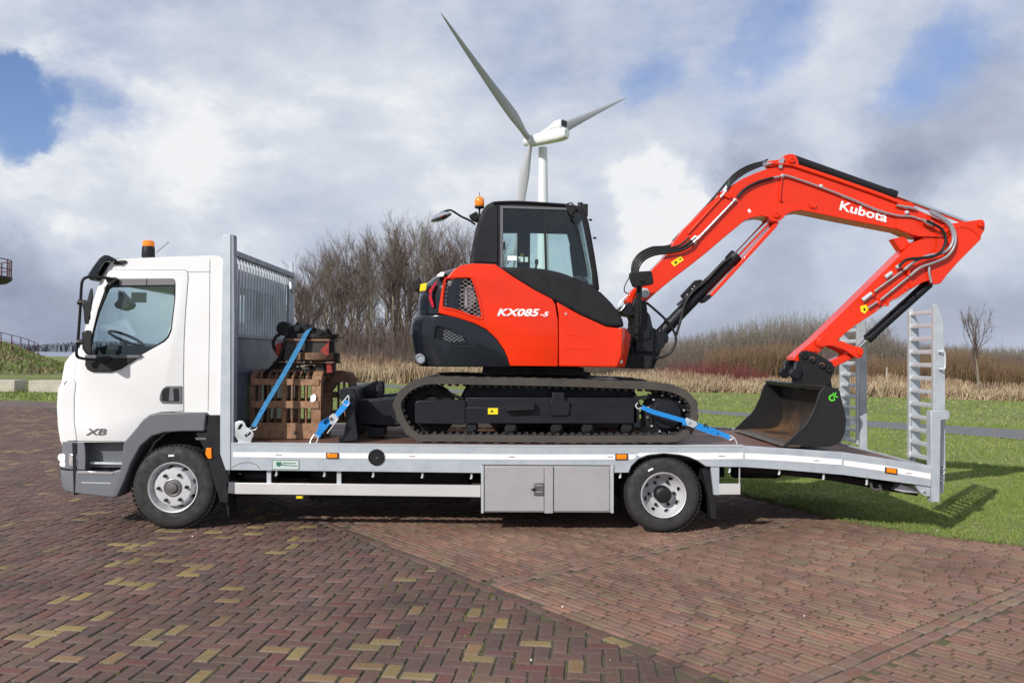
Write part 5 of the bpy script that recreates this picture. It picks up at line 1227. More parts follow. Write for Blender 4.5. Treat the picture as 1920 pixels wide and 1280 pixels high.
part('upper_counterweight', MB().slices(pp(cw, HY), YS, lambda x,y,z: (lambda q: (q[0], y, z-(.05 if z > P(0,520,HY).z else 0)*(0 if min(y-HY,HF-y)>.2 else 1-(min(y-HY,HF-y)/.2))))(rnd(.34, xc, x0)(x,y,z))), 'gloss_black', EX, bevel=.008, angle=55)
lw = [(771,589.5),(766,594),(763.5,608),(762.5,621),(764,642),(768,660),(776,682),(779,687),(956.8,688),(951,668),(945,655),(931,635),(911.5,617),(889,606),(858,596),(824,588.5)]
vent_cut = MB().prism(pp([(812,634),(816.5,612),(822,610.5),(844,616),(866.5,627),(880,642),(846,642)], HY), HY-.05, HY+.16)
dent_cut = MB().prism(pp([(776,612),(780,604),(808,605),(810,610),(801,622),(776,621)], HY), HY-.05, HY+.19)
exh_cut = MB().prism(pp([(776,668),(780,660),(796,662),(800,682),(780,684)], HY), HY-.05, HY+.22)
lwo = part('lower_counterweight', MB().slices(pp(lw, HY), YS, rnd(.36, P(870,640,HY).x, P(763,640,HY).x)), 'gloss_black', EX, bevel=.012, seg=3, cuts=[vent_cut, exh_cut], angle=50)
part('vent_lip', MB().tube(smooth([P(844,644,HY-.0),P(866,643.5,HY-.01),P(884,645,HY-.0)], 3), .008, 6), 'gloss_black', lwo)
c = P(789,673,HY+.13); part('exhaust_pipe', MB().lathe([(.055,.0),(.055,-.10),(.045,-.11),(.035,-.08),(.03,-.02),(.001,-.02)], (c.x, c.y, c.z), 20), 'chrome', EX)
part('rear_lamp', MB().prism(pp([(777,525),(786,520),(790,530),(785,544),(777,545)], HY+.3), HY+.3, HY+.6), 'black_plastic', EX, bevel=.01)
part('core', MB().prism(pp([(850,512),(1130,560),(1165,640),(1165,680),(800,684),(800,600)], HY), HY+.30, HF-.08), 'matt_black', EX)
grille = [(837,524),(860,521.5),(881,521.5),(884,524),(889,537),(896,560),(903,592),(900,595),(880,589),(864,582.5),(848,578),(833,575.5),(831,572),(833,548)]
eng = part('engine_cover', MB().prism(pp(MP, HY), HY-.012, HY+.9), 'orange', EX, bevel=.02, seg=3, cuts=[MB().prism(pp(grille, HY), HY-.2, HY+.16)])
# raised rim round the grille
part('grille_rim', MB().tube(smooth([P(a,b,HY-.012) for a,b in off(grille, 2.2)], 2, True)+[P(*off(grille,2.2)[0],HY-.012)], .010, 6), 'orange', eng)
part('grille_back', MB().prism(pp(off(grille, 1.5), HY), HY+.15, HY+.158), 'matt_black', eng)
part('radiator_core', MB().prism(pp([(873,545),(886,540),(893,560),(876,585)], HY), HY+.09, HY+.14), 'steel_dark', eng)
part('coolant_pipe', MB().tube(smooth([P(862,534,HY+.08),P(857,546,HY+.08),P(862,553,HY+.08),P(871,550,HY+.08),P(873,540,HY+.08),P(884,538,HY+.08)], 4), .014, 8).tube([P(873,540,HY+.08),P(874,575,HY+.08)], .018, 8), 'steel', eng)
def meshpanel(poly, y, name, parent, pitch=7.5, w=.0019, m='galv2'):
    """expanded metal: two families of thin bars clipped to the outline"""
    mb = MB(); xs = [p[0] for p in poly]; ys = [p[1] for p in poly]
    def ins(a, b): return inside(a, b, poly)
    for dx, dy in ((1, .62), (1, -.62)):
        k = -60
        while k < 60:
            cx = (min(xs)+max(xs))/2; cy = (min(ys)+max(ys))/2+k*pitch; run = None; s = -70
            while s < 70:
                a, b = cx+s*dx, cy+s*dy; i_ = ins(a, b)
                if i_ and run is None: run = (a, b)
                if not i_ and run is not None: mb.cyl(P(*run, y), P(a-dx, b-dy, y), w, 4); run = None
                s += 1
            k += 1
    o = part(name, mb, m, parent); o['kind'] = 'stuff'; return o
meshpanel(grille, HY+.005, 'grille_mesh', eng)
vp = [(816,613),(823,612),(844,617),(866,628),(877,641),(846,641),(813,633)]
meshpanel([(832,614),(850,619),(866,628),(874,640),(846,641),(830,638)], HY+.04, 'vent_mesh', lwo, 6, .0015, 'galv2')
fp = [(1048,686.8),(1152,688.5),(1157,688.5),(1166,668),(1168,616),(1136.5,612.5),(1086,589.5),(1052,570),(1043.5,566),(1047.5,590),(1048,640)]
fpan = part('front_side_cover', MB().prism(pp(fp, HY), HY-.010, HY+.8), 'orange', EX, bevel=.016, seg=3)
xk = P(1155,650,HY).x
part('front_corner_cover', MB().add([P(1154,688.5,HY),P(1164,614,HY),P(1173,614.5,HY+.16),P(1181,647,HY+.16),P(1172,688,HY+.16),
                                    P(1154,688.5,HY+.8),P(1164,614,HY+.8),P(1173,614.5,HY+.8),P(1181,647,HY+.8),P(1172,688,HY+.8)],
   [(0,1,2,3,4),(9,8,7,6,5),(0,5,6,1),(1,6,7,2),(2,7,8,3),(3,8,9,4),(4,9,5,0)]), 'orange', EX, bevel=.006)
for q in ([(938,625),(1034,626)],[(1062,627),(1090,628)],[(958,651.5),(1040,653)],[(1058,653),(1102,654)]):
    part('panel_crease', MB().ribbon([P(*q[0],HY-.012),P(*q[1],HY-.012)], .006, .004, Vector((0,0,1))), 'orange_dirty', eng)
part('cover_lock', MB().lathe([(.012,0),(.01,-.006),(.001,-.007)], tuple(P(1061,588.5,HY-.01)), 12), 'galv2', fpan)
part('small_label', MB().prism(pp([(1165,675),(1169,675),(1168.5,681),(1164,681)], HY), HY+.04, HY+.045), 'white_decal', fpan)
# lettering
text('model_lettering', 'KX085', 932, 591.5, 1012, 592.5, 13.5, HY-.015, 'white_decal', eng, shear=.28, bold=.03)
text('model_lettering', '-5', 1013, 592.8, 1029.5, 592.8, 8.5, HY-.015, 'white_decal', eng, shear=.28, bold=.03)
# chevrons, decals
ch1 = [(819,528),(823,527),(812,545),(811,552),(806,549),(806,544)]
ch2 = [(806,552),(810,551),(816,575),(812,576),(806,560)]
def onside(pts): return [(a, b) for a, b in pts]
for q in (ch1, ch2): part('red_chevron', MB().prism(pp([(a-2,b) for a, b in q], HY), HY+.005, HY+.035), 'red', EX)
part('yellow_decal', MB().prism(pp([(787,531),(799,529),(797,543),(785,545)], HY), HY+.08, HY+.12), 'yellow', EX)
part('white_decal', MB().prism(pp([(820,515),(827,510),(834,510),(831,518),(819,519)], HY), HY-.01, HY+.1), 'white_decal', EX)
# black shroud sweeping down to the front
shr = [(933,500),(973,501),(1007,503),(1044,509),(1072,521),(1090,528),(1108,536),(1128,548),(1145,565),(1159,582),(1168,598),(1171.6,613.5),(1137,612.8),(1086,590),(1041,565.5),(1001.5,545.5),(962,520.5)]
shd = part('boom_side_shroud', MB().prism(pp(shr, HY), HY+.005, HY+.95), 'matt_black', EX, bevel=.035, seg=4)
part('shroud_grip', MB().prism(pp([(1052,570),(1060,571),(1073,581),(1078,583),(1066,577)], HY), HY-.01, HY+.01), 'black_plastic', shd)
# ---- cab
YC0, YC1 = 1.13, 2.20
co_ = [(880.6,494),(883,476),(887,452),(892,428),(898,408),(904,394),(912,384),(922,378),(937,376),(1000,378.5),(1063,382.5),(1082,384.5),(1093,390),(1099,399),(1104,415),(1110,445),(1116,480),(1121,512),(1125,545),(1100,545),(900,520),(880,505)]
ci_ = [(900,500),(906,420),(914,396),(925,387),(1000,387),(1062,391),(1084,394),(1091,402),(1098,430),(1108,480),(1116,536),(1000,536)]
cg = [(942,390),(943,389),(1062,393),(1064,395),(1086,398),(1090,404),(1096,432),(1104,475),(1110,510),(1112,535),(1098,530),(1080,523),(1062,516),(1040,509),(1010,504),(942,502)]
rearwin = MB().box(P(870,450,YC0).x, P(920,450,YC0).x, YC0+.12, YC1-.12, P(0,492,YC0).z, P(0,405,YC0).z)
frontwin = MB().prism(pp([(1082,400),(1140,395),(1150,540),(1106,540)], YC0), YC0+.07, YC1-.07)
ecab = part('operator_cab', MB().prism(pp(co_, YC0), YC0, YC1), 'matt_black', EX, bevel=.03, seg=3, cuts=[MB().prism(pp(ci_, YC0), YC0+.05, YC1-.05), MB().prism(pp(cg, YC0), YC0-.2, YC0+.3), MB().prism(pp([(944,400),(973,400),(1075,400),(1100,440),(1108,495),(1108,540),(944,500)], YC0), YC1-.3, YC1+.2), frontwin])
part('far_door_post', MB().box(P(973,450,YC0).x, P(1000,450,YC0).x, YC1-.05, YC1-.01, P(0,520,YC0).z, P(0,385,YC0).z), 'matt_black', ecab)
part('far_sill', MB().prism(pp([(940,388),(1090,388),(1098,413),(1076,414),(1000,412),(940,412)], YC0), YC1-.045, YC1-.012), 'matt_black', ecab)
part('far_sill', MB().prism(pp([(1104,440),(1084,440),(1077,414),(1092,410)], YC0), YC1-.045, YC1-.012), 'matt_black', ecab)
part('far_sill', MB().prism(pp([(1112,505),(1090,505),(1082,440),(1104,440)], YC0), YC1-.045, YC1-.012), 'matt_black', ecab)
part('rear_pillar_panel', MB().prism(pp([(889,491),(893,452),(900,420),(908,398),(918,388),(933,385),(933,493)], YC0), YC0-.012, YC0+.02), 'charcoal', ecab, bevel=.006)
gfr = part('side_window_frame', MB().prism(pp([(938,386),(1064,390),(1064,394),(943,390.5),(942.5,500),(1063,515),(1063,518),(938,502)], YC0), YC0-.015, YC0+.02), 'grey_plastic', ecab)
part('window_glass', MB().prism(pp(off([(942,389),(1062,393),(1086,398),(1090,404),(1096,432),(1104,475),(1110,510),(1112,533),(1080,522),(1040,508.5),(1010,503.5),(942,501.5)], .5), YC0), YC0+.012, YC0+.018), 'glass_exc', ecab)
part('window_glass', MB().prism(pp([(944,400),(1075,400),(1098,440),(1108,495),(1108,535),(944,500)], YC0), YC1-.025, YC1-.02), 'glass_exc', ecab)
part('windscreen', MB().prism(pp([(1088,400),(1091,400),(1116,538),(1113,538)], YC0), YC0+.06, YC1-.06), 'glass_exc', ecab)
part('window_divider', MB().prism(pp([(1019,391.5),(1023,391.6),(1026,505),(1022,504.5)], YC0), YC0-.008, YC0+.03), 'black_plastic', ecab)
part('window_divider', MB().prism(pp([(1062,391),(1068,392),(1070,398),(1064,398)], YC0), YC0-.016, YC0+.03), 'black_plastic', ecab)
part('window_latch', MB().prism(pp([(943.5,454),(947.5,454),(947.5,467.5),(943.5,467.5)], YC0), YC0-.02, YC0+.01), 'black_plastic', ecab)
part('window_sticker', MB().prism(pp([(951.5,479.5),(969,479.5),(969,488),(951.5,488)], YC0), YC0+.008, YC0+.011), 'white_decal', ecab)
part('window_sticker', MB().prism(pp([(972,477),(982,478),(982,487.5),(972,487)], YC0), YC0+.2, YC0+.201), 'white_decal', ecab)
part('window_sticker', MB().prism(pp([(985,478),(991,478),(991,487.5),(985,487.5)], YC0), YC0+.2, YC0+.201), 'white_decal', ecab)
part('warning_label', MB().prism(pp([(978,465),(984,465),(984,476),(978,476)], YC0), YC0+.5, YC0+.501), 'yellow', ecab)
part('shroud_trim', MB().tube(smooth([P(943,502.5,YC0-.02),P(1000,504,YC0-.02),P(1040,510,YC0-.02),P(1070,520,YC0-.02),P(1108,537,YC0-.02)], 4), .010, 6), 'black_plastic', ecab)
es = part('operator_seat', MB().prism(pp([(930,545),(985,545),(990,528),(930,524)], YC0+.3), YC0+.3, YC0+.78), 'dark_int', ecab, bevel=.04)
part('seat_back', MB().prism(pp([(925,535),(940,535),(938,470),(930,440),(918,440),(918,500)], YC0+.3), YC0+.3, YC0+.78), 'dark_int', es, bevel=.04)
part('control_lever', MB().cyl(P(1000,530,YC0+.25), P(1006,495,YC0+.25), .012, 8).lathe([(.01,0),(.022,.02),(.02,.06),(.008,.07)], tuple(P(1006,497,YC0+.25)), 10, 'z'), 'dark_int', ecab)
part('console', MB().prism(pp([(1075,560),(1077,515),(1090,513),(1104,520),(1112,545)], YC0), YC0+.2, YC0+.4), 'dark_int', ecab, bevel=.02)
part('roof_gutter', MB().tube(smooth([P(925,380,YC0-.01),P(960,378.5,YC0-.012),P(1000,380,YC0-.012),P(1060,384,YC0-.012)], 3), .014, 6), 'matt_black', ecab)
part('sun_screen', MB().prism(pp([(1020,395),(1064,398),(1064,404),(1020,400)], YC0), YC0+.1, YC0+.9), mat('dark_red_blind', (.05,.015,.02), .8), ecab)
part('wiper', MB().tube([P(1073,400,YC0-.01),P(1078,418,YC0-.02),P(1099,500,YC0+.02)], .007, 5), 'black_plastic', ecab)
part('front_work_lamp', MB().box(P(1092.5,370,YC0).x, P(1104.5,370,YC0).x, YC0+.1, YC0+.28, P(0,392,YC0).z+.02, P(0,368,YC0).z+.02), 'matt_black', EX, bevel=.01)
part('lamp_bracket', MB().cyl(P(1088,380,YC0+.15), P(1088,392,YC0+.15), .03, 8), 'black_plastic', EX)
part('lamp_cable', MB().tube(smooth([P(1060,384,YC0-.02),P(1072,381,YC0-.04),P(1078,392,YC0-.05),P(1071,404,YC0-.04),P(1076,416,YC0-.03)], 4), .008, 6), 'black_plastic', EX)
part('hinge_block', MB().prism(pp([(1056,384),(1074,385),(1080,398),(1076,408),(1066,402),(1064,392)], YC0), YC0-.04, YC0), 'matt_black', EX, bevel=.005)
part('handrail_knob', MB().tube([P(1104,412,YC0+.2),P(1110,412.5,YC0+.2)], .012, 6).tube([P(1112,446,YC0+.2),P(1118,446.5,YC0+.2)], .012, 6), 'black_plastic', EX)
# beacon and mirror at the back of the cab
q = P(899,388,YC0+.1)
bb = part('beacon', MB().cyl((q.x,q.y,P(0,410,YC0+.1).z),(q.x,q.y,q.z-.01),.012,8).lathe([(.03,-.02),(.054,-.012),(.054,.008),(.03,.012)], tuple(q), 16, 'z'), 'black_plastic', EX)
part('beacon_lens', MB().lathe([(.048,.006),(.055,.02),(.055,.075),(.045,.10),(.025,.115),(.005,.12)], tuple(q), 20, 'z'), 'amber', bb)
part('aerial', MB().tube([q+Vector((0,0,.11)), q+Vector((0,0,.17))], .003, 4), 'black_plastic', bb)
part('rear_work_lamp', MB().prism(pp([(878,401),(893,393),(898,402),(894,412),(884,408)], YC0), YC0+.1, YC0+.25), 'matt_black', EX, bevel=.01)
part('mirror_arm', MB().tube(smooth([P(891,421,YC0+.02),P(880,413,YC0-.02),P(865,406,YC0-.1),P(850,396.5,YC0-.15),P(843,394,YC0-.15),P(832,397,YC0-.15),P(820,403,YC0-.15)], 4), .012, 8), 'black_plastic', EX)
mi = MB()
c = P(827,408,YC0-.15); ax = (P(848,400,YC0-.15)-P(807,415,YC0-.15)).normalized(); nn_ = ax.cross(Vector((0,1,0)))
for ring_, (rr, hh) in enumerate(((.02,.06),(.09,.04),(.125,.012),(.13,.0),(.12,-.012))):
    pass
prof = [(.01,.055),(.07,.045),(.11,.022),(.125,.0),(.118,-.010),(.06,-.03),(.005,-.034)]; vsx = []; n_ = 24
nz = nn_ if nn_.z > 0 else -nn_
for rr, hh in prof:
    for k in range(n_):
        a = 2*math.pi*k/n_; vsx.append(c+ax*rr*math.cos(a)+Vector((0,1,0))*rr*.8*math.sin(a)+nz*hh)
fsx = []
for i in range(len(prof)-1): fsx += [(i*n_+k, i*n_+(k+1)%n_, (i+1)*n_+(k+1)%n_, (i+1)*n_+k) for k in range(n_)]
part('rear_mirror', mi.add(vsx, fsx+[tuple(range(n_)), tuple((len(prof)-1)*n_+k for k in range(n_-1,-1,-1))]), 'chrome', EX)
# ---- swing bracket, mirror by the boom foot
BY = 1.05; BW = .26
part('swing_bracket', MB().prism(pp([(1172,690),(1224,691),(1226,668),(1234,660),(1230,645),(1222,615),(1217,592),(1212,585),(1210,565),(1188,558),(1180,580),(1186,600),(1184,640),(1178,665)], BY), BY-.08, BY+BW+.08), 'charcoal', EX, bevel=.015)
part('swing_bracket_lug', MB().prism(pp([(1220,612),(1238,624),(1246,634),(1246,645),(1238,656),(1232,672),(1224,690),(1215,690),(1215,620)], BY), BY-.06, BY+BW+.06), 'charcoal', EX, bevel=.01)
part('swing_block', MB().prism(pp([(1188,620),(1221,620),(1221,660),(1188,660)], BY), BY-.13, BY), 'charcoal', EX, bevel=.006)
part('swing_base', MB().prism(pp([(1170,664),(1225,668),(1222,691),(1165,690)], HY+.3), HY+.35, BY+.6), 'matt_black', EX, bevel=.01)
part('swing_top', MB().prism(pp([(1160,578),(1180,566),(1188,590),(1184,594),(1164,590),(1160,585)], BY), BY-.1, BY+BW), 'charcoal', EX, bevel=.01)
part('front_post', MB().prism(pp([(1190,540),(1197,540),(1192,600),(1191,640),(1184,640),(1185,600)], BY), BY-.22, BY-.12), 'matt_black', EX, bevel=.005)
part('front_latch', MB().prism(pp([(1172,618),(1177,618),(1177,624),(1182,626),(1182,640),(1172,642)], HY+.3), HY+.3, HY+.5), 'orange', EX, bevel=.004)
fm = part('front_mirror', MB().prism(pp([(1180,512),(1184,509.5),(1219,507.5),(1223,510),(1226,529),(1224,533),(1190,539),(1186,536),(1180,520)], .75), .75, .80), 'black_plastic', EX, bevel=.014, seg=3)
part('mirror_stay', MB().tube(smooth([P(1203,526,.74),P(1202.5,545,.74),P(1201,600,.74),P(1199,609,.74),P(1180,615,.74),P(1174,620,.74)], 4), .009, 6), 'black_plastic', fm)
part('mirror_joint', MB().lathe([(.02,0),(.02,-.03),(.005,-.032)], tuple(P(1203,525,.75)), 10), 'black_plastic', fm)
# ---- boom
BP = [(1175,562),(1179,551),(1186,543),(1200,532),(1214,516),(1227,501),(1247,481),(1262,455),(1280,432),(1300,412),(1325,386),(1346,368),(1360,356),(1376,345),(1395,334),(1415,325),(1440,316),(1462,310),(1466,296),(1472,291),(1480,288.5),(1488,289),(1494,294),(1497,302),(1499,312),(1560,333),(1620,355),(1680,379),(1720,393),(1745,404),(1768,414),(1779,424),(1782,434),(1776,445),(1750,445),(1723,443.5),(1708,439.5),(1689,431),(1640,421.5),(1580,410),(1530,399.5),(1504,394.8),(1485,397),(1474,402),(1466,411),(1459,415.5),(1450,416),(1444,413),(1440,407),(1426,405),(1412,407.5),(1397,413),(1360,443.5),(1322,476),(1290,501),(1256,527),(1232,547),(1210,567),(1200,573),(1188,575),(1178,573)]
boom = part('boom', MB().prism(pp(BP, BY), BY, BY+BW), 'orange', EX, bevel=.006)
part('boom_reinforcement', MB().prism(pp([(1425,391),(1450,386),(1475,385.5),(1500,388),(1503,394),(1485,397),(1474,402),(1466,411),(1459,415.5),(1450,416),(1444,413),(1440,407),(1426,405),(1404,409)], BY), BY-.012, BY), 'orange', boom, bevel=.003)
part('boom_end_plate', MB().prism(pp([(1681,402),(1720,408),(1776,424),(1782,434),(1776,445),(1723,443.5),(1708,439.5),(1679,428)], BY), BY-.012, BY), 'orange', boom, bevel=.003)
for a, b, r in ((1208,549,.045),(1455,403,.030),(1484,301,.026),(1770,430,.04)):
    part('pin_boss', MB().lathe([(r*1.25,0),(r*1.2,-.02),(r*.7,-.024),(r*.6,-.014),(.002,-.014)], tuple(P(a,b,BY-.01)), 24), 'galv2' if a == 1208 else 'orange_dirty', boom)
part('yellow_label', MB().prism(pp([(1257.5,492),(1276,479.5),(1282,487.5),(1264,500)], BY), BY-.004, BY), 'yellow', boom)
part('label_print', MB().prism(pp([(1264,492),(1268,489),(1269.5,492.5),(1266,495)], BY), BY-.006, BY-.003), 'black_plastic', boom)
part('label_print', MB().prism(pp([(1273,486),(1276,484),(1277,486),(1274.5,488)], BY), BY-.006, BY-.003), 'black_plastic', boom)
part('white_label', MB().prism(pp([(1401,394),(1405,391.5),(1408.5,396.5),(1404.5,399.5)], BY), BY-.004, BY), 'white_decal', boom)
text('brand_lettering', 'Kubota', 1573.5, 393, 1662, 416.5, 17, BY-.004, 'white_decal', boom, bold=.022)
part('small_bracket', MB().tube([P(1517,382,BY-.02),P(1520,388,BY-.02),P(1529,389,BY-.02),P(1530,384,BY-.02)], .006, 6), 'orange_dirty', boom)
part('hose_guard', MB().tube([P(1466,331,BY-.03),P(1462,376,BY-.03)], .006, 6).tube([P(1462,376,BY-.03),P(1468,378,BY-.01)], .006, 6), 'orange_dirty', boom)
# pipes along the boom
def pipe(name, pts, r, m, par, y=BY-.03, n=5, ns=8):
    return part(name, MB().tube(smooth([P(q[0], q[1], (q[2] if len(q) > 2 else y)) for q in pts], n), r, ns), m, par)
pipe('hydraulic_pipe', [(1302,458),(1307,449),(1379,374)], .014, 'steel', boom, n=1)
pipe('hydraulic_hose', [(1382,370),(1395,356),(1420,342),(1450,333.5)], .016, 'black_plastic', boom)
pipe('hydraulic_pipe', [(1448,334),(1466,330.5),(1478,330.5),(1538,351),(1600,375),(1640,392),(1680,404),(1708,406),(1730,413)], .013, 'steel', boom, n=3)
for k in range(3):
    o_ = k*5.0
    pipe('boom_pipe', [(1290+o_*.2,438-o_*1.0),(1352+o_*.5,370-o_*1.1)], .013, 'orange_dirty', boom, y=BY-.012+k*.035, n=1)
    pipe('hydraulic_hose', [(1360+o_*.3,360-o_*1.0),(1371-o_*.1,344-o_*1.0),(1392-o_*.2,327-o_*.9),(1415-o_*.2,315-o_*.7),(1438,307-o_*.45)], .013, 'black_plastic', boom, y=BY-.01+k*.04)
    pipe('hose_fitting', [(1430,311-o_*.5),(1447,306-o_*.4)], .015, 'steel', boom, y=BY-.02+k*.04, n=1)
    pipe('hose_fitting', [(1351+o_*.5,370-o_*1.1),(1362+o_*.3,357-o_*1.0)], .016, 'steel', boom, y=BY-.02+k*.04, n=1)
    pipe('boom_pipe', [(1446,307-o_*.4),(1480,309-o_*.4),(1500,315-o_*.35),(1560,335-o_*.35),(1640,363-o_*.35),(1680,378-o_*.35),(1712,389-o_*.35)], .012, 'orange_dirty', boom, y=BY-.025+k*.03, n=3)
    pipe('hose_fitting', [(1681+k*9,385+k*1.2),(1700+k*9,389+k*1.8)], .015, 'steel', boom, y=BY-.03, n=1)
part('pipe_clamp', MB().prism(pp([(1348,362),(1358,358),(1371,368),(1368,374),(1352,367)], BY), BY-.03, BY+.1), 'orange_dirty', boom, bevel=.004)
part('pipe_clamp', MB().prism(pp([(1439,303),(1460,300),(1461,312),(1440,313)], BY), BY-.02, BY+.1), 'orange_dirty', boom, bevel=.004)
part('pipe_clamp', MB().prism(pp([(1682,379),(1706,380),(1712,388),(1706,394),(1682,388)], BY), BY-.04, BY+.02), 'orange_dirty', boom, bevel=.004)
for a, b in ((1308,446),(1377,376),(1466,331),(1538,350),(1699,399)):
    part('pipe_clip', MB().lathe([(.022,0),(.022,-.03),(.01,-.04),(.001,-.04)], tuple(P(a,b,BY)), 10), 'galv2', boom)
part('clamp_plate', MB().prism(pp([(1458,303),(1467,296),(1470,298),(1464,317),(1459,316)], BY), BY-.03, BY-.015), 'steel', boom)
pipe('hose_fitting', [(1298,434),(1291,444)], .016, 'steel', boom, y=BY+.05, n=1)
for k in range(4):
    o_ = k*4.6
    pipe('hydraulic_hose', [(1300-o_*.9,455-o_*1.1),(1290-o_*.8,463-o_*1.0),(1274-o_*.5,470-o_*.9),(1250-o_*.3,474-o_*.8),(1228-o_*.4,477-o_*.9),(1210-o_*.7,485-o_*.7),(1199-o_*.8,497-o_*.4),(1195-o_*.7,512),(1196-o_*.6,528)], .0155, 'black_plastic', boom, y=BY-.05+k*.03)
    pipe('hose_fitting', [(1295-o_*.8,460-o_*1.1),(1307-o_*.6,448-o_*1.1)], .016, 'steel', boom, y=BY-.04+k*.03, n=1)
pipe('light_cable', [(1262,452),(1290,424),(1325,386),(1350,357),(1368,336),(1392,317),(1418,308),(1440,300)], .013, 'black_plastic', boom, y=BY+.12)
pipe('hydraulic_hose', [(1212,567),(1225,578),(1244,595),(1258,612),(1267,630),(1266,645),(1258,660),(1245,668),(1226,672)], .014, 'black_plastic', EX, y=BY-.06)
pipe('thin_hose', [(1180,520,.9),(1172,535,.9),(1171,546,.9),(1180,552,.95)], .006, 'black_plastic', EX)
pipe('thin_hose', [(1178,552),(1164,565),(1159,578),(1163,583),(1172,572)], .006, 'steel', EX, y=BY-.12)
# ---- boom cylinder
def cyl_(name, a, b, r, m, par, n=24, cap=True): 
    d = (b-a).normalized(); mb = MB().tube([a, a+d*.02, b-d*.02, b], r, n)
    if cap: mb.tube([b-d*.09, b+d*.005], r*1.14, n)
    return part(name, mb, m, par, angle=40)
ya = BY+BW/2
A_, B_ = P(1236,628,ya-.02), P(1380,479,ya-.02)
bc_ = cyl_('boom_cylinder', A_, B_, .068, 'charcoal', EX)
part('cylinder_rod', MB().cyl(B_, P(1446,409,ya-.02), .036, 20), 'chrome', bc_)
part('cylinder_eye', MB().lathe([(.02,-.1),(.075,-.1),(.075,.1),(.02,.1)], tuple(P(1238,634,ya-.02)), 24), 'charcoal', bc_)
part('cylinder_band', MB().cyl(A_.lerp(B_,.12), A_.lerp(B_,.16), .074, 24), 'charcoal', bc_)
part('cylinder_guard', MB().prism(pp([(1332,552.5),(1336,556),(1455,427),(1461,417),(1455,415),(1448,424)], ya-.12), ya-.12, ya+.12), 'orange', bc_, bevel=.004)
part('cylinder_guard_mount', MB().prism(pp([(1318,563),(1330,552),(1334,558),(1322,567)], ya-.1), ya-.1, ya+.1), 'matt_black', bc_)
part('valve_block', MB().prism(pp([(1277,554),(1303,526),(1314,524),(1318,530),(1286,565)], ya-.08), ya-.1, ya-.02), 'matt_black', bc_, bevel=.004)
for a, b in ((1302,537),(1298,542),(1288,552)): part('valve_bolt', MB().lathe([(.01,0),(.008,-.008),(.001,-.009)], tuple(P(a,b,ya-.1)), 6), 'galv2', bc_)
pipe('cylinder_hose', [(1362,488),(1352,496),(1325,525),(1298,548),(1284,570),(1276,600),(1268,628)], .016, 'black_plastic', bc_, y=ya-.12)
part('pressure_pipe', MB().cyl(P(1270,572,ya-.1), P(1371,481,ya-.1), .014, 8), 'charcoal', bc_)
part('white_label', MB().prism(pp([(1352,492),(1358,486.5),(1360,489),(1354.5,495)], ya-.1), ya-.118, ya-.115), 'white_decal', bc_)
# ---- arm cylinder on top of the boom
A_, B_ = P(1487,299,ya), P(1678,367,ya)
ac = cyl_('arm_cylinder', A_, B_, .052, 'matt_black', EX)
part('cylinder_rod', MB().cyl(B_, P(1822,421,ya), .027, 18), 'chrome', ac)
part('cylinder_port', MB().prism(pp([(1590,328),(1611,336),(1613,340),(1592,335)], ya), ya-.03, ya+.03), 'black_plastic', ac)
part('pressure_pipe', MB().cyl(P(1510,318,ya-.08), P(1675,376,ya-.08), .011, 8), 'orange_dirty', ac)
# ---- arm
AY = BY+.01; AW = .24
AP = [(1487,668),(1482,662),(1481,655),(1490,650),(1527,637) if False else (1500,655),(1527,636.5),(1610,555),(1694,472),(1712,455),(1726,449),(1740,440),(1758,428),(1781,419.5),(1810,415.5),(1838,411.5),(1844,412.5),(1847,419),(1846,432),(1840,441),(1839,449),(1827,461),(1798,490),(1775,516),(1765,530),(1761,532),(1749,533),(1744,525),(1729,530),(1700,547),(1642,585),(1602,611),(1571,636.6),(1548,649.5),(1530,663),(1516,671),(1500,676),(1490,677)]
AP = [(1489,669),(1500,659),(1527,636.5),(1610,555),(1694,472),(1712,455),(1726,449),(1740,440),(1758,428),(1781,419.5),(1810,415.5),(1838,411.5),(1844,412.5),(1847,419),(1846,432),(1840,441),(1839,449),(1827,461),(1798,490),(1775,516),(1765,530),(1761,532),(1749,533),(1744,525),(1729,530),(1700,547),(1642,585),(1602,611),(1571,636.6),(1548,649.5),(1530,665),(1512,675),(1495,678),(1488,675)]
arm = part('arm', MB().prism(pp(AP, AY), AY, AY+AW), 'orange', EX, bevel=.005)
part('arm_web', MB().tube([P(1726,449,AY-.004),P(1760,440,AY-.004),P(1800,425,AY-.004),P(1818,428,AY-.004),P(1832,438,AY-.004),P(1838,449,AY-.004)], .004, 5), 'orange_dirty', arm)
part('arm_bracket', MB().prism(pp([(1679,446),(1700,441.5),(1712,455),(1700,466),(1694,469)], AY), AY+.06, AY+.18), 'orange', arm, bevel=.005)
for a, b, r in ((1838,422,.022),(1538,641,.052),(1524,656,.02)):
    part('pin_boss', MB().lathe([(r*1.2,0),(r*1.15,-.03),(r*.7,-.034),(r*.6,-.024),(.002,-.024)], tuple(P(a,b,AY-.005)), 24), 'orange_dirty', arm)
part('yellow_label', MB().prism(pp([(1613,574),(1624,571),(1628,580),(1621,588),(1614,584)], AY), AY-.004, AY), 'yellow', arm)
part('label_print', MB().prism(pp([(1618,579),(1621,577),(1623,581),(1620,583)], AY), AY-.006, AY-.003), 'black_plastic', arm)
pipe('arm_pipe', [(1616,562),(1640,546),(1695,506)], .014, 'steel', arm, y=AY-.03, n=1)
pipe('arm_pipe', [(1628,577),(1652,561),(1706,517)], .014, 'steel', arm, y=AY-.03, n=1)
pipe('hose_fitting', [(1617,563),(1634,550)], .024, 'galv2', arm, y=AY-.03, n=1)
pipe('hose_fitting', [(1680,502),(1689,497)], .022, 'galv2', arm, y=AY-.03, n=1)
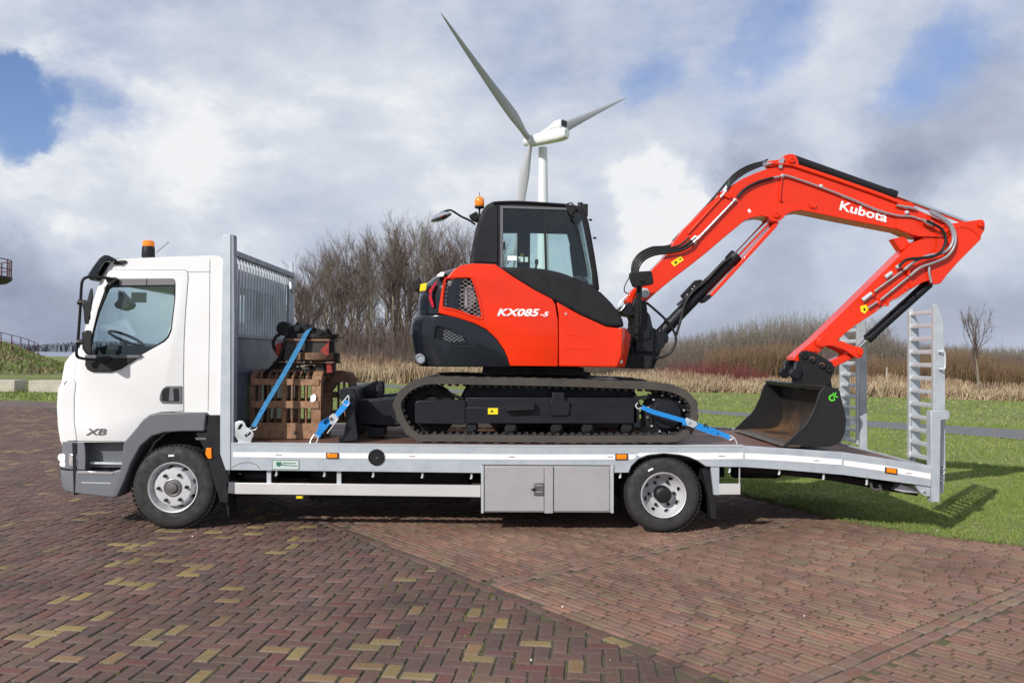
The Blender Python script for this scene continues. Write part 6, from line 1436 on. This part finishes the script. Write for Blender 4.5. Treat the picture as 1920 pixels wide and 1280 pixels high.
pipe('hose_fitting', [(1660,520),(1672,511)], .024, 'galv2', arm, y=AY-.03, n=1)
pipe('steel_braided_hose', [(1695,506),(1712,492),(1738,480),(1765,475),(1780,465),(1787,447),(1781,425),(1765,410),(1745,400)], .0175, 'steel', arm, y=AY-.07)
pipe('steel_braided_hose', [(1706,517),(1725,502),(1752,492),(1776,480),(1789,460),(1790,438),(1780,418),(1760,403),(1742,396)], .0175, 'steel', arm, y=AY-.05)
pipe('hydraulic_hose', [(1686,499),(1700,487),(1725,484),(1752,480),(1768,467),(1773,447),(1766,430),(1750,420),(1738,414)], .0165, 'black_plastic', arm, y=AY-.10)
pipe('pipe_elbow', [(1730,411),(1736,417),(1747,422),(1745,414)], .017, 'steel', arm, y=AY-.09, n=2)
pipe('steel_braided_hose', [(1742,500),(1742,512),(1746,530)], .014, 'steel', arm, y=AY-.03)
pipe('arm_stay', [(1700,540),(1705,545),(1690,556),(1675,562),(1660,572),(1643,583)], .006, 'steel', arm, y=AY-.03, n=2)
for a, b in ((1634,550),(1645,566),(1700,512),(1706,536),(1661,569)): part('pipe_clip', MB().box(*(lambda p: (p.x-.012,p.x+.012,AY-.05,AY,p.z-.03,p.z+.03))(P(a,b,AY))), 'orange_dirty', arm)
# ---- bucket cylinder, links, coupler
A_, B_ = P(1742,532,ya), P(1627,635,ya)
bk = cyl_('bucket_cylinder', A_, B_, .050, 'charcoal', EX)
part('cylinder_rod', MB().cyl(B_, P(1606,655,ya), .027, 18), 'chrome', bk)
part('rod_gland', MB().cyl(P(1622,636,ya-.03), P(1628,631,ya-.03), .02, 10), 'black_plastic', bk)
part('pressure_pipe', MB().cyl(P(1732,528,ya-.07), P(1625,626,ya-.07), .01, 8), 'charcoal', bk)
rk = [(1536,632),(1545,631),(1552,636),(1575,639),(1596,648),(1607,650),(1614,652),(1617,660),(1613,670),(1606,672),(1598,668),(1580,656),(1562,649),(1549,648),(1541,651),(1533,647),(1531,639)]
for yy in (AY-.045, AY+AW+.005): part('rocker_link', MB().prism(pp(rk, AY), yy, yy+.04), 'orange', EX, bevel=.006)
part('push_link', MB().prism(pp([(1606,655),(1614,660),(1612,670),(1603,671),(1560,692),(1552,680),(1590,663)], AY), AY+.03, AY+AW-.03), 'orange', EX, bevel=.01)
part('link_pin', MB().lathe([(.03,-.06),(.036,-.05),(.036,.36),(.03,.37)], tuple(P(1609,661,AY)), 20), 'orange_dirty', EX)
cp = [(1496,664),(1502,657.5),(1511,657),(1530,664),(1556,679),(1561,688),(1560,697),(1556,705),(1553,718),(1545,722),(1500,722),(1503,700),(1497,680)]
for yy in (AY-.06, AY+AW+.015): part('coupler_cheek', MB().prism(pp(cp, AY), yy, yy+.045), 'matt_black', EX, bevel=.006)
for a, b in ((1507,667.5),(1523,674),(1541,685),(1553,693)):
    part('coupler_pin', MB().lathe([(.032,0),(.032,-.02),(.026,-.026),(.018,-.016),(.001,-.016)], tuple(P(a,b,AY-.06)), 20), 'matt_black', EX)
    if a in (1523,1541): part('pin_ring', MB().tube([P(a,b,AY-.083)+Vector((.027*math.cos(t_),0,.027*math.sin(t_))) for t_ in np.linspace(.2,2.6,10)], .004, 5), 'rust_light', EX)
for yy in (AY-.05, AY+AW+.06):
    part('coupler_hook', MB().prism(pp([(1489,680),(1492,676),(1500,678),(1503,690),(1500,704),(1492,711),(1485,709),(1479,700),(1483,691),(1487,692)], AY), yy, yy+.07), 'charcoal', EX, bevel=.008)
part('coupler_bar', MB().cyl(P(1484,700,AY), P(1487,701,AY+AW+.12), .022, 12), 'charcoal', EX)
# ---- bucket
KY0, KY1 = .26, 2.10
SP = [(1545.6,725.6),(1571,727.5),(1575,734),(1578,748),(1584,770),(1587,788),(1584,812),(1577,826),(1571,832),(1556,837),(1543,838),(1468,837),(1482,824),(1496,810),(1508,800),(1515,791),(1521,779),(1527.5,766),(1533,750),(1538,735)]
SP = [(a, min(b, 837.5)) for a, b in SP]
bkt = part('bucket_side', MB().prism(pp(SP, KY0), KY0, KY0+.025), 'bucket', EX, bevel=.003)
part('bucket_side', MB().prism(pp(SP, KY0), KY1-.025, KY1), 'bucket', EX)
outp = [(1545.6,725.6),(1571,727.5),(1575,734),(1578,748),(1584,770),(1587,788),(1584,812),(1577,826),(1571,832),(1556,837),(1543,838),(1500,837.5)]
q = pp(outp, KY0); cc = (P(1530,790,KY0).x, P(1530,790,KY0).z)
inn = [(x+(cc[0]-x)*.10, z+(cc[1]-z)*.10) for x, z in q]
part('bucket_shell', MB().prism(q+inn[::-1], KY0+.02, KY1-.02), 'cwt_rust', EX, angle=50)
part('cutting_edge', MB().prism(pp([(1467.5,837),(1500,837.8),(1502,834),(1472,834.5)], KY0), KY0-.005, KY1+.005), 'worn_edge', EX, bevel=.002)
part('bucket_top_lip', MB().prism(pp([(1541,724),(1552,722.5),(1556,730),(1544,732)], KY0), KY0+.01, KY1-.01), 'bucket', EX, bevel=.004)
part('side_cutter', MB().prism(pp([(1468,837),(1482,824),(1496,810),(1508,800),(1515,791),(1521,779),(1527.5,766),(1533,750),(1538,735),(1541,735),(1537,750),(1531,767),(1525,781),(1518,793),(1511,802),(1499,813),(1474,837)], KY0), KY0-.006, KY0+.03), 'bucket', EX)
for yy in (AY-.01, AY+AW-.02): part('bucket_ear', MB().prism(pp([(1500,728),(1508,700),(1515,690),(1548,690),(1556,700),(1560,722),(1562,732)], AY-.01), yy, yy+.03), 'bucket', EX, bevel=.004)
part('bucket_neck', MB().prism(pp([(1506,712),(1552,712),(1560,730),(1500,730)], AY-.01), AY+.02, AY+AW-.02), 'bucket', EX)
gp = text('bucket_mark', 'C', 1555, 752.5, 1566, 750, 12, KY0-.003, 'green_decal', bkt, bold=.04)
text('bucket_mark', 'K', 1563, 746, 1572, 744, 9.5, KY0-.003, 'green_decal', bkt, bold=.04)
# ---- dozer blade
DB = [(640,728),(664,727),(666,742),(665,770),(668,800),(671,818),(669,826),(636,829),(634,824),(645,812),(649,790),(646,762),(636,745),(634,733)]
part('dozer_blade', MB().prism(pp(DB, .18), .18, .24), 'charcoal', EX, bevel=.006)
db = [(640,728),(652,729),(660,745),(658,790),(655,812),(646,828),(638,828),(646,808),(649,785),(646,760),(637,742)]
part('blade_skin', MB().prism(pp(db, .18), .24, 2.30), 'charcoal', EX, bevel=.004)
part('dozer_blade', MB().prism(pp(DB, .18), 2.30, 2.36), 'charcoal', EX)
for y_ in (.62, 1.70): part('blade_arm', MB().prism(pp([(664,750),(700,748),(760,742),(800,745),(800,790),(740,800),(690,798),(664,796)], .62), y_, y_+.2), 'charcoal', EX, bevel=.02)
part('lifting_lug', MB().prism(pp([(664,736),(684,724),(700,716),(712,713.5),(716,717),(717,745),(712,749),(690,756),(664,756)], 1.1), 1.12, 1.16), 'charcoal', EX, bevel=.004,
     cuts=[MB().prism(pp([(705,721),(707,718.5),(709,721),(709,731),(707,733.5),(705,731)], 1.1), 1, 1.3)])
part('blade_cylinder', MB().cyl(P(690,770,1.2), P(800,735,1.2), .05, 16), 'charcoal', EX)
part('blade_shoe', MB().prism(pp([(690,800),(720,802),(718,818),(690,822)], .62), .62, .9), 'charcoal', EX)
# ================================================================== SORTING GRAB
GB = thing('sorting_grab', 'rusty brown slatted sorting grab with black swivel head beside the headboard', 'grab', (P(550,800,1.2).x, 1.25, .842))
gy = .50; ym = 1.25
def gx(px, y=gy): return P(px, 780, y).x
gz = lambda py, y=gy: P(540, py, y).z
zb = .848
prf = [(1.20,zb),(1.10,zb+.01),(.985,zb+.06),(.945,gz(793)),(.93,gz(760)),(.935,gz(722)),(.96,gz(706)),(1.03,gz(697)),(1.14,gz(693))]
def shellprof(x0, x1, wid, name, m, mirror=False, par=GB):
    pts = []
    for k in range(len(prf)):
        y, z = prf[k]; pts.append((y, z))
    inner_ = []
    for k in range(len(prf)):
        a = Vector(prf[max(k-1,0)]); b = Vector(prf[min(k+1,len(prf)-1)]); t = (b-a).normalized(); n = Vector((t.y, -t.x))
        if n.x < 0 and k < 6: n = -n
        if k >= 6: n = Vector((.2,-1)).normalized()
        inner_.append((prf[k][0]+n.x*wid, prf[k][1]+n.y*wid))
    out = pts+inner_[::-1]
    if mirror: out = [(2*ym-y, z) for y, z in out]
    n = len(out); vs_ = [(x0,y,z) for y, z in out]+[(x1,y,z) for y, z in out]
    fs_ = [tuple(range(n)), tuple(range(2*n-1,n-1,-1))]+[(i,i+n,(i+1)%n+n,(i+1)%n) for i in range(n)]
    return part(name, MB().add(vs_, fs_), m, par, bevel=.003)
for mir in (False, True):
    for px in (484,500,513,545,558.5,571.5): shellprof(gx(px), gx(px)+.016, .055, 'grab_rib', 'rust_light' if px > 520 else 'rust', mir)  # ribs on the sunlit right get the paler rust, the left ones the darker
    shellprof(gx(527), gx(527)+.045, .075, 'grab_rib', 'rust_light', mir)
    shellprof(gx(467), gx(467)+.055, .11, 'grab_end_plate', 'rust', mir)
    shellprof(gx(583), gx(583)+.10, .11, 'grab_end_plate', 'rust_light', mir)
    def by(y): return 2*ym-y if mir else y
    def bar(z0, z1, ya_, yb_, nm, m, x0=470, x1=598):
        y0, y1 = sorted((by(ya_), by(yb_))); part(nm, MB().box(gx(x0), gx(x1), y0, y1, z0, z1), m, GB, bevel=.004)
    bar(gz(722), gz(710), .925, .955, 'grab_bar', 'rust_light'); bar(gz(765), gz(751.5), .918, .95, 'grab_bar', 'rust_light')
    bar(gz(822)+.0, gz(793), .930, .975, 'grab_lip_plate', 'rust_light'); bar(gz(699), gz(693), 1.08, 1.14, 'grab_bar', 'rust', 500, 598)
    for px in (529.5, 553): part('grab_bolt', MB().lathe([(.02,0),(.016,-.012),(.001,-.013)], (gx(px), by(.93), gz(811)), 8), 'steel_dark', GB)
part('grab_arch', MB().prism([(gx(600)+a, b) for a, b in [(-.1,gz(700)),(0,gz(697)),(.12,gz(695)),(.24,gz(699)),(.28,gz(712)),(.28,gz(735)),(.23,gz(735)),(.22,gz(722)),(.16,gz(716)),(.08,gz(720)),(.03,gz(735)),(-.08,gz(740))]], 1.40, 1.50), 'rust', GB, bevel=.01)
for k in range(3): part('grab_rib', MB().box(gx(612+k*11), gx(612+k*11)+.016, 1.5, 1.56, gz(795), gz(705)), 'rust', GB)
part('grab_bar', MB().box(gx(598), gx(642), 1.5, 1.56, gz(750), gz(738)), 'rust', GB)
part('grab_bar', MB().box(gx(598), gx(642), 1.5, 1.56, gz(800), gz(775)), 'rust', GB)
part('scrape_mark', MB().prism([(gx(582),gz(752)),(gx(582.5),gz(741)),(gx(590),gz(737)),(gx(593),gz(742)),(gx(592),gz(750)),(gx(587),gz(753))], .912, .918), 'white_decal', GB)
# frame above the shells
part('grab_frame', MB().prism([(gx(a),gz(b)) for a, b in [(500,699),(508,678),(620,678),(620,699),(606,704),(520,704)]], 1.10, 1.16), 'shell_in', GB, bevel=.008, cuts=[MB().prism([(gx(a),gz(b)) for a, b in [(555,698),(556,684),(600,684),(600,698)]], 0, 3)])
part('grab_frame', MB().prism([(gx(a),gz(b)) for a, b in [(470,704),(490,697),(512,670),(522,640),(528,640),(524,690),(520,704)]], 1.12, 1.34), 'shell_in', GB, bevel=.01)
part('frame_cheek', MB().prism([(gx(a),gz(b)) for a, b in [(607,681),(616,681),(618,698),(607,699)]], 1.04, 1.3), 'grab_red', GB, bevel=.004)
part('cylinder_end', MB().lathe([(.02,-.05),(.05,-.045),(.055,0),(.055,.2)], (gx(592), 1.12, gz(688)), 20), 'shell_in', GB)
part('cylinder_end', MB().lathe([(.02,-.05),(.045,-.045),(.05,0),(.05,.2)], (gx(567), 1.12, gz(694)), 20), 'shell_in', GB)
part('swivel_flange', MB().box(gx(506), gx(620), 1.02, 1.48, gz(681), gz(677)), 'rust', GB, bevel=.003)
part('swivel_motor', MB().lathe([(.26,0),(.27,.01),(.27,.09),(.22,.10),(.22,.24),(.26,.25),(.26,.29)], (gx(575), ym, gz(677)), 32, 'z'), 'shell_in', GB)
part('swivel_ring', MB().lathe([(.20,0),(.21,.01),(.21,.07),(.20,.08)], (gx(580), 1.16, gz(675)), 28, 'z'), 'rust', GB)
part('swivel_housing', MB().prism([(gx(a),gz(b)) for a, b in [(526,676),(528,638),(612,638),(612,645),(602,660),(580,664),(560,655),(548,668),(545,676)]], 1.02, 1.06), 'shell_in', GB, bevel=.004)
part('red_bracket', MB().prism([(gx(a),gz(b)) for a, b in [(612,640),(612,664),(607,667),(596,657),(603,648)]], 1.0, 1.02), 'grab_red', GB)
part('red_bracket', MB().prism([(gx(a),gz(b)) for a, b in [(512,644),(520,642),(524,650),(520,664),(512,667)]], 1.0, 1.1), 'grab_red', GB)
part('top_plate', MB().box(gx(524), gx(613), 1.0, 1.5, gz(639), gz(634)), 'rust', GB, bevel=.003)
part('head_bracket', MB().prism([(gx(a),gz(b)) for a, b in [(527,636),(530,618),(536,612),(545,607),(548,603),(556,602),(558,606),(564,603),(566,612),(573,612),(580,622),(584,634)]], 1.05, 1.11), 'matt_black', GB, bevel=.006)
part('head_bracket', MB().prism([(gx(a),gz(b)) for a, b in [(530,636),(534,616),(546,606),(560,604),(572,612),(590,616),(596,612),(602,618),(602,626),(598,634)]], 1.38, 1.44), 'matt_black', GB, bevel=.006)
part('head_pin', MB().cyl((gx(551),1.0,gz(614)),(gx(551),1.5,gz(614)),.035,14), 'matt_black', GB)
part('head_pin', MB().cyl((gx(592),1.0,gz(622)),(gx(592),1.5,gz(622)),.03,14), 'matt_black', GB)
part('hose_reel', MB().lathe([(.02,0),(.07,.0),(.075,.02),(.075,.15),(.02,.16)], (gx(521), 1.08, gz(615)), 24), 'matt_black', GB)
part('grab_hose', MB().tube(smooth([(gx(520),1.12,gz(622)),(gx(508),1.1,gz(630)),(gx(503),1.08,gz(642)),(gx(506),1.08,gz(654)),(gx(512),1.1,gz(662))], 4), .018, 8), 'black_plastic', GB)
part('grab_hose', MB().tube(smooth([(gx(532),1.02,gz(622)),(gx(526),1.0,gz(650)),(gx(518),1.0,gz(672)),(gx(498),1.02,gz(694)),(gx(484),1.04,gz(703))], 4), .016, 8), 'black_plastic', GB)
for a, b in ((553,687),(547,698),(560,686),(532,678),(565,678),(578,678)): part('grab_bolt', MB().lathe([(.012,0),(.01,-.01),(.001,-.01)], (gx(a), 1.02, gz(b)), 6), 'steel', GB)
for o_ in list(GB.children): o_.location.y -= .43; WL[o_] = o_.location.copy()
# ================================================================== STRAPS
def strap(name, label, pts, w, m, hooks, side=Vector((.6,0,.6)), ratchet=None, tail=None):
    t = thing(name, label, 'strap', tuple(P(*pts[0])))
    part('webbing', MB().ribbon([P(*q) for q in pts], w, .004, side), m, t)
    for hk in hooks: part('hook', MB().tube(smooth([P(*q) for q in hk], 3), .006, 6), 'galv2', t)
    return t
s1 = strap('ratchet_strap', 'long dull blue lashing strap running from the corner plate over the rusty grab', [(475,800,.05),(500,755,.19),(530,705,.36),(560,652,.50),(574,625,.55),(580,617,.62),(585,618,.9)], .062, 'strap_dull', [[(470,801,.05),(468,804,.05),(472,806,.05),(479,805,.05),(482,801,.05),(478,798,.05)],[(471,805,.04),(467,810,.03),(463,815,.03)]], side=Vector((.8,0,.45)))
s2 = strap('ratchet_strap', 'short bright blue ratchet strap hooked to the black dozer blade', [(653,752,.12),(640,768,.12),(627,783,.10),(614,793,.08),(606,802,.08),(594,819,.07)], .060, 'strap', [[(653,741,.14),(644,752,.12),(642,755,.12),(650,760,.12),(654,757,.12),(654,741,.14)],[(589,814,.06),(583,824,.05),(581,832,.04)],[(597,818,.06),(595,826,.05),(591,832,.04)],[(589,814,.06),(597,818,.06)]], side=Vector((.8,0,.5)))
part('webbing_fold', MB().ribbon([P(616,786,.07),P(608,786,.06),P(603,794,.06),P(600,804,.06)], .05, .004, Vector((.8,0,.5))), 'strap', s2)
part('webbing_fold', MB().ribbon([P(611,797,.05),P(603,805,.04),P(596,813,.05)], .055, .004, Vector((.9,0,.35))), 'strap', s2)
rt = part('ratchet', MB().prism(pp([(617,781),(624,775),(634,782),(634,786),(622,796),(619,793)], .06), .05, .055).prism(pp([(617,781),(624,775),(634,782),(634,786),(622,796),(619,793)], .06), .10, .105), 'galv2', s2, bevel=.002)
part('ratchet_handle', MB().tube([P(634,785,.05),P(624,798,.05),P(614,812,.05)], .006, 6), 'galv2', rt)
part('ratchet_spool', MB().cyl(P(621,785,.04), P(621,785,.12), .018, 10), 'steel_dark', rt)
s3 = strap('ratchet_strap', 'bright blue ratchet strap from the right track end down to the bed edge', [(1203,763,.14),(1225,772,.13),(1260,782,.12),(1285,789,.11),(1310,797,.10),(1340,808,.09),(1369,820,.07)], .045, 'strap', [[(1196,755,.16),(1192,760,.15),(1196,766,.14),(1203,764,.14)],[(1368,816,.07),(1376,820,.06),(1368,825,.07)],[(1376,820,.06),(1380,826,.05),(1382,832,.04)]], side=Vector((-.3,0,.9)))
part('webbing_fold', MB().ribbon([P(1280,791,.09),P(1296,795,.07),P(1318,804,.07),P(1345,813,.07)], .05, .004, Vector((-.3,0,.9))), 'strap', s3)
rt = part('ratchet', MB().prism(pp([(1285,787),(1289,783),(1305,790),(1308,796),(1300,802),(1288,797)], .07), .06, .065).prism(pp([(1285,787),(1289,783),(1305,790),(1308,796),(1300,802),(1288,797)], .07), .11, .115), 'galv2', s3, bevel=.002)
part('ratchet_spool', MB().cyl(P(1292,791,.05), P(1292,791,.13), .016, 10), 'chrome', rt)
part('buckle', MB().tube([P(1322,793,.08),P(1327,800,.08),P(1323,812,.08),P(1317,806,.08),P(1322,793,.08)], .006, 5), 'black_plastic', rt)
# ================================================================== WIND TURBINE
TD = 190.0
tb_ = P(1017.5, 664, TD); WT = thing('wind_turbine', 'tall white three-bladed wind turbine rising behind the excavator cab', 'wind turbine', (tb_.x, TD, -.03))
zt = P(1019, 277, TD).z; part('tower', MB().tube([(tb_.x, TD, -.1), (P(1018,277,TD).x, TD, zt)], 1.75, 32, 1.02), 'turbine', WT)
hub = P(995, 265, TD-2); T1 = Vector((-21,-10,28)).normalized(); T2 = Vector((25,29,11)).normalized()
nax = T1.cross(T2).normalized()
if nax.y < 0: nax = -nax
T2 = (T2-nax*T2.dot(nax)).normalized(); s_60 = math.radians(120); e2 = nax.cross(T1)
if e2.dot(T2) < 0: e2 = -e2
bl = [T1, T1*math.cos(s_60)+e2*math.sin(s_60), T1*math.cos(s_60)-e2*math.sin(s_60)]
rear = -nax
rear = Vector((rear.x, rear.y, 0)).normalized()
def tip(px, py, L_):
    """unit direction from the hub to the point of the view ray that lies L_ away from the hub"""
    r = Vector(ray(px, py)).normalized(); o = Vector(CAM)-hub; b_ = r.dot(o); c_ = o.dot(o)-L_*L_; d_ = b_*b_-c_
    return r, b_, d_, o
def hit(px, py, L_, near):
    r, b_, d_, o = tip(px, py, L_)
    if d_ < 0: t = -b_
    else: t = -b_+(-math.sqrt(d_) if near else math.sqrt(d_))
    return (o+r*t)
d1 = hit(820, 30, 38.5, True); d2 = hit(1168, 187, 38.5, False); d3 = -(d1+d2); d3 = d3.normalized()*38.5
def blade(dv, side_hint, kc=1.0):
    mb = MB(); L_ = dv.length; d = dv.normalized(); vw = (hub-Vector(CAM)).normalized(); ch = (d.cross(vw)*.9+d.cross(nax)*.25).normalized()
    if ch.dot(side_hint) < 0: ch = -ch
    st = [(0,.9,.9,0),(.04,.9,.9,0),(.09,1.1,.75,.1),(.16,1.7,.55,.35),(.22,1.95,.45,.45),(.3,1.75,.36,.4),(.45,1.3,.25,.28),(.6,.95,.18,.2),(.75,.66,.12,.13),(.88,.42,.08,.07),(.96,.24,.05,.03),(1,.06,.02,0)]
    n_ = 12; vs_ = []
    for s, c, th, off_ in st:
        c *= .80*kc; b = hub+d*L_*s+ch*off_*.7+nax*(-1.1*(s**2))
        tw = math.radians(25*(1-s)**2); cc = ch*math.cos(tw)+nax*math.sin(tw); tt = d.cross(cc).normalized()
        for k in range(n_):
            a = 2*math.pi*k/n_; vs_.append(b+cc*math.cos(a)*c+tt*math.sin(a)*th)
    fs_ = [tuple(range(n_)), tuple((len(st)-1)*n_+k for k in range(n_-1,-1,-1))]
    for i in range(len(st)-1): fs_ += [(i*n_+k, i*n_+(k+1)%n_, (i+1)*n_+(k+1)%n_, (i+1)*n_+k) for k in range(n_)]
    part('blade', mb.add(vs_, fs_), 'turbine_blade', WT, angle=60)
blade(d1, Vector((1,0,.6))); blade(d2, Vector((.3,0,-1))); blade(d3, Vector((-1,0,0)), .68)
# nacelle box along its axis
ax_ = Vector((rear.x, rear.y, 0)); sd_ = Vector((-ax_.y, ax_.x, 0)); upv = Vector((0,0,1))
def nac(secs, nm, m):
    vs_ = []; n_ = 16
    for l, w, z0, z1, pw in secs:
        w, z0, z1 = w*.88, z0*.88, z1*.88
        zc, hh = (z0+z1)/2, (z1-z0)/2
        for k in range(n_):
            a = 2*math.pi*k/n_+math.pi/n_; ca, sa = math.cos(a), math.sin(a)
            vs_.append(hub+ax_*l+sd_*(w*math.copysign(abs(ca)**pw, ca))+upv*(zc+hh*math.copysign(abs(sa)**pw, sa)))
    fs_ = [tuple(range(n_-1,-1,-1)), tuple((len(secs)-1)*n_+k for k in range(n_))]
    for i_ in range(len(secs)-1): fs_ += [(i_*n_+k, i_*n_+(k+1)%n_, (i_+1)*n_+(k+1)%n_, (i_+1)*n_+k) for k in range(n_)]
    return part(nm, MB().add(vs_, fs_), m, WT, angle=50)
nac([(.9,.9,-1.1,1.0,.7),(1.4,1.35,-1.5,1.35,.55),(5,1.5,-1.6,1.55,.5),(9.2,1.55,-1.65,1.6,.5),(10.6,1.4,-1.5,1.4,.6),(11.2,1.0,-1.1,.95,.8)], 'nacelle', 'turbine')
nac([(4.2,1.2,1.3,1.6,.45),(6.5,1.25,1.3,2.4,.45),(8.2,1.3,1.3,3.5,.4),(10.3,1.3,1.3,3.6,.4)], 'cooler', 'turbine')
nac([(10.28,1.05,1.75,3.3,.35),(10.4,1.05,1.75,3.3,.35)], 'cooler_grille', 'deck_dark')
part('hub', MB().tube([hub-ax_*1.8, hub-ax_*1.2, hub-ax_*.2, hub+ax_*1.1], .8, 20, 1.45), 'turbine', WT)
